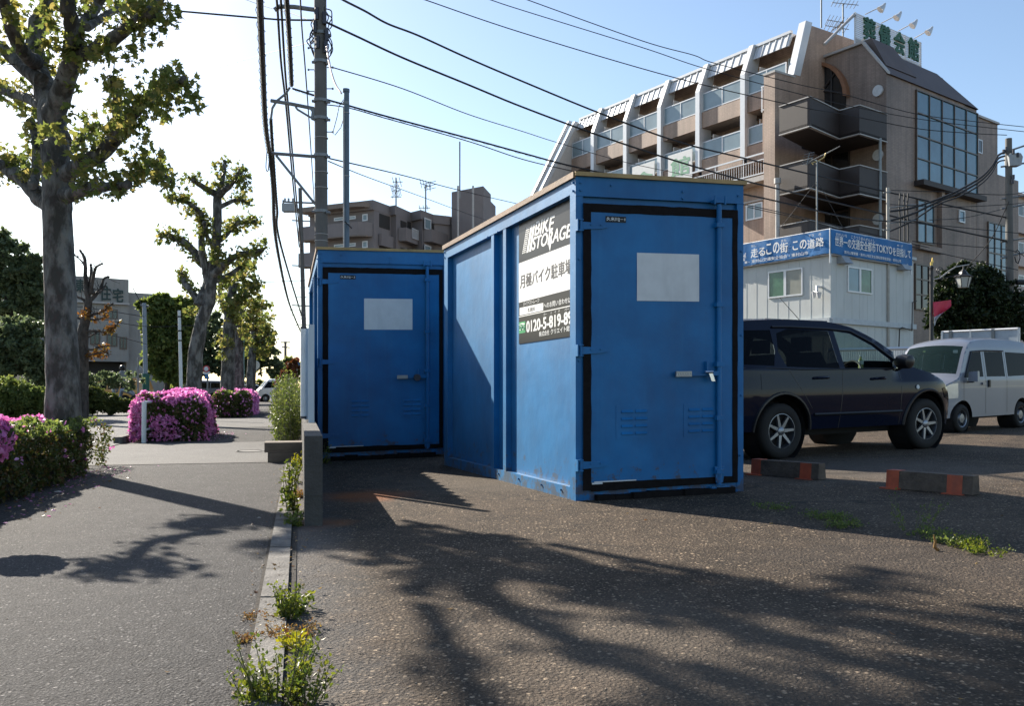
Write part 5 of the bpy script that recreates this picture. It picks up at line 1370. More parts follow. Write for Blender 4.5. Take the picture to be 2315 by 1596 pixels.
# three more further along the row
random.seed(13)
t3_c = [(500, 600, 18, 0), (520, 640, 22, .5), (545, 625, 24, 0), (560, 600, 20, .6), (575, 640, 22, 0), (545, 670, 24, 0), (570, 690, 24, .5), (520, 690, 22, -.5), (535, 720, 20, 0), (500, 675, 16, .3), (580, 670, 14, 0), (555, 750, 16, 0), (510, 770, 14, -.5), (500, 800, 10, -.5)]
pollard(33.0, (514, 895), ([(514, 880), (516, 780), (520, 700), (528, 640)], [0.26, 0.23, 0.2, 0.14]), [([(518, 720), (500, 680), (498, 610)], .12, .07, 0), ([(520, 700), (550, 670), (575, 640)], .12, .06, 0), ([(518, 790), (505, 780), (500, 760)], .08, .05, 0)], t3_c,
        'plane tree just right of the leaning one, its crown touching it', 0.16, 0.75)
t4_c = [(560, 650, 18, 0), (590, 690, 16, 0), (575, 720, 22, 0), (600, 720, 16, .5), (545, 740, 18, 0), (585, 745, 16, 0), (560, 770, 12, 0), (530, 650, 16, 0)]
pollard(38.0, (536, 893), ([(536, 880), (536, 790), (540, 720), (552, 670)], [0.30, 0.26, 0.2, 0.14]), [([(538, 740), (565, 710), (590, 690)], .12, .06, 0), ([(538, 770), (555, 750), (580, 745)], .1, .06, 0)], t4_c,
        'plane tree between the pale green post and the tree with the touching crown', 0.18, 0.6)
t5_c = [(600, 740, 18, 0), (580, 770, 18, 0), (610, 765, 14, 0), (575, 700, 18, 0), (600, 790, 12, 0), (560, 800, 10, 0), (590, 800, 14, 0)]
pollard(44.0, (566, 892), ([(566, 880), (570, 800), (575, 740)], [0.24, 0.2, 0.14]), [([(570, 790), (590, 770), (605, 755)], .1, .06, 0)], t5_c,
        'farthest plane tree of the row, just left of the round mirror', 0.2, 0.6)
# bare pollarded tree in front of the housing block
random.seed(14)
bt_l = [([(200, 680), (196, 657), (193, 618), (191, 585), (182, 567)], .13, .05, 0), ([(191, 600), (186, 592), (169, 577)], .05, .025, .3), ([(200, 670), (206, 618), (205, 599)], .09, .05, .4), ([(203, 665), (214, 614), (219, 602), (232, 596)], .08, .035, -.4),
        ([(202, 680), (214, 669), (227, 653), (235, 630), (246, 626)], .10, .04, .5), ([(198, 690), (188, 677), (169, 669)], .08, .05, 0), ([(200, 716), (218, 708), (231, 704), (255, 686)], .07, .03, -.5), ([(198, 722), (220, 722), (240, 716)], .06, .03, .3),
        ([(190, 752), (210, 748), (237, 750), (256, 742), (268, 727)], .07, .03, -.3), ([(190, 765), (205, 760), (220, 750)], .05, .03, .4), ([(188, 790), (210, 790), (225, 784), (245, 782)], .06, .03, 0), ([(188, 805), (215, 800), (240, 796), (246, 806)], .05, .02, -.4), ([(190, 725), (170, 715), (160, 712)], .06, .04, .2),
        ([(212, 665), (205, 640), (212, 625)], .08, .05, .3), ([(222, 662), (232, 655), (240, 640)], .05, .03, .3)]
bt_c = [(195, 712, 9, -.3), (190, 708, 7, -.3), (230, 704, 8, -.5), (243, 694, 7, -.5), (238, 716, 6, .3), (250, 745, 9, -.3), (262, 735, 7, -.3), (240, 748, 6, -.3), (205, 806, 9, 0), (218, 798, 9, 0), (240, 797, 9, -.3), (225, 804, 7, 0), (215, 722, 5, .2), (236, 782, 3, 0)]
pollard(27.0, (184, 900), ([(184, 880), (186, 794), (188, 745), (196, 712), (200, 680)], [.20,.17,.155,.13,.11]), [(p_, a_ * .68, b_ * .6, c_) for p_, a_, b_, c_ in bt_l], bt_c, 'dark bare pollarded tree with orange tufts in front of the housing block', 0.10, 1.6, (m_bark2, m_leafo), None)

def bushy(name, px, py_base, Y, outline, label, cat, lm, lsize, n, group=None, trunk=True, depth=1.0, bm_=None, clump=0.5):
    """outline: list of ellipses (px, py, rx, ry) making the crown; n leaves; clumps with gaps between"""
    bx_ = (px - CXP) / FP * Y
    root = empty(name, Vector((bx_, Y, gz(bx_))), label, cat, group)
    if trunk:
        mb = MB(); cy = sum(o[1] for o in outline) / len(outline); b0 = Vector((bx_, Y, gz(bx_) - .1))
        top = P(px, cy, Y); h = (top - b0).length; mb.tube([b0, b0.lerp(top, .5) + Vector((.1, 0, 0)), top], [h * .035, h * .028, h * .015], 10)
        for (x, y, rx, ry) in outline:
            e = P(x, y, Y + U(-.5, .5) * depth); s_ = b0.lerp(top, U(.45, .9)); m_ = s_.lerp(e, .5) + Vector((0, 0, .06 * h)); mb.tube([s_, m_, e], [h * .016, h * .011, h * .004], 6)
        mb.build('trunk', bm_ or m_bark2, root, smooth=True)
    outline = list(outline)
    for (x, y, rx, ry) in list(outline):
        for _ in range(4):
            a = U(0, 2 * pi); outline.append((x + cos(a) * rx * .95, y + sin(a) * ry * .95, rx * U(.18, .42), ry * U(.18, .42)))
    ml = MB(); tot = sum(o[2] * o[3] for o in outline)
    for (x, y, rx, ry) in outline:
        c = P(x, y, Y); a = rx / FP * Y; b_ = ry / FP * Y; d_ = (a + b_) / 2 * depth
        k = int(1.7 * n * rx * ry / tot); cl = max(4, k // 22)
        for q in range(cl):
            d = rnd_unit(); t = (0.25 + 0.90 * R() ** 0.6)
            cc = Vector((c.x + d.x * a * t, c.y + d.y * d_ * t, c.z + d.z * b_ * t))
            cloud(ml, cc, clump * (a + b_) / 2 * U(.18, .5), 22, lsize * .72, RHOMB, 0.6)
    ml.build('crown', lm, root)
    return root
random.seed(21)
bushy('broadleaf_tree', 20, 900, 36, [(10, 600, 50, 60), (55, 640, 40, 50), (80, 680, 30, 40), (20, 690, 55, 50), (-40, 620, 60, 70), (5, 545, 22, 25), (60, 600, 30, 25)], 'tall dark green tree at the left edge behind the big trunk', 'tree', m_leafd, 0.30, 9000, depth=.8)
bushy('shrub', 40, 900, 30, [(30, 790, 60, 60), (80, 800, 40, 50), (-20, 800, 60, 60), (50, 745, 50, 30), (100, 830, 25, 35)], 'grey green shrubbery under the dark tree at the left edge', 'shrub', m_leafd, 0.20, 8000, trunk=False)
bushy('shrub', 150, 900, 38, [(150, 850, 40, 30), (90, 850, 40, 35), (220, 860, 50, 20), (280, 860, 40, 18)], 'low dark shrubbery in front of the housing block ground floor', 'shrub', m_leafd, 0.2, 3500, trunk=False)
bushy('broadleaf_tree', 375, 900, 46, [(360, 700, 32, 30), (395, 720, 36, 40), (350, 750, 28, 40), (380, 780, 40, 50), (410, 760, 30, 45), (420, 690, 20, 16), (350, 820, 26, 30), (400, 840, 36, 25), (330, 690, 14, 14), (370, 680, 25, 12)], 'dense bright green tree right of the housing block, left of the leaning trunk', 'tree', m_leafg, 0.34, 12000, depth=.8)
bushy('broadleaf_tree', 500, 900, 62, [(490, 770, 34, 40), (520, 800, 40, 40), (470, 820, 34, 30), (560, 790, 36, 30), (590, 760, 26, 26), (600, 810, 34, 20), (560, 830, 40, 20), (450, 780, 20, 30), (620, 835, 22, 12), (540, 740, 26, 26), (480, 730, 20, 20)], 'wide dark tree with spreading branches behind the row of plane trees', 'tree', m_leafd, 0.42, 9000, depth=1.0, clump=.4)
bushy('hedge', 590, 900, 92, [(610, 872, 24, 8), (580, 870, 24, 9), (545, 870, 20, 9)], 'clipped green hedge far along the street behind the white truck', 'hedge', m_leafg, 0.28, 1800, trunk=False)
bushy('broadleaf_tree', 660, 900, 95, [(655, 835, 24, 22), (675, 840, 20, 22), (630, 850, 14, 12)], 'pale green tree at the far end of the street', 'tree', m_leafg, 0.5, 2500, trunk=False)
bushy('shrub', 655, 900, 40, [(650, 850, 14, 18), (662, 835, 12, 20), (640, 865, 14, 14)], 'reddish bush above the roadside weeds by the fence', 'shrub', m_leafr, 0.2, 1500, trunk=False)
bushy('broadleaf_tree', 2190, 900, 34, [(2160, 700, 50, 70), (2210, 690, 55, 75), (2150, 640, 30, 30), (2200, 625, 40, 30), (2255, 700, 34, 60), (2290, 690, 24, 50), (2140, 730, 34, 40), (2300, 740, 20, 30), (2240, 640, 30, 30), (2170, 610, 20, 16)], 'very dark dense tree behind the street lantern and utility pole', 'tree', leaf_mat('deep_leaves', [(0.012, 0.022, 0.009), (0.022, 0.036, 0.012), (0.035, 0.05, 0.016)], 0.2), 0.22, 16000, depth=.7, clump=.6)

# clipped hedges: leafy shell on a dark twiggy core
def hedge(o0, o1, y0, y1, h, label, flowers, n, lsize, fsize, sparse_end=False, group='clipped azalea hedges', cat='hedge', fmat=None, topmat=None, fspots=None):
    c = SP((o0 + o1) / 2, (y0 + y1) / 2)
    root = empty('hedge', c, label, cat, group)
    ml, mf, mt = MB(), MB(), MB()
    def pt(u_, v_, w_):     # u across, v along, w up, 0..1
        rd = 1 - .20 * max(0, (w_ - .55) / .45) ** 2.2
        u2 = (u_ - .5) * rd + .5; rv = 1 - (.35 / max(1, y1 - y0)) * max(0, (w_ - .55) / .45) ** 2.2
        q = SP(lerp(o0, o1, u2), lerp(y0, y1, (v_ - .5) * rv + .5), 0)
        hh = h * (1 + 0.13 * noise.noise(Vector((q.x * 1.3, q.y * 1.3, 0))) + 0.06 * noise.noise(Vector((q.x * 5, q.y * 5, 3))))
        return Vector((q.x, q.y, q.z + 0.02 + w_ * hh))
    Lh = (y1 - y0); Wd = (o1 - o0)
    areas = [('top', Wd * Lh), ('right', Lh * h), ('front', Wd * h), ('left', Lh * h * .6), ('back', Wd * h * .5)]
    tot = sum(a for _, a in areas)
    for nm, a in areas:
        k = int(n * a / tot)
        for _ in range(k):
            u_, v_, w_ = R(), R(), R() ** .8
            d = R() ** 2 * 0.10
            if nm == 'top': w_ = 1 - d * .8; nn_ = Vector((0, 0, 1))
            elif nm == 'right': u_ = 1 - d * .5; nn_ = nS
            elif nm == 'left': u_ = d * .5; nn_ = -nS
            elif nm == 'front': v_ = d * .12 * 6 / max(1, Lh); nn_ = -dS
            else: v_ = 1 - d * .12 * 6 / max(1, Lh); nn_ = dS
            # rounded shoulders
            if nm in ('right', 'left', 'front', 'back') and w_ > .86 and R() < .35: continue
            p = pt(u_, v_, w_); bump = noise.noise(p * 2.3) * .13 + noise.noise(p * 7) * .04
            if sparse_end and v_ > .86 and R() < .75: continue
            p = p + nn_ * bump
            nr_ = (nn_ * .6 + rnd_unit()).normalized()
            fl = noise.noise(p * 1.9 + Vector((9, 0, 0)))
            pick = flowers(nm, u_, v_, w_, fl)
            if R() < pick: 
                leaf(mf, p + nn_ * .03, fsize * U(.7, 1.2), FLOWER, nr_)
                if R() < .7: leaf(mf, p + nn_ * .02 + rnd_unit() * fsize * .6, fsize * U(.7, 1.2), FLOWER, rnd_unit())
            else: leaf(mt if (nm == 'top' or w_ > .93) and topmat else ml, p, lsize * U(.7, 1.3), RHOMB, nr_)
    # inner mass
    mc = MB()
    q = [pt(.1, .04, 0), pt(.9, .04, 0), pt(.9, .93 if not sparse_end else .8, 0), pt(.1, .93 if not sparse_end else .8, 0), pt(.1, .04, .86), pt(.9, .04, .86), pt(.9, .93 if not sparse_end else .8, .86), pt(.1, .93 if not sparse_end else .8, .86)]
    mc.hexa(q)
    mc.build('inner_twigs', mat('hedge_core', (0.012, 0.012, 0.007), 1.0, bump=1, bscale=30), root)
    if sparse_end:
        mb = MB()
        for _ in range(70):
            b0 = pt(U(.2, .9), U(.78, .9), 0.0); e = pt(U(.1, 1), U(.82, 1.03), U(.3, .95)); mb.tube([b0, b0.lerp(e, .5) + rnd_unit() * .05, e], [.007, .005, .002], 4, cap=False)
        mb.build('twigs', m_bark2, root)
    ml.build('foliage', m_hedge, root)
    if topmat and mt.v: mt.build('new_growth', topmat, root)
    if mf.v: mf.build('blossom', fmat or m_pink, root)
    return root
random.seed(31)
hedge(-3.45, -2.25, 5.0, 11.3, 0.56, 'low front hedge at the left edge with pink blossom only along its top', lambda nm, u_, v_, w_, fl: (0.8 if fl > .08 else .03) if (nm == 'top' or w_ > .93) and u_ < .75 and v_ < .9 else .003, 46000, 0.042, 0.042, sparse_end=True, topmat=m_leafg)
hedge(-3.0, -1.68, 16.5, 19.4, 0.80, 'clipped azalea hedge behind the white guard post, covered in pink blossom', lambda nm, u_, v_, w_, fl: (.6 if fl > -.05 else .15) if (nm == 'top' or w_ > .88) else ((.6 if u_ < .2 else (.35 if fl > .15 else .03)) if nm == 'front' else (.35 if fl > .15 else .03)), 34000, 0.05, 0.052, topmat=m_leafg)
hedge(-3.0, -1.68, 31.5, 38.5, 0.85, 'farther clipped hedge with a dark end and pink blossom on its far part', lambda nm, u_, v_, w_, fl: 0.03 if v_ < .35 or nm == 'front' else (.7 if fl > -.1 else .25), 26000, 0.08, 0.085, topmat=m_leafg)
# road side hedges on the other side of the street
bushy('shrub', 40, 900, 23, [(-30, 905, 50, 45), (30, 900, 42, 42), (75, 908, 34, 34), (10, 925, 40, 34), (105, 915, 14, 28)], 'rounded sunlit green bushes at the left edge beyond the front hedge', 'shrub', m_leafg, 0.10, 22000, trunk=False, clump=.5)
bushy('hedge', 240, 900, 36, [(178, 896, 18, 30), (200, 902, 20, 28), (225, 907, 20, 24), (250, 912, 20, 19), (275, 916, 18, 14), (296, 918, 12, 8)], 'long trimmed hedge with bright top sloping down beyond the big trunk', 'hedge', leaf_mat('trim_leaves', [(0.04, 0.055, 0.018), (0.08, 0.10, 0.025), (0.13, 0.14, 0.035)], .35), 0.13, 15000, trunk=False, clump=.5)
# bright azalea mound at the very left
mb = MB(); root = empty('azalea_bush', SP(-2.05, 5.6), 'bright pink azalea mound cut by the left edge of the view', 'shrub')
c = P(-40, 992, 5.5); mf = MB(); ml = MB()
for _ in range(1500):
    d = rnd_unit(); p = c + Vector((d.x * .16, d.y * .2, d.z * .15)) * (.85 + .2 * R()); leaf(mf if R() < .85 else ml, p, .05 * U(.7, 1.2), FLOWER, (d + rnd_unit() * .7).normalized())
mf.build('blossom', m_pink, root); ml.build('foliage', m_hedge, root)

# weeds
def weed(base, h, n, spread, label, lm=None, lsize=.02, stemy=True, lean=(0, 0), name='weed', dens=14, group=None):
    root = empty(name, base, label, 'weed', group)
    ms, ml = MB(), MB()
    for _ in range(n):
        a = U(0, 2 * pi); r_ = spread * R() ** .5
        b0 = base + Vector((cos(a) * r_ * .5, sin(a) * r_ * .5, -.005)); hh = h * U(.45, 1.0)
        e = b0 + Vector((cos(a) * r_ * .7 + lean[0] * hh, sin(a) * r_ * .7 + lean[1] * hh, hh))
        m_ = b0.lerp(e, .5) + rnd_unit() * hh * .08
        ms.tube([b0, m_, e], [h * .008 + .0008, h * .006 + .0006, .0006], 4, cap=False)
        for k in range(dens):
            t = U(.12, 1.02); p = b0.lerp(m_, t * 2) if t < .5 else m_.lerp(e, min(1, (t - .5) * 2))
            d = (rnd_unit() + Vector((0, 0, .4))).normalized()
            leaf(ml, p + d * .2 * lsize + rnd_unit() * lsize * .8, lsize * U(.6, 1.4) * (1.25 - .5 * t), RHOMB if stemy else BLADE, None, d)
    ms.build('stem', m_stem, root); ml.build('foliage', lm or m_weed, root)
random.seed(41)
weed(G(625, 1590), .22, 26, .11, 'tall leafy weed at the bottom edge growing out of the kerb joint', lsize=.017, dens=26)
weed(G(690, 1592), .19, 14, .09, 'thinner leafy weed at the bottom edge, right of the tall one', lsize=.016, dens=20, lean=(.1, 0))
weed(G(575, 1600), .12, 12, .07, 'short weed at the bottom edge on the pavement side', lsize=.016, dens=18)
weed(G(652, 1440), .05, 60, .10, 'low dry reddish weed patch on the kerb between the taller weeds', m_dry, .012, dens=10)
weed(G(662, 1468), .055, 16, .05, 'small bright yellow weed on the kerb joint', leaf_mat('yellow_leaves', [(.25, .24, .03), (.35, .32, .04)], .4), .022, dens=10)
weed(G(650, 1402), .15, 22, .055, 'upright green weed on the kerb, second cluster from the bottom', lsize=.018, dens=22)
weed(G(672, 1385), .085, 16, .06, 'broad leaved green weed right beside the upright kerb weed', lsize=.028, dens=10)
weed(G(575, 1400), .03, 40, .06, 'dry tuft lying on the asphalt beside the kerb, upper one', m_dry, .012, dens=6)
weed(G(565, 1450), .035, 40, .06, 'dry tuft lying on the asphalt beside the kerb, lower one', m_dry, .012, dens=6)
weed(G(657, 1160), .42, 14, .05, 'tall thin weed standing in front of the concrete wall end', lsize=.035, dens=16)
weed(G(664, 1090), .25, 14, .08, 'bushy weed between the wall and the kerb', lsize=.03, dens=14)
weed(G(655, 1190), .13, 12, .08, 'low dark weed at the foot of the wall end', m_leafg, .03, dens=10)
weed(G(672, 1125), .07, 60, .10, 'brown dry weeds in the joint beside the wall', m_dry, .02, dens=7)
weed(G(672, 1058), .16, 10, .05, 'yellow leaved weed beside the step blocks', leaf_mat('yellow_leaves2', [(.25, .24, .03), (.35, .32, .04)], .4), .05, dens=8)
weed(G(670, 1190), .03, 12, .05, 'pale little weed below the wall end', m_weed, .02, dens=8)
weed(P(738, 1003, 10.9) - Vector((0, 0, .25)), .33, 8, .05, 'creeper at the lower left corner of the far container', m_weed, .03, dens=12, name='creeper')
root = empty('tall_weeds', SP(-0.15, 17), 'tall bushy roadside weeds against the white panel fence', 'weed')
ms, ml = MB(), MB()
for _ in range(520):
    y = U(14.5, 25); o_ = U(-.28, .14) * (1 if y > 16 else .7); b0 = SP(o_, y); hh = U(.5, 1.25) * (1 if o_ > -.3 else .75)
    e = b0 + Vector((U(-.15, .1), U(-.1, .1), hh)); ms.tube([b0, e], [.006, .002], 4, cap=False)
    for k in range(34): leaf(ml, b0.lerp(e, R() ** .8) + rnd_unit() * .09, .05 * U(.6, 1.2), RHOMB)
ms.build('stem', m_stem, root); ml.build('foliage', leaf_mat('wayside_leaves', [(.05, .07, .02), (.10, .13, .03), (.17, .18, .05)], .4), root)
# thin growth on the right of the lot
for i, (x, y, h, n, sp, dens, lab) in enumerate(((1865, 1172, .05, 50, .16, 9, 'thin green moss and weeds on the asphalt, left patch'), (1905, 1190, .04, 40, .14, 9, 'thin weed patch between the left patch and the tall stalks'),
        (2052, 1195, .24, 9, .22, 14, 'sparse tall weed stalks right of the wheel stop'), (2160, 1228, .05, 40, .14, 9, 'low dark weeds near the right edge'), (2190, 1240, .07, 34, .12, 12, 'sunlit yellow green weed near the right edge'), (2235, 1252, .04, 24, .13, 9, 'flat sunlit weed farthest right'),
        (1745, 1150, .04, 30, .14, 7, 'faint weeds at the foot of the near container'), (2095, 1212, .05, 26, .14, 8, 'short dark weeds between the stalks and the sunlit weed'))):
    g_ = G(x, y); weed(g_, h, n, sp, lab, m_dry if False else (m_weed if i in (4, 5) else m_leafg), .018, dens=dens)
mb = MB(); g_ = G(2112, 1246)
mb.tube([g_ + Vector((.02, 0, .004)), g_ + Vector((0, 0, .02)), g_ + Vector((.004, 0, .05)), g_ + Vector((-.005, 0, .085))], [.01, .009, .007, .003], 6)
tag(mb.build('dead_leaf', m_dry), 'curled pinkish dead stalk standing on the asphalt near the right edge', 'leaf')
# scattered dead leaves near the hedge
for k, (x, y, s_) in enumerate(((120, 1115, .09), (585, 1172, .03))):
    g_ = G(x, y); mb = MB(); leaf(mb, g_ + Vector((0, 0, .012)), s_, FLOWER, Vector((.1, -.1, 1)).normalized())
    o = mb.build('dead_leaf', mat('pale_leaf', (.35, .33, .30), .8)); tag(o, ['large pale dead leaf on the pavement beside the front hedge', 'small dead leaf on the pavement near the kerb'][k], 'leaf')
# ------------------------------------------------------------------ poles and wires
m_pole = mat('pole_concrete', (0.13, 0.125, 0.115), 0.85, var=0.15, scale=2, bump=0.3, bscale=30, grime=0.3)
m_poleb = mat('pole_bluegrey', (0.09, 0.13, 0.17), 0.5, var=0.1)
m_wire = mat('wire_black', (0.012, 0.012, 0.013), 0.6)
m_galv = mat('galvanised', (0.20, 0.21, 0.21), 0.5, 0.5)
m_teal = mat('teal_paint', (0.16, 0.32, 0.30), 0.5)
m_whitep = mat('white_paint', (0.62, 0.66, 0.66), 0.45, var=0.06, grime=0.15)
m_box = mat('transformer_grey', (0.30, 0.32, 0.33), 0.5)
m_red = mat('sign_red', (0.45, 0.03, 0.03), 0.4)
def PZ(px, py, Z):
    Y = (Z - HC) * FP / (YH - py); return P(px, py, Y)
def pole(px, Y, top, r0, r1, label, m=None, name='utility_pole', pxt=None, group=None):
    X = (px - CXP) / FP * Y; root = empty(name, Vector((X, Y, gz(X))), label, 'pole', group)
    Xt = ((pxt or px) - CXP) / FP * Y
    mb = MB(); mb.tube([Vector((X, Y, gz(X) - .1)), Vector(((X + Xt) / 2, Y, top / 2)), Vector((Xt, Y, top))], [r0, (r0 + r1) / 2, r1], 16)
    mb.build('post', m or m_pole, root, smooth=True, angle=60)
    return root
# main pole
YA = 21.0
pa = pole(728, YA, 11.5, 0.158, 0.145, 'large concrete utility pole rising behind the far container', pxt=723)
def ring(par, px, py, Y, r, h=.06, m=None, nm='clamp'):
    c = P(px, py, Y); mb = MB(); mb.tube([c - Vector((0, 0, h / 2)), c + Vector((0, 0, h / 2))], r, 16); mb.build(nm, m or m_galv, par, smooth=True)
for y in (76, 140, 228, 268, 352, 478): 
    ring(pa, 725, y, YA, 0.175, .07)
    mb = MB(); mb.tube([P(705, y, YA - .1), P(713, y, YA - .1)], .035, 8); mb.build('clamp_bolt', m_galv, pa); mb = MB(); mb.tube([P(737, y + 2, YA - .1), P(746, y + 3, YA - .1)], .035, 8); mb.build('clamp_bolt', m_galv, pa)
for y in (390, 425, 530, 312, 545): ring(pa, 726, y, YA, 0.164, .012, m_cap, 'band')
for k, y in enumerate((108, 152, 157, 200, 206, 298)):
    mb = MB(); a = 711 if k % 2 == 0 else 739; e = a - 14 if k % 2 == 0 else a + 13
    mb.tube([P(a, y, YA), P(e, y, YA)], .012, 6); mb.tube([P(e, y - 2, YA), P(e, y + 2, YA)], .022, 6); mb.build('step_bolt', m_galv, pa)
def arm(par, pts, Y, r, nm='arm', m=None):
    mb = MB(); mb.tube([P(x, y, Y) for x, y in pts], r, 8); return mb.build(nm, m or m_galv, par, smooth=True)
arm(pa, [(620, 22), (632, 14), (665, 15), (700, 20), (716, 22)], YA, .055)
arm(pa, [(612, 227), (660, 235), (714, 246)], YA, .045); arm(pa, [(668, 241), (672, 247), (700, 264), (712, 268)], YA, .025, 'brace')
mb = MB(); mb.prism([P(x, y, YA - .05) for x, y in ((697, 243), (714, 245), (714, 272), (702, 268), (704, 252))], (0, .1, 0)); mb.build('bracket', m_galv, pa, fix=True)
arm(pa, [(612, 346), (714, 354)], YA, .04); arm(pa, [(624, 351), (712, 461)], YA, .03, 'brace')
arm(pa, [(655, 197), (645, 212), (625, 228), (615, 245), (612, 270)], YA, .03, 'conduit')
# tangle at the top
random.seed(51)
for k in range(16):
    sgn = 1 if k % 2 else -1; x0, y0 = 724 + sgn * U(8, 14), U(2, 90)
    pts = [(x0, y0)]; 
    for j in range(4): pts.append((pts[-1][0] + sgn * U(0, 12) * (1 if j < 2 else -.6), pts[-1][1] + U(4, 18)))
    mb = MB(); o = limb(mb, pts, YA + U(-.3, .3), .014, .014, 0, 5, .3); mb.build('drop_cable', m_wire, pa)
for (x, y) in ((712, 60), (718, 95), (733, 40), (738, 78), (716, 30), (736, 105)):
    mb = MB(); c = P(x, y, YA - .15); mb.tube([c - Vector((0, 0, .14)), c + Vector((0, 0, .14))], [.05, .05], 8); mb.build('insulator', m_darksteel, pa, smooth=True)
mb = MB(); limb(mb, [(738, 105), (742, 130), (748, 160), (758, 190), (772, 211)], YA - .6, .022, .022, -1.2, 6, .05); mb.build('guy_cover', mat('pinkish_sleeve', (0.55, 0.40, 0.36), .5), pa, smooth=True)
# service pole
pb = pole(783, 17.0, HC + (YH - 208) / FP * 17.0, 0.060, 0.053, 'slim blue grey service pole standing right of the large utility pole', m_poleb)
mb = MB(); c = P(782, 208, 17.0); mb.tube([c, c + Vector((0, 0, .06))], .068, 14); mb.build('cap', m_poleb, pb, smooth=True)
ring(pb, 782, 233, 17, .064, .05)
for y in (255, 398, 505): ring(pb, 783, y, 17, .0605, .012, m_cap, 'band')
arm(pb, [(786, 228), (776, 225), (766, 240), (762, 262), (752, 300), (757, 305), (770, 288), (778, 262)], 17, .008, 'drop_cable', m_wire)
arm(pb, [(779, 500), (795, 516)], 16.9, .012, 'bracket', m_wire)
arm(pb, [(776, 240), (777, 560)], 16.93, .012, 'cable_run', m_cap)
# far poles down the street
pf_ = pole(692, 48, HC + (YH - 425) / FP * 48, .14, .10, 'distant concrete pole with a grey transformer box, left of the large pole', pxt=678)
mb = MB(); c = P(655, 470, 48); mb.box(c, (.75, .5, .42)); mb.build('transformer', m_box, pf_)
arm(pf_, [(640, 456), (712, 459)], 48, .05); arm(pf_, [(640, 452), (640, 462)], 48, .05, 'insulator')
for y in (498, 600, 690): arm(pf_, [(660, y), (700, y + 2)], 48, .035)
for y in (650, 672, 720, 735): arm(pf_, [(668, y), (696, y)], 48, .02, 'step_bolt')
for x in (644, 652, 662): arm(pf_, [(x, 448), (x, 456)], 48, .06, 'insulator', m_box)
pg = pole(645, 110, HC + (YH - 772) / FP * 110, .2, .15, 'farthest small utility pole at the end of the street')
arm(pg, [(634, 774), (656, 774)], 110, .08); arm(pg, [(637, 784), (655, 786)], 110, .08)
# left street posts
ph = pole(411, 30, HC + (YH - 702) / FP * 30, .062, .05, 'white pole with two black bands left of the leaning plane tree', m_whitep, pxt=405)
for y in (716, 748, 770): ring(ph, 405 + (y - 716) * .03, y, 30, .060, .05, m_wire, 'band')
pi2 = pole(330, 41, HC + (YH - 685) / FP * 41, .11, .09, 'pale blue grey street pole between the housing block and the green tree', mat('pole_pale', (0.22, 0.27, 0.31), .5), pxt=326)
ring(pi2, 329.5, 868, 41, .16, .95, mat('green_wrap', (.01, .10, .07), .5), 'wrap')
arm(pi2, [(318, 690), (336, 692)], 41, .05); arm(pi2, [(300, 650), (326, 700)], 41, .02, 'wire_stay', m_wire)
pj = pole(312, 36, HC + (YH - 808) / FP * 36, .035, .035, 'thin grey sign post with a triangular sign seen from behind', m_galv, 'sign_post')
mb = MB(); mb.prism([P(x, y, 36) for x, y in ((305, 836), (319, 836), (312, 822))], (0, .03, 0)); mb.build('sign_plate', m_box, pj, fix=True)
pk = pole(549, 40, HC + (YH - 735) / FP * 40, .075, .06, 'pale green street lamp post among the plane trees', m_teal, 'lamp_post')
mb = MB(); c = P(549, 728, 40); mb.tube([c - Vector((0, 0, .2)), c, c + Vector((0, 0, .15))], [.10, .14, .06], 10); mb.build('lamp_head', m_teal, pk, smooth=True)
mb = MB(); c = P(545, 791, 39.8); mb.box(c, (.22, .1, .16)); mb.build('signal_box', m_wire, pk)
pl_ = pole(572, 45, HC + (YH - 826) / FP * 45, .04, .04, 'round traffic mirror seen from behind on a white post', m_whitep, 'mirror_post')
mb = MB(); c = P(575, 826, 45); mb.lathe(c, (0.2, -1, 0), [(0, 0), (.22, .0), (.26, -.04), (.22, -.07), (0, -.1)], 20); mb.build('mirror', m_whitep, pl_, smooth=True)
pm = pole(469, 44, HC + (YH - 828) / FP * 44, .04, .04, 'post with a red ringed round sign above a small plate', m_galv, 'sign_post')
mb = MB(); c = P(466.5, 834, 43.9); mb.tube([c, c + Vector((0, -.03, 0))], .17, 20); mb.build('round_sign', m_red, pm)
mb = MB(); mb.tube([c + Vector((0, -.031, 0)), c + Vector((0, -.04, 0))], .11, 20); mb.build('sign_face', m_whitep, pm)
mb = MB(); c = P(467, 843, 43.9); mb.box(c, (.32, .03, .14)); mb.build('plate', m_whitep, pm)
mb = MB(); mb.prism([P(x, y, 43.9) for x, y in ((461, 857), (473, 857), (470, 846), (464, 846))], (0, .03, 0)); mb.build('crossing_sign', mat('sign_blue', (.03, .15, .35), .4), pm, fix=True)
pn = pole(671, 60, HC + (YH - 806) / FP * 60, .04, .04, 'small parking sign post behind the roadside weeds', m_galv, 'sign_post')
for y, mm in ((814, m_red), (824, MATS['sign_blue'])):
    mb = MB(); c = P(671, y, 59.9); mb.tube([c, c + Vector((0, -.03, 0))], .2, 18); mb.build('round_sign', mm, pn)
pq = pole(650, 52, HC + (YH - 840) / FP * 52, .05, .05, 'grey sign post with a stop triangle turned away beside the red bush', m_galv, 'sign_post')
mb = MB(); mb.prism([P(x, y, 51.9) for x, y in ((653, 844), (665, 844), (659, 862))], (0, .03, 0)); mb.build('sign_plate', m_box, pq, fix=True)
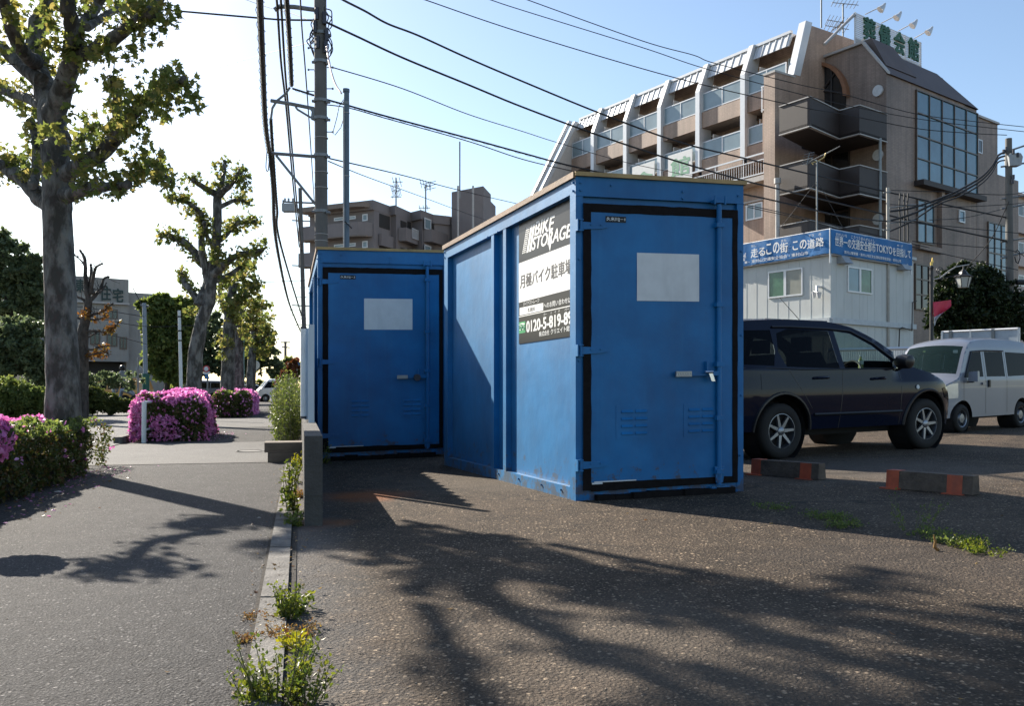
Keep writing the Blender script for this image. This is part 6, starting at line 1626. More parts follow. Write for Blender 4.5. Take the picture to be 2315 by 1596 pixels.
# right hand poles
pc = pole(2284, 34, HC + (YH - 313) / FP * 34, .155, .12, 'concrete utility pole with a grey transformer near the right edge', pxt=2279)
mb = MB(); c = P(2294, 361, 33.8); mb.prism([c + Vector((x, 0, z)) for x, z in ((-.24, .18), (-.16, .26), (.22, .26), (.3, .12), (.24, -.2), (-.2, -.22))], (0, .35, 0)); mb.build('transformer', m_box, pc, fix=True)
for y0, y1 in ((375, 368), (448, 442), (470, 462), (545, 538), (345, 328), (582, 570)): arm(pc, [(2262, y0 + 2), (2318, y1)], 34, .035)
for x, y in ((2268, 338), (2274, 332), (2290, 338), (2300, 345), (2290, 395), (2288, 405)):
    arm(pc, [(x, y), (x, y + 10)], 33.8, .05, 'insulator', m_darksteel)
arm(pc, [(2294, 570), (2299, 565), (2304, 570), (2305, 583), (2301, 596), (2296, 592), (2293, 580)], 33.8, .02, 'cable_coil', m_wire)
mb = MB(); c = P(2297, 638, 33.8); mb.tube([c, c + Vector((.35, 0, 0))], .10, 10); mb.build('junction_box', m_wire, pc)
pd_ = pole(2008, 30, HC + (YH - 424) / FP * 30, .055, .05, 'slim pale pole with small insulators rising behind the right banner', mat('pole_cream', (.36, .34, .30), .6), pxt=2006)
for y in (435, 500, 520, 545, 562): arm(pd_, [(1996, y), (2012, y - 2)], 30, .02); ring(pd_, 2007, y, 30, .07, .04)
for x in (2034, 2044, 2052): arm(pd_, [(x, 437), (x - 2, 470), (x, 500), (x, 545)], 31.5, .03, 'insulator_string', m_wire)
arm(pd_, [(2010, 470), (2070, 462)], 31, .025); arm(pd_, [(2010, 505), (2070, 498)], 31, .02)
# antennas
def yagi(root, a, b_, Y, n, l, r=.012, Y2=None):
    A = P(*a, Y); B = P(*b_, Y2 or Y); mb = MB(); mb.tube([A, B], r * 1.3, 5)
    d = (B - A).normalized(); s_ = d.cross(Vector((0, 0, 1))).normalized() if abs(d.z) < .9 else Vector((1, 0, 0))
    s_ = (s_ + Vector((0, 0, .25))).normalized()
    for k in range(n):
        c = A.lerp(B, (k + .3) / n); mb.tube([c - s_ * l / 2, c + s_ * l / 2], r, 4)
    mb.build('yagi_boom', m_galv, root)
am = pole(1846, 29.5, HC + (YH - 362) / FP * 29.5, .03, .025, 'television antenna on a guyed mast in front of the stair landings', m_galv, 'antenna')
yagi(am, (1824, 368), (1890, 335), 29.5, 16, .40, .010, 30.2); yagi(am, (1829, 345), (1823, 373), 29.5, 5, .35, .010)
arm(am, [(1838, 372), (1834, 368), (1848, 364), (1862, 356), (1866, 346)], 29.5, .02, 'reflector_bar', mat('brass', (.45, .36, .16), .4, .5))
for e in ((1760, 520), (1905, 515)): arm(am, [(1847, 408), e], 29.5, .008, 'guy_wire', m_wire)
def roof_mast(px, yb, yt, Y, label, parts):
    b0 = P(px, yb, Y); root = empty('antenna', b0, label, 'antenna'); mb = MB(); mb.tube([b0, P(px, yt, Y)], .04 * Y / 45, 6); mb.build('mast', m_galv, root)
    for p in parts: yagi(root, p[0], p[1], Y, p[2], p[3] * Y / 45, .015 * Y / 45)
    return root
roof_mast(1905, 108, 8, 46.5, 'tall television antenna mast on the brown building left of the roof sign', [((1880, 5), (1940, 11), 7, .6), ((1868, 44), (1915, 52), 6, .8), ((1864, 57), (1918, 66), 6, .8), ((1878, 70), (1905, 50), 5, .6)])
roof_mast(1856, 62, -12, 45.5, 'plain lightning rod on the top of the brown gable', [])
roof_mast(895, 470, 402, 96, 'antenna cluster on the dark apartments, nearer the large pole', [((887, 411), (910, 411), 3, 1.0), ((885, 432), (893, 430), 3, 1.2), ((896, 432), (906, 430), 3, 1.2), ((883, 445), (907, 445), 2, .3)])
roof_mast(962, 478, 418, 99, 'antenna cluster on the dark apartments, nearer the stair tower', [((949, 414), (975, 422), 4, 1.0), ((972, 410), (972, 432), 3, .6), ((946, 470), (972, 470), 3, .6)])
roof_mast(1039, 448, 320, 97, 'tall lightning rod beside the dark stair tower', [])
# wires: catenaries between points measured on the photo
wn = [0]
def wire(pts, r, label, rough=.0, group=None, helix=0.0):
    """pts: 3-D points, joined smoothly"""
    m = len(pts); out_ = []
    for i in range(m - 1):
        p0 = pts[max(0, i - 1)]; p1 = pts[i]; p2 = pts[i + 1]; p3 = pts[min(m - 1, i + 2)]
        for k in range(8):
            t = k / 8; out_.append(0.5 * ((2 * p1) + (p2 - p0) * t + (2 * p0 - 5 * p1 + 4 * p2 - p3) * t * t + (3 * p1 - p0 - 3 * p2 + p3) * t ** 3))
    out_.append(pts[-1])
    mb = MB(); mb.tube(out_, r, 6)
    root = empty('overhead_cable', out_[0], label, 'cable', group) if helix else None
    o = mb.build('cable' if helix else 'overhead_cable', m_wire, root, smooth=True)
    if helix:
        mb = MB(); hp = []; ln = sum((out_[i + 1] - out_[i]).length for i in range(len(out_) - 1)); tot = int(ln / helix) * 6; 
        acc = [0]
        for i in range(len(out_) - 1): acc.append(acc[-1] + (out_[i + 1] - out_[i]).length)
        j = 0
        for q in range(tot):
            s_ = q / tot * ln
            while j < len(acc) - 2 and acc[j + 1] < s_: j += 1
            c = out_[j].lerp(out_[j + 1], (s_ - acc[j]) / max(1e-6, acc[j + 1] - acc[j])); a = q / 6 * 2 * pi
            hp.append(c + Vector((cos(a), 0, sin(a))) * r * 1.35 + Vector((0, 0, -r * .5)))
        mb.tube(hp, .0045, 3); mb.build('spiral_hanger', m_wire, root)
    else: tag(o, label, 'cable', group)
    return o
GC = 'cables along the street'
Yk = lambda pts, Y0, Y1: [P(x, y, lerp(Y0, Y1, i / (len(pts) - 1))) for i, (x, y) in enumerate(pts)]
wire([PZ(584, -40, 6.25), PZ(587, 0, 6.2), PZ(593, 140, 6.1), PZ(600, 281, 6.15), P(609, 346, 21)], .048, 'thickest cable running up from the lowest arm to the top edge', group=GC, helix=.42)
wire([P(610, 346, 21), PZ(617, 424, 6.0), PZ(626, 558, 5.7), PZ(655, 690, 5.7), P(688, 768, 60)], .045, 'thick cable falling away from the lowest arm down the street', group=GC, helix=.3)
wire([PZ(622, -30, 9.9), P(627, 20, 21), PZ(635, 140, 9.5), PZ(647, 246, 9.2), PZ(661, 403, 8.8), P(676, 558, 49)], .030, 'left one of the twin cables hanging from the top arm', group=GC)
wire([PZ(633, -30, 9.9), P(637, 40, 21.5), PZ(645, 170, 9.5), PZ(655, 281, 9.2), PZ(668, 430, 8.8), P(682, 575, 49)], .030, 'right one of the twin cables hanging from the top arm', group=GC)
wire([PZ(645, -40, 8.2), PZ(648, 0, 8.15), PZ(654, 90, 8.0), P(659, 192, 21)], .048, 'cable coming down to the bend above the middle arm', group=GC, helix=.4)
wire([P(612, 268, 21), PZ(617, 350, 6.9), PZ(626, 470, 6.6), PZ(636, 560, 6.5), P(690, 740, 62)], .038, 'cable dropping from the middle arm away down the street', group=GC, helix=.3)
wire([PZ(678, -20, 9.5), PZ(682, 60, 9.4), PZ(690, 158, 9.2), PZ(700, 298, 9.0), P(710, 456, 40)], .018, 'thin dark cable just left of the large pole', group=GC)
wire([P(609, 350, 21), P(606, 385, 21.5), P(601, 378, 21), P(604, 335, 20.8)], .012, 'small slack loop under the lowest arm', group=GC)
GR = 'cables crossing the sky to the right'
def xw(pts, Y0, Y1, r, label, **k): wire(Yk(pts, Y0, Y1), r, label, group=k.get('group', GR), helix=k.get('helix', 0))
xw([(740, -22), (777, 0), (826, 25), (876, 53), (946, 80), (1058, 131), (1182, 184), (1357, 256), (1532, 320), (1680, 357), (1880, 405), (2100, 455), (2275, 492)], 20, 34, .027, 'upper of the two thick cables sweeping from the pole to the right')
xw([(738, 50), (805, 81), (910, 130), (1058, 191), (1182, 242), (1357, 307), (1532, 365), (1690, 410), (1880, 456), (2100, 508), (2276, 545)], 21, 34, .027, 'lower of the two thick cables sweeping from the pole to the right')
xw([(749, 151), (910, 200), (1058, 258), (1182, 297), (1260, 322), (1420, 368), (1600, 405)], 21, 45, .014, 'thin wire below the two thick cables')
xw([(662, 200), (700, 212), (740, 225), (790, 239), (875, 263), (1058, 312), (1182, 346), (1300, 377), (1480, 414), (1686, 440), (1900, 488), (2004, 500)], 20.5, 30, .024, 'twisted service cable passing the slim pole top', helix=.35)
xw([(735, 236), (790, 244), (875, 268), (1058, 319), (1182, 360), (1300, 388), (1480, 430), (1686, 463), (1900, 512), (2100, 560)], 21, 33, .014, 'thin cable just under the twisted service cable')
xw([(745, 358), (910, 396), (1023, 426), (1150, 456), (1300, 490)], 21, 60, .018, 'wire from the lowest clamp to the stair tower, upper one')
xw([(742, 364), (830, 400), (946, 442), (1051, 481), (1150, 515)], 21, 60, .014, 'wire from the lowest clamp to the stair tower, lower one')
xw([(1180, -6), (1195, 0), (1452, 92), (1567, 124), (1617, 143), (1803, 190), (1896, 210), (2065, 256), (2200, 274), (2330, 288)], 24, 34, .013, 'highest thin wire over the roof of the container')
xw([(1090, -8), (1112, 0), (1182, 23), (1452, 107), (1592, 154), (1803, 211), (1924, 240), (2100, 272), (2330, 299)], 24, 34, .013, 'second highest thin wire over the roof of the container')
xw([(945, -6), (964, 0), (1182, 74), (1525, 175), (1803, 240), (1896, 256), (2065, 289), (2180, 300), (2275, 305)], 24, 34, .015, 'third highest thin wire over the roof of the container')
xw([(355, 20), (400, 24), (585, 40), (640, 44), (714, 45)], 22, 21, .022, 'wire from the big plane tree to the large pole')
xw([(420, 174), (560, 132), (690, 98), (716, 84)], 40, 21.3, .010, 'faint wire slanting up to the large pole from the left')
xw([(532, -10), (600, 14), (660, 30), (714, 52)], 26, 21.3, .010, 'faint wire entering from the top left of the pole')
GB = 'black feeder cables at the right pole'
for k, (off, lab) in enumerate(((0, 'top one'), (7, 'middle one'), (15, 'bottom one'))):
    xw([(2270, 344 + off * 1.2), (2255, 352 + off), (2240, 377 + off), (2215, 402 + off), (2170, 428 + off), (2120, 450 + off * .8), (2060, 470 + off * 2), (2010, 478 + off * 3)], 33.5, 31, .04 if k < 2 else .03, 'black feeder cable sagging left from the right transformer, ' + lab, group=GB)
for (pts, lab) in (([(2012, 430), (2140, 434), (2270, 440), (2330, 430)], 'horizontal wire behind the street lantern, highest'), ([(2012, 462), (2140, 468), (2275, 462), (2330, 455)], 'horizontal wire behind the street lantern, second'), ([(2100, 497), (2180, 492), (2275, 470)], 'wire rising to the right pole above the small window'),
        ([(2012, 500), (2150, 512), (2330, 530)], 'wire crossing the brown wall low down, upper'), ([(2060, 545), (2180, 556), (2285, 566), (2330, 590)], 'wire crossing the brown wall low down, lower'), ([(1690, 468), (1800, 492), (1950, 525), (2070, 560), (2300, 610)], 'wire crossing in front of the banners'), ([(2280, 455), (2240, 540), (2190, 600), (2165, 640)], 'thin wire slanting down to the lantern')):
    xw(pts, 30, 33, .014, lab, group='thin wires near the right pole')
for (pts, Y, lab) in (([(150, 690), (240, 702), (326, 716)], 40, 'top wire'), ([(165, 705), (250, 725), (330, 738), (440, 736)], 40, 'second wire'), ([(160, 752), (250, 758), (330, 778)], 40, 'third wire'), ([(560, 640), (640, 636), (690, 634)], 46, 'short wire left of the far pole'), ([(560, 700), (640, 700), (690, 702)], 47, 'low wire left of the far pole'), ([(600, 715), (660, 713), (690, 712)], 47, 'lowest wire left of the far pole'), ([(690, 772), (670, 800), (645, 815), (620, 830)], 60, 'wire curving down behind the roadside weeds')):
    xw(pts, Y, Y, .016, ('thin street wire at far left across the housing block, ' + lab) if Y == 40 else lab, group='far street wires')

# ------------------------------------------------------------------ guard posts, wheel stops, lantern, flag, fence
gp = empty('guard_post', G(325, 1002), 'white pipe guard post with curved rails in front of the pink hedge', 'guard post')
YG = G(325, 1002).y
mb = MB(); mb.tube([G(325, 1002), P(326, 908, YG)], .042, 14); mb.build('post', m_whitep, gp, smooth=True, angle=60)
mb = MB(); mb.tube([P(327, 909, YG), P(340, 909, YG + .3), P(343, 911, YG + .45), P(341, 925, YG + .5), P(337, 945, YG + .4), P(338, 948, YG + .45)], .022, 8); mb.build('rail', m_whitep, gp, smooth=True)
mb = MB(); mb.tube([P(329, 972, YG), P(338, 970, YG + .3), P(344, 962, YG + .4), P(343, 942, YG + .5)], .022, 8); mb.build('rail', m_whitep, gp, smooth=True)
g2 = empty('guard_post', G(620, 905), 'small white guard rail in front of the white truck', 'guard post')
YG = 62; mb = MB()
for x in (615, 628): mb.tube([P(x, 908, YG), P(x, 889, YG)], .06, 8)
mb.tube([P(615, 889, YG), P(628, 889, YG)], .06, 8); mb.tube([P(615, 898, YG), P(628, 898, YG)], .05, 8); mb.build('rail', m_whitep, g2, smooth=True)
m_stopc = mat('stop_concrete', (0.105, 0.078, 0.058), 0.9, var=0.35, scale=9, bump=1.0, bscale=50, grime=.3)
m_stopr = mat('stop_orange', (0.42, 0.085, 0.035), 0.6, var=0.25, scale=12, grime=.6)
for (xl, yl, xr, yr, lab) in ((1697, 1073, 1849, 1086, 'weathered concrete wheel stop with orange ends beside the container, behind the dark car'), (2002, 1104, 2197, 1121, 'larger weathered wheel stop with orange ends, right one')):
    a, b_ = G(xl, yl), G(xr, yr); d = (b_ - a).normalized(); nn_ = Vector((-d.y, d.x, 0)); L_ = (b_ - a).length
    dd = Vector((d.x, d.y, 0)).normalized()
    root = empty('wheel_stop', (a + b_) / 2, lab, 'wheel stop', 'parking wheel stops')
    def prof(s0, s1, e, nm, mm):
        mb = MB(); o = a + dd * s0
        q = [(-e, 0.004), (0.12 + e, 0.004), (0.105 + e, 0.15 + e), (0.015 - e, 0.15 + e)]
        mb.prism([o + nn_ * n_ + Vector((0, 0, z)) for n_, z in q], d * (s1 - s0)); return mb.build(nm, mm, root, fix=True)
    prof(0.001, L_ - .001, 0, 'concrete_bar', m_stopc)
    prof(0, .11, .004, 'orange_bracket', m_stopr); prof(L_ - .20, L_ - .08, .004, 'orange_bracket', m_stopr)
    for s_ in (.05, L_ - .14):
        mb = MB(); mb.obox(a + dd * (s_ - .08) - nn_ * .05, dd * .16, nn_ * .05, (0, 0, .012)); mb.build('base_plate', m_stopr, root)
YL = 24.0
lp = empty('street_lantern', Vector(((2105 - CXP) / FP * YL, YL, .2)), 'ornate black lantern hanging from a scroll arm on a dark post with gilt finial', 'street lamp')
m_iron = mat('black_iron', (0.02, 0.02, 0.022), 0.5)
mb = MB(); mb.tube([Vector(((2105 - CXP) / FP * YL, YL, 0.1)), P(2105, 612, YL)], .05, 10); mb.tube([P(2105, 612, YL), P(2105, 604, YL), P(2105, 600, YL)], [.03, .06, .02], 8); mb.build('post', m_iron, lp, smooth=True)
mb = MB(); mb.prism([P(x, y, YL) for x, y in ((2103, 600), (2108, 600), (2107, 595), (2110, 592), (2107, 582), (2106, 590), (2103, 593))], (0, .03, 0)); mb.build('finial', mat('gilt', (.55, .38, .10), .35, .6), lp, fix=True)
mb = MB(); mb.tube([P(x, y, YL - .02) for x, y in ((2108, 632), (2125, 628), (2145, 612), (2160, 603), (2190, 598))], .018, 6); mb.build('arm', m_cap, lp, smooth=True)
mb = MB(); mb.tube([P(2123 + 9 * cos(a * .5) * (1 - a / 26), 612 - 9 * sin(a * .5) * (1 - a / 26), YL - .02) for a in range(22)], .012, 5); mb.tube([P(x, y, YL) for x, y in ((2108, 632), (2130, 630), (2158, 622), (2176, 617))], .014, 5); mb.build('scroll', m_iron, lp, smooth=True)
c = P(2177, 625, YL); mb = MB(); mb.lathe(c, (0, 0, 1), [(0, .30), (.02, .28), (.02, .20), (.10, .12), (.13, .06), (.25, .0), (.24, -.02), (0, -.02)], 6); mb.build('lamp_roof', m_iron, lp)
mb = MB(); mb.lathe(c, (0, 0, 1), [(0, -.02), (.205, -.025), (.13, -.30), (0, -.31)], 6); lg = mb.build('lamp_glass', mat('lantern_glass', (.42, .44, .42), .3, spec=.7), lp)
mb = MB()
for k in range(6):
    t = 2 * pi * k / 6; ax = Vector((0, 0, 1)); a_ = ax.orthogonal().normalized(); b2 = ax.cross(a_); d = a_ * cos(t) + b2 * sin(t); mb.tube([c + d * .21 + ax * -.02, c + d * .135 + ax * -.305], .010, 5)
mb.build('glazing_bar', m_iron, lg)
fl = empty('flag', P(2110, 678, YL), 'small red over white flag hanging from the lantern post', 'flag')
for nm, y0, y1, mm in (('red_cloth', 0, .62, mat('flag_red', (.55, .04, .08), .6)), ('white_cloth', .62, 1.0, mat('flag_white', (.6, .62, .66), .6))):
    mb = MB(); n_ = 10; vs = []; fs = []
    for i in range(n_ + 1):
        for j in range(n_ + 1):
            u_ = i / n_; v_ = lerp(y0, y1, j / n_)
            # corners: (2109,683) (2145,677) (2149,690) (2112,738)
            wdt = max(.02, 1 - max(0, v_ - .35) * 1.35)
            x = 2109 + 40 * u_ * wdt + 3 * v_; y = 683 - 5 * u_ + 55 * v_ - 14 * u_ * v_
            vs.append(P(x, y, YL - .05 - .08 * sin(u_ * 5 + v_ * 3)))
    for i in range(n_):
        for j in range(n_): k = i * (n_ + 1) + j; fs.append((k, k + 1, k + n_ + 2, k + n_ + 1))
    mb.add(vs, fs); mb.build(nm, mm, fl, smooth=True)
m_fpan = mat('fence_panel', (0.30, 0.36, 0.42), 0.5, grime=.15)
fe = empty('panel_fence', P(2200, 900, 21), 'white framed panel fence behind the silver van', 'fence')
def FF(x, y): 
    t = (x - 2127) / 175; return P(x, y, 22.5 - 1.5 * t)
mb = MB(); mb.hexa([FF(2128, 880), FF(2302, 880), FF(2302, 880) + Vector((0, .04, 0)), FF(2128, 880) + Vector((0, .04, 0)), FF(2128, 752), FF(2302, 744), FF(2302, 744) + Vector((0, .04, 0)), FF(2128, 752) + Vector((0, .04, 0))]); mb.build('panel', m_fpan, fe, fix=True)
for x in (2128, 2147, 2192, 2243, 2301):
    y = 750 - (x - 2128) * .046; mb = MB(); a = FF(x, 880) + Vector((0, -.03, 0)); b_ = FF(x, y - 1) + Vector((0, -.03, 0)); mb.tube([a, b_], .05 if x in (2147, 2243) else .03, 4); mb.build('upright', m_alum if x not in (2147, 2243) else m_galv, fe)
mb = MB(); mb.tube([FF(2128, 751), FF(2302, 743)], .03, 4); mb.build('top_rail', m_alum, fe)
fe2 = empty('low_fence', P(1990, 900, 24), 'low white fence of upright bars seen through the dark car windows', 'fence')
mb = MB()
mb.tube([P(1870, 792, 24), P(2125, 786, 24)], .05, 4); mb.tube([P(1870, 850, 24), P(2125, 850, 24)], .04, 4)
for k in range(50): x = 1872 + k * 5.1; mb.tube([P(x, 792, 24), P(x, 866, 24)], .02, 4)
mb.build('bars', m_alum, fe2)
mb = MB()
for x0, x1 in ((2018, 2040), (2046, 2085), (2092, 2125)):
    mb.hexa([P(x0, 866, 24.3), P(x1, 866, 24.3), P(x1, 866, 24.4), P(x0, 866, 24.4), P(x0, 790, 24.3), P(x1, 788, 24.3), P(x1, 788, 24.4), P(x0, 790, 24.4)])
mb.build('white_panels', m_wpanel, fe2)
# ------------------------------------------------------------------ vehicles
def paint(name, c, rough=.25, metal=.0, coat=.8, spec=.5):
    m = mat(name, c, rough, metal, var=.05, scale=2, coat=coat, spec=spec); return m
m_navy = paint('dark_navy_paint', (0.005, 0.008, 0.020), .16, .0, .5, .05)
m_silver = paint('silver_paint', (0.20, 0.215, 0.25), .36, .3, .4)
m_wht = paint('white_car_paint', (0.62, 0.64, 0.65), .3)
m_ora = paint('orange_car_paint', (0.55, 0.25, 0.03), .3)
m_grayc = paint('grey_car_paint', (0.25, 0.27, 0.30), .3, .4)
m_tyre = mat('tyre_rubber', (0.014, 0.013, 0.012), 0.85, bump=.3, bscale=60)
m_alloy = mat('alloy', (0.24, 0.25, 0.27), 0.38, 0.9)
m_under = mat('underbody', (0.008, 0.008, 0.009), 0.9)
m_trim = mat('black_trim', (0.012, 0.012, 0.013), 0.4)
m_seat = mat('seat_cloth', (0.03, 0.03, 0.035), 0.9)
m_cg = glass_mat('clear_car_glass', (0.01, 0.015, 0.015), .06)
m_tg = glass_mat('tinted_car_glass', (0.004, 0.005, 0.007), .95, .08, .05)
m_wg = glass_mat('windscreen_glass', (0.03, 0.06, 0.06), .32)
m_lens = mat('lamp_lens', (0.50, 0.53, 0.55), 0.12, .3, spec=1)
m_redl = mat('red_lens', (0.35, 0.01, 0.01), 0.15, spec=.8)
def car(name, label, cat, O, fwd, sc, top, sill, arches, yf, wins, body, wheels, wr, front_parts=None, strip_glass=(), wheel_style='alloy', detail=True, crown=.05, cut=.09, zup=Vector((0, 0, 1))):
    f = Vector((fwd[0], fwd[1], 0)).normalized(); l = Vector((-f.y, f.x, 0))
    g = KS * Vector((f.x, l.x))            # tilt of the ground along and across
    def W(x, y, z):
        p = O + f * (x * sc) + l * (y * sc)
        return Vector((p.x, p.y, gz(p.x) + z * sc))
    root = empty(name, O, label, cat)
    # fine top outline
    T_ = []
    for i in range(len(top) - 1):
        (x0, z0), (x1, z1) = top[i][:2], top[i + 1][:2]; k = max(1, int(math.hypot(x1 - x0, z1 - z0) / .06))
        p0 = top[max(0, i - 1)]; p3 = top[min(len(top) - 1, i + 2)]
        for q in range(k):
            t = q / k
            def cr(a, b, c, d): return .5 * ((2 * b) + (c - a) * t + (2 * a - 5 * b + 4 * c - d) * t * t + (3 * b - a - 3 * c + d) * t ** 3)
            T_.append((lerp(x0, x1, t) * .45 + .55 * cr(p0[0], x0, x1, p3[0]), lerp(z0, z1, t) * .45 + .55 * cr(p0[1], z0, z1, p3[1])))
    T_.append(top[-1][:2])
    # bottom path from front to rear with arches
    B_ = []
    for (cx, cz, r) in sorted(arches, key=lambda a: -a[0]):
        for k in range(15):
            a = k / 14 * pi; B_.append((cx + r * cos(a), max(sill, cz + r * sin(a))))
    poly = [(x, z) for x, z in T_] + B_
    def side(sgn):
        loops = [[Vector((x, z, 0)) for x, z in poly]] + [[Vector((x, z, 0)) for x, z in w[0]] for w in wins if w[2] != 'decal']
        tris = tessellate_polygon(loops); vv = [v for lp_ in loops for v in lp_]
        bm = bmesh.new(); bv = [bm.verts.new(v) for v in vv]
        for t in tris:
            try: bm.faces.new([bv[i] for i in t])
            except ValueError: pass
        if detail:
            xmin = min(v.x for v in vv); xmax = max(v.x for v in vv)
            x = xmin + cut
            while x < xmax:
                bmesh.ops.bisect_plane(bm, geom=bm.verts[:] + bm.edges[:] + bm.faces[:], plane_co=(x, 0, 0), plane_no=(1, 0, 0)); x += cut
            z = .3
            while z < 1.95:
                bmesh.ops.bisect_plane(bm, geom=bm.verts[:] + bm.edges[:] + bm.faces[:], plane_co=(0, z, 0), plane_no=(0, 1, 0)); z += cut
        bm.verts.index_update()
        vs = [W(v.co.x, sgn * yf(v.co.x, v.co.y), v.co.y) for v in bm.verts]
        fs = [tuple(v.index for v in fc.verts) for fc in bm.faces]
        # orientation
        out_ = []
        for fc in fs:
            a, b_, c = vs[fc[0]], vs[fc[1]], vs[fc[2]]
            out_.append(tuple(reversed(fc)) if (b_ - a).cross(c - a).dot(l * sgn) < 0 else fc)
        bm.free(); return vs, out_
    mb = MB()
    for sgn in (1, -1):
        vs, fs = side(sgn); mb.add(vs, fs)
    # strip over the top
    NY = 9
    def strip_pt(i, t):      # t -1..1
        x, z = T_[i]; y = yf(x, z) * t
        a = T_[max(0, i - 1)]; b_ = T_[min(len(T_) - 1, i + 1)]; d = Vector((b_[0] - a[0], b_[1] - a[1])).normalized()
        cr = crown * (1 - t * t)
        return W(x - d.y * cr * (1 if True else 0), y, z + d.x * cr)
    glass_i = []
    for (xa, za, xb, zb) in strip_glass:
        ia = min(range(len(T_)), key=lambda i: (T_[i][0] - xa) ** 2 + (T_[i][1] - za) ** 2); ib = min(range(len(T_)), key=lambda i: (T_[i][0] - xb) ** 2 + (T_[i][1] - zb) ** 2)
        glass_i.append((min(ia, ib), max(ia, ib)))
    ts = [-1, -.9, -.6, -.3, 0, .3, .6, .9, 1]
    grid = [[strip_pt(i, t) for t in ts] for i in range(len(T_))]
    k0 = len(mb.v)
    for r_ in grid: mb.v += [tuple(p) for p in r_]
    for i in range(len(T_) - 1):
        isg = any(a <= i < b_ for a, b_ in glass_i)
        for j in range(8):
            if isg and 0 < j < 7: continue
            mb.f.append((k0 + i * 9 + j, k0 + (i + 1) * 9 + j, k0 + (i + 1) * 9 + j + 1, k0 + i * 9 + j + 1)); mb.m.append(0)
    bo = mb.build('body', body, root)
    me = bo.data; bm = bmesh.new(); bm.from_mesh(me); bmesh.ops.remove_doubles(bm, verts=bm.verts, dist=.0025 * sc); bmesh.ops.recalc_face_normals(bm, faces=bm.faces); bm.to_mesh(me); bm.free(); me.shade_smooth(); me.set_sharp_from_angle(angle=radians(48))
    for (a, b_) in glass_i:
        mb = MB(); vs = [p for i in range(a, b_ + 1) for p in grid[i][1:8]]; n_ = b_ - a
        mb.add(vs, [(i * 7 + j, (i + 1) * 7 + j, (i + 1) * 7 + j + 1, i * 7 + j + 1) for i in range(n_) for j in range(6)]); mb.build('windscreen', m_wg, root, smooth=True)
    # side glass / decals
    for (wp, mm, kind, nm, off) in wins:
        for sgn in (1, -1):
            xs_ = [p[0] for p in wp]; bm = bmesh.new(); bv = [bm.verts.new((x, z, 0)) for x, z in wp]; bm.faces.new(bv)
            x = min(xs_) + cut
            while x < max(xs_): bmesh.ops.bisect_plane(bm, geom=bm.verts[:] + bm.edges[:] + bm.faces[:], plane_co=(x, 0, 0), plane_no=(1, 0, 0)); x += cut
            z = .3
            while z < 1.95: bmesh.ops.bisect_plane(bm, geom=bm.verts[:] + bm.edges[:] + bm.faces[:], plane_co=(0, z, 0), plane_no=(0, 1, 0)); z += cut
            bm.verts.index_update(); mb = MB(); mb.add([W(v.co.x, sgn * (yf(v.co.x, v.co.y) + off), v.co.y) for v in bm.verts], [tuple(v.index for v in fc.verts) for fc in bm.faces]); bm.free()
            mb.build(nm, mm, root, smooth=True)
    # underside and cabin
    xa = min(x for x, z in T_); xb = max(x for x, z in T_)
    mb = MB(); q = lambda x0, x1, w_, z0, z1: mb.hexa([W(x0, -w_, z0), W(x1, -w_, z0), W(x1, w_, z0), W(x0, w_, z0), W(x0, -w_, z1), W(x1, -w_, z1), W(x1, w_, z1), W(x0, w_, z1)])
    q(xa + .15, xb - .2, yf((xa + xb) / 2, .6) * .68, sill - .02, min(.85, sill + .55)); mb.build('underbody', m_under, root)
    # wheels
    for (cx, cz) in wheels:
        for sgn in (1, -1):
            wy = yf((xa + xb) / 2, .5) - .015; c = W(cx, sgn * wy, wr); ax = l * sgn
            mb = MB(); w_ = .21 * sc; R_ = wr * sc; ri = R_ * .63
            mb.lathe(c, ax, [(ri, -.01 * sc), (ri * 1.04, .0), (R_ * .80, .008), (R_ * .93, -.004), (R_, -.03), (R_, -w_ + .03), (R_ * .92, -w_), (ri, -w_)], 36)
            ty = mb.build('tyre', m_tyre, root, smooth=True, angle=50)
            mb = MB()
            if wheel_style == 'alloy':
                mb.lathe(c, ax, [(ri * 1.0, -.005), (ri * .97, -.004), (ri * .93, -.03), (ri * .9, -.10)], 36)
                u1 = Vector((0, 0, 1)); u2 = ax.cross(u1)
                for k in range(7):
                    t = 2 * pi * k / 7 + .3; d = u1 * cos(t) + u2 * sin(t); e = d.cross(ax)
                    a = c + d * ri * .16 - ax * .02; b_ = c + d * ri * .96 - ax * .012
                    mb.hexa([a - e * .028 * sc - ax * .03, a + e * .028 * sc - ax * .03, b_ + e * .020 * sc - ax * .02, b_ - e * .020 * sc - ax * .02, a - e * .022 * sc, a + e * .022 * sc, b_ + e * .014 * sc, b_ - e * .014 * sc])
                mb.lathe(c, ax, [(0, .0), (ri * .16, -.002), (ri * .24, -.012), (ri * .26, -.05)], 20)
            else:
                mb.lathe(c, ax, [(ri, -.004), (ri * .92, -.01), (ri * .86, -.05), (ri * .62, -.045), (ri * .5, -.01), (ri * .2, -.008), (0, -.006)], 30)
            mb.build('rim', m_alloy, root, smooth=True, angle=35)
            mb = MB(); mb.lathe(c, ax, [(0, -.075), (ri * .92, -.075)], 20)
            if wheel_style != 'alloy':
                u1 = Vector((0, 0, 1)); u2 = ax.cross(u1)
                for k in range(10):
                    t = 2 * pi * k / 10; d = u1 * cos(t) + u2 * sin(t); mb.tube([c + d * ri * .74 - ax * .052, c + d * ri * .74 - ax * .035], .028 * sc, 8)
            mb.build('brake_disc', m_under, root)
            # wheel well
            mb = MB(); mb.lathe(c, ax, [(R_ * 1.20, -.03), (R_ * 1.20, -.30), (0, -.31)], 20); mb.build('wheel_well', m_under, root)
    return root, W, strip_pt, T_
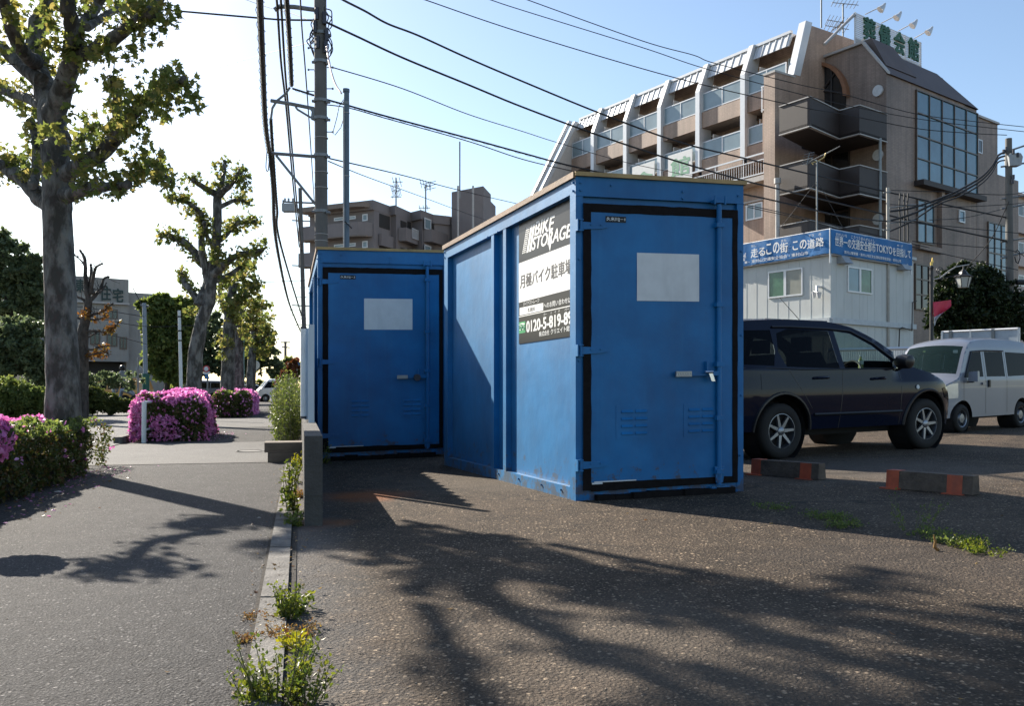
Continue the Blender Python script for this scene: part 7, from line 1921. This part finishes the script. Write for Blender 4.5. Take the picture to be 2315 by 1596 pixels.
def smooth01(x, a, b): t = max(0, min(1, (x - a) / (b - a))); return t * t * (3 - 2 * t)
def suv_y(x, z):
    y = .90 + .025 * math.exp(-((z - .75) / .25) ** 2)
    if z > 1.08: y -= .36 * (z - 1.08) + .25 * max(0, z - 1.5) ** 1.5
    if z < .5: y -= .10 * (.5 - z)
    if x > 2.5: y -= .30 * ((x - 2.5) / .88) ** 2.2
    if x < -.35: y -= .14 * ((-.35 - x) / .6) ** 2
    if x > 2.0 and z > .9: y -= .35 * (z - .9)
    return y
O = Vector((3.17, 10.42, 0)); fw = Vector((2.17, 1.11, 0)).normalized()
O = O + Vector((-fw.y, fw.x, 0)) * .86
top = [(-.80, .34), (-.92, .50), (-.95, .72), (-.92, .98), (-.86, 1.14), (-.78, 1.42), (-.66, 1.60), (-.40, 1.67), (.2, 1.70), (.9, 1.69), (1.35, 1.62), (1.72, 1.46), (2.10, 1.23), (2.34, 1.10), (2.65, 1.02), (2.95, .90), (3.14, .76), (3.25, .60), (3.28, .44), (3.2, .30)]
wd = [([(-.62, 1.14), (-.12, 1.12), (-.05, 1.30), (-.04, 1.56), (-.45, 1.55), (-.58, 1.40)], m_tg, 'hole', 'side_window', -.004),
      ([(.08, 1.11), (.95, 1.08), (.93, 1.56), (.25, 1.58), (.05, 1.52), (-.0, 1.30)], m_tg, 'hole', 'side_window', -.004),
      ([(1.04, 1.08), (1.96, 1.06), (2.02, 1.10), (1.62, 1.38), (1.30, 1.53), (1.03, 1.56)], m_cg, 'hole', 'side_window', -.004),
      ([(.93, .34), (.94, .34), (1.0, 1.06), (.99, 1.06)], m_trim, 'decal', 'door_seam', .002),
      ([(2.02, .36), (2.03, .36), (2.06, 1.02), (2.05, 1.02)], m_trim, 'decal', 'door_seam', .002),
      ([(.46, .60), (.47, .60), (.10, 1.08), (.09, 1.08)], m_trim, 'decal', 'door_seam', .002),
      ([(-.78, .80), (-.93, .80), (-.93, 1.10), (-.82, 1.20), (-.70, 1.05)], m_redl, 'decal', 'tail_light', .006),
      ([(2.98, .68), (3.18, .64), (3.12, .74), (2.98, .82), (2.90, .80)], m_tg, 'decal', 'headlight', .006),
      ([(-.35, .84), (-.15, .84), (-.15, 1.02), (-.35, 1.02)], m_navy, 'decal', 'fuel_flap', .003)]
suv, W, sp, TT = car('parked_car', 'dark navy estate car parked right of the near container with its front window down', 'car', O, fw, .98, top, .27, [(2.56, .34, .43), (0, .34, .43)], suv_y, wd, m_navy, [(0, .34), (2.56, .34)], .335, strip_glass=[(1.45, 1.59, 2.22, 1.17)])
def wbox(mb, W, x0, x1, y0, y1, z0, z1): mb.hexa([W(x0, y0, z0), W(x1, y0, z0), W(x1, y1, z0), W(x0, y1, z0), W(x0, y0, z1), W(x1, y0, z1), W(x1, y1, z1), W(x0, y1, z1)])
for y0 in (-.62, .12):
    mb = MB(); mb.hexa([W(.95, y0, .5), W(1.45, y0, .5), W(1.45, y0 + .5, .5), W(.95, y0 + .5, .5), W(.80, y0, 1.30), W(.92, y0, 1.30), W(.92, y0 + .5, 1.30), W(.80, y0 + .5, 1.30)])
    s_ = mb.build('seat', m_seat, suv); mb = MB(); wbox(mb, W, .78, .88, y0 + .12, y0 + .38, 1.32, 1.5); mb.build('headrest', m_seat, s_)
mb = MB(); wbox(mb, W, -.3, .1, -.62, .62, .5, 1.25); mb.build('rear_seat', m_seat, suv)
mb = MB(); mb.hexa([W(1.85, -.72, .6), W(2.4, -.72, .6), W(2.4, .72, .6), W(1.85, .72, .6), W(1.92, -.72, 1.04), W(2.3, -.72, 1.05), W(2.3, .72, 1.05), W(1.92, .72, 1.04)]); mb.build('dashboard', m_trim, suv)
mb = MB(); c = W(1.72, -.36, 1.02); ax = (W(0, 0, .35) - W(1, 0, 0)).normalized(); e1 = ax.orthogonal().normalized(); e2 = ax.cross(e1); mb.tube([c + (e1 * cos(t * pi / 10) + e2 * sin(t * pi / 10)) * .18 for t in range(21)], .014, 6); mb.build('steering_wheel', m_trim, suv, smooth=True)
for (x0, z0) in ((.62, .97), (1.62, .95)):
    mb = MB(); y = -suv_y(x0, z0); mb.tube([W(x0 - .13, y - .005, z0 - .008), W(x0 - .10, y - .035, z0), W(x0 + .08, y - .035, z0 + .004), W(x0 + .12, y - .005, z0)], .016, 8); mb.build('door_handle', m_navy, suv, smooth=True)
mb = MB(); c = W(1.99, -1.0, 1.13)
for sgn in (-1, 1):
    mb = MB(); mb.tube([W(2.0, sgn * (suv_y(2, 1.07) - .03), 1.06), W(1.97, sgn * 1.0, 1.10)], .025, 6); mb.tube([W(1.97, sgn * .90, 1.16), W(1.97, sgn * .94, 1.16), W(1.98, sgn * 1.02, 1.165), W(1.98, sgn * 1.10, 1.155), W(1.98, sgn * 1.13, 1.15)], [.05, .085, .095, .085, .04], 12); mb.build('wing_mirror', m_trim, suv, smooth=True)
mb = MB(); mb.tube([W(2.34, -suv_y(2.34, .78) - .001, .83), W(2.34, -suv_y(2.34, .78) - .012, .83)], .028, 10); mb.build('side_repeater', m_whitep, suv)
mb = MB(); mb.tube([W(1.30, .0, 1.66), W(.82, .0, 2.05)], [.006, .003], 5); mb.build('aerial', m_trim, suv)
mb = MB(); mb.tube([W(x, -suv_y(x, z) - .01, z) for x, z in ((.0, 1.60), (.3, 1.605), (.92, 1.59), (1.3, 1.565), (1.66, 1.40), (2.0, 1.16))], .014, 6); mb.build('rain_visor', m_trim, suv, smooth=True)
mb = MB(); wbox(mb, W, -.95, -.72, -.7, .7, .33, .50); mb.build('rear_bumper', m_navy, suv)
mb = MB(); mb.tube([W(x, -suv_y(x, .52) - .006, .52) for x in (.50, .9, 1.3, 1.7, 2.05)], .018, 6); mb.build('side_moulding', m_trim, suv, smooth=True)
for cx in (0, 2.56):
    mb = MB(); mb.tube([W(cx + .45 * cos(a), -suv_y(cx + .45 * cos(a), .34 + .45 * sin(a)) - .004, .34 + .45 * sin(a)) for a in [pi * k / 16 for k in range(17)]], .020, 6); mb.build('arch_flare', m_trim, suv, smooth=True)
mb = MB(); mb.tube([W(x, -suv_y(x, 1.085 + (.0 if x > 0 else .03)) - .004, 1.075 + (.0 if x > .2 else .02)) for x in (-.6, -.2, .3, .9, 1.4, 1.96)], .009, 5); mb.build('window_seal', m_trim, suv, smooth=True)
for y0 in (-.45, .35):
    mb = MB(); mb.tube([W(.15, y0, 1.715), W(1.2, y0, 1.70)], .014, 5); mb.build('roof_seam', m_navy, suv, smooth=True)
# bottle on the dashboard
b0 = W(2.0, -.30, 1.045); bt = empty('drink_bottle', b0, 'plastic bottle with yellow label standing on the dark car dashboard', 'bottle')
mb = MB(); mb.lathe(b0, (0, 0, 1), [(0, 0), (.033, .002), (.034, .06), (.031, .08), (.034, .10), (.034, .15), (.012, .19), (.012, .205), (0, .205)], 14); mb.build('body', mat('bottle_tea', (.30, .32, .10), .2, spec=.8), bt, smooth=True)
mb = MB(); mb.lathe(b0, (0, 0, 1), [(.0345, .10), (.0352, .101), (.0352, .148), (.0345, .149)], 14); mb.build('label_band', mat('pale_label', (.55, .6, .55), .4), bt)
mb = MB(); mb.lathe(b0, (0, 0, 1), [(0, .206), (.015, .206), (.015, .228), (0, .228)], 12); mb.build('cap', m_whitep, bt)

# silver van
def van_y(x, z):
    y = .735
    if z > 1.05: y -= .13 * (z - 1.05) + .25 * max(0, z - 1.7) ** 1.4
    if x > 2.45: y -= .16 * ((x - 2.45) / .45) ** 2
    if x < -.4: y -= .05
    return y
fwv = Vector((-1.85, -1.30, 0)).normalized(); scv = .84
lv = Vector((-fwv.y, fwv.x, 0))
FWp = Vector((7.62, 15.0, 0)); O = FWp - fwv * 2.43 * scv - lv * .70 * scv
top = [(-.48, .34), (-.52, .6), (-.52, 1.0), (-.49, 1.5), (-.42, 1.76), (-.25, 1.86), (.4, 1.90), (1.3, 1.90), (1.85, 1.86), (2.08, 1.78), (2.24, 1.62), (2.56, 1.13), (2.66, 1.06), (2.86, .96), (2.93, .82), (2.95, .6), (2.94, .36), (2.88, .28)]
wd = [([(1.62, 1.12), (2.34, 1.10), (2.02, 1.62), (1.62, 1.64)], m_tg, 'hole', 'side_window', -.004), ([(.72, 1.12), (1.48, 1.12), (1.48, 1.64), (.72, 1.64)], m_tg, 'hole', 'side_window', -.004), ([(-.38, 1.14), (.60, 1.12), (.60, 1.64), (-.32, 1.62)], m_tg, 'hole', 'side_window', -.004),
      ([(1.54, .36), (1.55, .36), (1.55, 1.66), (1.54, 1.66)], m_trim, 'decal', 'door_seam', .002), ([(.655, .36), (.665, .36), (.665, 1.66), (.655, 1.66)], m_trim, 'decal', 'door_seam', .002),
      ([(2.40, .62), (2.41, .62), (2.41, 1.06), (2.40, 1.06)], m_trim, 'decal', 'door_seam', .002),
      ([(-.3, .90), (2.5, .90), (2.5, .912), (-.3, .912)], m_grayc, 'decal', 'crease_line', .002),
      ([(2.60, .70), (2.93, .68), (2.90, .90), (2.78, .98), (2.60, 1.0)], m_lens, 'decal', 'headlight_side', .006)]
van, W, sp, TT = car('parked_van', 'silver boxy mini van at the right edge, seen from its front corner', 'van', O, fwv, scv, top, .27, [(2.43, .30, .35), (0, .30, .35)], van_y, wd, m_silver, [(0, .3), (2.43, .3)], .285, strip_glass=[(2.12, 1.75, 2.53, 1.18)], wheel_style='steel', crown=.07)
def patch(W, par, y0, y1, z0, z1, xf, mm, nm, n=4):
    mb = MB(); vs = []; fs = []
    for i in range(n + 1):
        for j in range(n + 1):
            y = lerp(y0, y1, i / n); z = lerp(z0, z1, j / n); vs.append(W(xf(y, z), y, z))
    for i in range(n):
        for j in range(n): k = i * (n + 1) + j; fs.append((k, k + 1, k + n + 2, k + n + 1))
    mb.add(vs, fs); return mb.build(nm, mm, par, smooth=True)
def nose(y, z):
    t = y / .62; base = 2.95 if z < .82 else 2.95 - (z - .82) * .65
    return base + .075 * (1 - t * t) + .012
for sgn in (1, -1):
    hl = patch(W, van, sgn * .40, sgn * .615, .68, .98, lambda y, z: nose(y, z), m_lens, 'headlight')
    patch(W, hl, sgn * .44, sgn * .56, .74, .90, lambda y, z: nose(y, z) + .006, m_chrome, 'reflector')
patch(W, van, -.36, .36, .72, .84, nose, m_silver, 'grille_bar'); patch(W, van, -.45, .45, .36, .48, nose, m_trim, 'lower_intake')
mb = MB(); a = W(3.05, 0, .52)
for sgn in (-1, 1):
    mb = MB(); c = W(2.28, sgn * .86, 1.14); 
    mb.hexa([W(2.22, sgn * .76, 1.03), W(2.30, sgn * .76, 1.03), W(2.30, sgn * .96, 1.02), W(2.22, sgn * .96, 1.02), W(2.22, sgn * .77, 1.22), W(2.29, sgn * .77, 1.22), W(2.29, sgn * .95, 1.23), W(2.22, sgn * .95, 1.23)])
    mr_ = mb.build('wing_mirror', m_silver, van, fix=True); mb = MB(); wbox(mb, W, 2.24, 2.28, sgn * .70 if sgn > 0 else -.86, .86 if sgn > 0 else -.70, 1.0, 1.025); mb.build('mirror_stalk', m_trim, mr_)
for x0 in (1.66, 1.42):
    mb = MB(); wbox(mb, W, x0 - (.07 if x0 > 1.5 else .03), x0 + (.05 if x0 > 1.5 else .03), .735, .765, .95 if x0 > 1.5 else .90, 1.0 if x0 > 1.5 else 1.05); mb.build('door_handle', m_trim if x0 < 1.5 else m_silver, van)
mb = MB(); mb.tube([W(2.60, -.45, 1.14), W(2.52, .1, 1.23)], .012, 5); mb.build('wiper', m_trim, van); mb = MB(); mb.tube([W(2.60, .05, 1.14), W(2.52, .55, 1.21)], .012, 5); mb.build('wiper', m_trim, van)
mb = MB(); mb.tube([W(x, van_y(x, z) + .012, z) for x, z in ((.7, 1.66), (1.5, 1.665), (2.0, 1.64), (2.36, 1.12))], .014, 6); mb.build('rain_visor', m_trim, van, smooth=True)
mb = MB(); wbox(mb, W, 1.2, 1.6, .05, .5, .6, 1.3); mb.build('seat', m_seat, van); mb = MB(); wbox(mb, W, 1.2, 1.6, -.5, -.05, .6, 1.3); mb.build('seat', m_seat, van)
mb = MB(); wbox(mb, W, 2.2, 2.55, -.62, .62, .7, 1.08); mb.build('dashboard', m_trim, van)
mb = MB(); wbox(mb, W, 2.115, 2.12, -.30, -.24, 1.66, 1.70); mb.build('inspection_sticker', mat('sticker_yellow', (.5, .5, .15), .5), van)
mb = MB(); wbox(mb, W, 2.125, 2.13, .36, .46, 1.62, 1.68); mb.build('inspection_sticker', m_paper, van)

# far traffic
def simple_y(w): return lambda x, z: w - (.22 * (z - 1.0) if z > 1.0 else 0) - (.12 if x > 3.0 else 0)
ORc = P(300, 888, 52); ORc.z = 0
wagon = [(-.8, .3), (-.9, .7), (-.85, 1.1), (-.7, 1.6), (-.4, 1.72), (1.2, 1.74), (1.6, 1.66), (2.3, 1.1), (3.1, .95), (3.3, .7), (3.3, .3)]
wsd = [([(-.6, 1.1), (.3, 1.08), (.3, 1.58), (-.45, 1.56)], m_tg, 'hole', 'side_window', 0), ([(.38, 1.08), (1.1, 1.07), (1.1, 1.58), (.38, 1.58)], m_tg, 'hole', 'side_window', 0), ([(1.18, 1.07), (2.1, 1.08), (1.5, 1.56), (1.18, 1.58)], m_tg, 'hole', 'side_window', 0)]
car('moving_car', 'orange people carrier passing behind the trimmed hedge at the left', 'car', ORc, (-1, .12), .98, wagon, .3, [(2.5, .33, .4), (0, .33, .4)], simple_y(.85), wsd, m_ora, [(0, .33), (2.5, .33)], .33, strip_glass=[(1.66, 1.60, 2.25, 1.15)], cut=.3)
Gc = P(490, 888, 78); Gc.z = 0
car('moving_car', 'grey people carrier with dark windows behind the pink hedge and leaning trunk', 'car', Gc, (-1, -.05), 1.0, wagon, .3, [(2.5, .33, .4), (0, .33, .4)], simple_y(.85), wsd, m_grayc, [(0, .33), (2.5, .33)], .33, strip_glass=[(1.66, 1.60, 2.25, 1.15)], cut=.3)
Tc = P(672, 908, 72); Tc.z = 0
ktop = [(1.35, .35), (1.35, 1.0), (1.38, 1.70), (1.55, 1.78), (2.1, 1.78), (2.3, 1.70), (2.75, 1.12), (2.95, .95), (3.02, .6), (3.0, .3)]
kw = [([(1.75, 1.12), (2.62, 1.10), (2.25, 1.60), (1.75, 1.62)], m_tg, 'hole', 'side_window', 0)]
kt, W, sp, TT = car('light_truck', 'small white flatbed truck crossing at the end of the street', 'truck', Tc + Vector((-.2, 0, 0)), (-.90, -.42), 1.0, ktop, .33, [(2.45, .3, .34)], lambda x, z: .73 - (.12 * (z - 1.05) if z > 1.05 else 0) - (.06 if x > 2.9 else 0), kw, m_wht, [(0, .3), (2.45, .3)], .28, strip_glass=[(2.34, 1.66, 2.72, 1.16)], wheel_style='steel', cut=.3)
mb = MB(); wbox(mb, W, -.55, 1.3, -.70, .70, .62, .92); mb.build('flatbed', m_wht, kt)
patch(W, kt, -.5, .5, .75, .88, lambda y, z: 3.09, m_trim, 'grille'); patch(W, kt, .42, .6, .78, .92, lambda y, z: 3.08, m_lens, 'headlight'); patch(W, kt, -.6, -.42, .78, .92, lambda y, z: 3.08, m_lens, 'headlight')
patch(W, kt, -.2, .15, .48, .62, lambda y, z: 3.09, mat('plate_yellow', (.6, .5, .05), .5), 'number_plate')
Dk = P(556, 900, 84); Dk.z = 0
car('moving_car', 'dark low car mostly hidden behind the far hedge, left of the white truck', 'car', Dk + Vector((.6, 0, 0)), (-1, -.3), .8, wagon, .3, [(2.5, .33, .4), (0, .33, .4)], simple_y(.8), wsd, m_navy, [(0, .33), (2.5, .33)], .33, cut=.5)
# rider in front of the orange car
def figure(base, H, m_body):
    me = bpy.data.meshes.new('person'); h = H
    J = [(0, 0, .50), (0, .01, .62), (0, .0, .74), (0, 0, .83), (0, .005, .86), (0, .01, .93), (.10, 0, .81), (.13, -.10, .66), (.08, -.26, .60), (-.10, 0, .81), (-.13, -.10, .66), (-.08, -.26, .60), (.06, -.02, .50), (.09, -.26, .46), (.08, -.20, .22), (.08, -.30, .20), (-.06, -.02, .50), (-.09, -.26, .46), (-.08, -.20, .22), (-.08, -.30, .20)]
    E = [(0, 1), (1, 2), (2, 3), (3, 4), (4, 5), (2, 6), (6, 7), (7, 8), (2, 9), (9, 10), (10, 11), (0, 12), (12, 13), (13, 14), (14, 15), (0, 16), (16, 17), (17, 18), (18, 19)]
    rad = [.085, .075, .085, .035, .04, .055, .045, .033, .025, .045, .033, .025, .06, .045, .03, .025, .06, .045, .03, .025]
    me.from_pydata([(x * h, y * h, z * h) for x, y, z in J], E, []); o = bpy.data.objects.new('tmp', me); col.objects.link(o)
    md = o.modifiers.new('s', 'SKIN'); o.modifiers.new('b', 'SUBSURF').levels = 1
    for i, sv in enumerate(me.skin_vertices[0].data): sv.radius = (rad[i] * h, rad[i] * h)
    me.skin_vertices[0].data[0].use_root = True
    dg = bpy.context.evaluated_depsgraph_get(); m2 = bpy.data.meshes.new_from_object(o.evaluated_get(dg)); bpy.data.objects.remove(o)
    m2.materials.clear(); m2.materials.append(m_body); m2.shade_smooth(); return m2
rb_ = P(277, 888, 47); rb_.z = 0
sc_ = empty('scooter', rb_, 'dark scooter ridden past the orange car', 'scooter')
pr = empty('person', rb_ + Vector((0, 0, .25)), 'rider in grey jacket and dark helmet on a scooter beside the orange car', 'person')
bo = bpy.data.objects.new('body', figure(rb_, 1.75, mat('grey_jacket', (.25, .27, .29), .8))); col.objects.link(bo); bo.parent = pr; bo.location = (0, 0, .30 - .25); bo.rotation_euler = (0, 0, radians(-95)); WL['body_r'] = rb_
mb = MB(); c = rb_ + Vector((-.02, 0, .30 + 1.64)); mb.lathe(c, (0, 0, 1), [(0, .15), (.08, .13), (.13, .07), (.145, 0), (.13, -.08), (.09, -.12), (0, -.13)], 16); mb.build('helmet', m_trim, pr, smooth=True)
mb = MB()
for dx in (-.62, .62): mb.lathe(rb_ + Vector((dx, .06, .24)), (0, 1, 0), [(.14, 0), (.21, -.02), (.24, -.05), (.21, -.09), (.14, -.1)], 20)
mb.build('wheels', m_tyre, sc_, smooth=True)
mb = MB(); mb.tube([rb_ + Vector(p) for p in ((.62, 0, .5), (.35, 0, .72), (-.05, 0, .75), (-.12, 0, .38), (-.4, 0, .35), (-.5, 0, .8), (-.42, 0, 1.05))], [.09, .16, .12, .09, .08, .09, .05], 10); mb.build('body_shell', m_grayc, sc_, smooth=True)
mb = MB(); mb.tube([rb_ + Vector((-.40, -.28, 1.08)), rb_ + Vector((-.42, 0, 1.05)), rb_ + Vector((-.40, .28, 1.08))], .02, 6); mb.build('handlebar', m_trim, sc_)
# ------------------------------------------------------------------ loose grit, petals and litter
random.seed(77)
def grit(name, pts, smin, smax, m, flat=.5):
    mb = MB()
    for p in pts:
        s_ = U(smin, smax); a = U(0, pi); k = len(mb.v)
        q = [Vector((U(.6, 1) * cos(a + t * pi / 2), U(.6, 1) * sin(a + t * pi / 2), 0)) * s_ for t in range(4)]
        for v in q: mb.v.append(tuple(p + v * 1.0 + Vector((0, 0, .001))))
        for v in q: mb.v.append(tuple(p + v * .55 + Vector((0, 0, s_ * flat * U(.7, 1.2)))))
        for t in range(4): mb.f.append((k + t, k + (t + 1) % 4, k + 4 + (t + 1) % 4, k + 4 + t)); mb.m.append(0)
        mb.f.append((k + 4, k + 5, k + 6, k + 7)); mb.m.append(0)
    return tag(mb.build(name, m), kind='stuff')
def gp_(x, y): return Vector((x, y, gz(x)))
pts = []
while len(pts) < 5200:
    Y = 1.9 + 7.5 * R() ** 1.6; X = SX0 + SXK * Y + .15 + (4.2 + Y * .1) * R() ** 1.2
    if noise.noise(Vector((X * 1.1, Y * 1.1, 2))) + .25 * R() < .0: continue
    pts.append(gp_(X, Y))
grit('gravel', pts, .0022, .0060, mat('grit_stone', (0.24, 0.19, 0.14), 0.9, var=.5, scale=60))
pts = []
for _ in range(1500):
    Y = 1.9 + 8 * R() ** 1.3; o_ = random.gauss(.06, .06) if R() < .6 else -R() ** 2 * 1.2
    p = SP(o_, Y, .018 if 0 < o_ < .115 else .006); pts.append(p)
grit('kerb_grit', pts, .002, .0055, mat('grit_dark', (0.11, 0.085, 0.06), 0.95, var=.5, scale=60))
mp_, ml_ = MB(), MB()
for _ in range(420):
    if R() < .6: Y = U(5, 11); p = SP(-2.25 + abs(random.gauss(0, .28)) - .03, Y, .009)
    else: Y = U(16.5, 20); p = SP(-1.68 + abs(random.gauss(0, .25)), Y, .014)
    leaf(mp_ if R() < .5 else ml_, p, U(.018, .035), FLOWER, (Vector((0, 0, 1)) + rnd_unit() * .4).normalized())
for _ in range(240):
    Y = 2 + 9 * R() ** 1.3; p = SP(random.gauss(.10, .09), Y, .022); leaf(ml_, p, U(.012, .03), RHOMB, (Vector((0, 0, 1)) + rnd_unit() * .5).normalized())
for _ in range(60):
    Y = U(2.2, 9); X = U(-1.2, 3.6); leaf(ml_, gp_(X, Y) + Vector((0, 0, .008)), U(.012, .035), RHOMB, (Vector((0, 0, 1)) + rnd_unit() * .4).normalized())
tag(mp_.build('fallen_petals', m_pink), kind='stuff'); tag(ml_.build('leaf_litter', m_dry), kind='stuff')
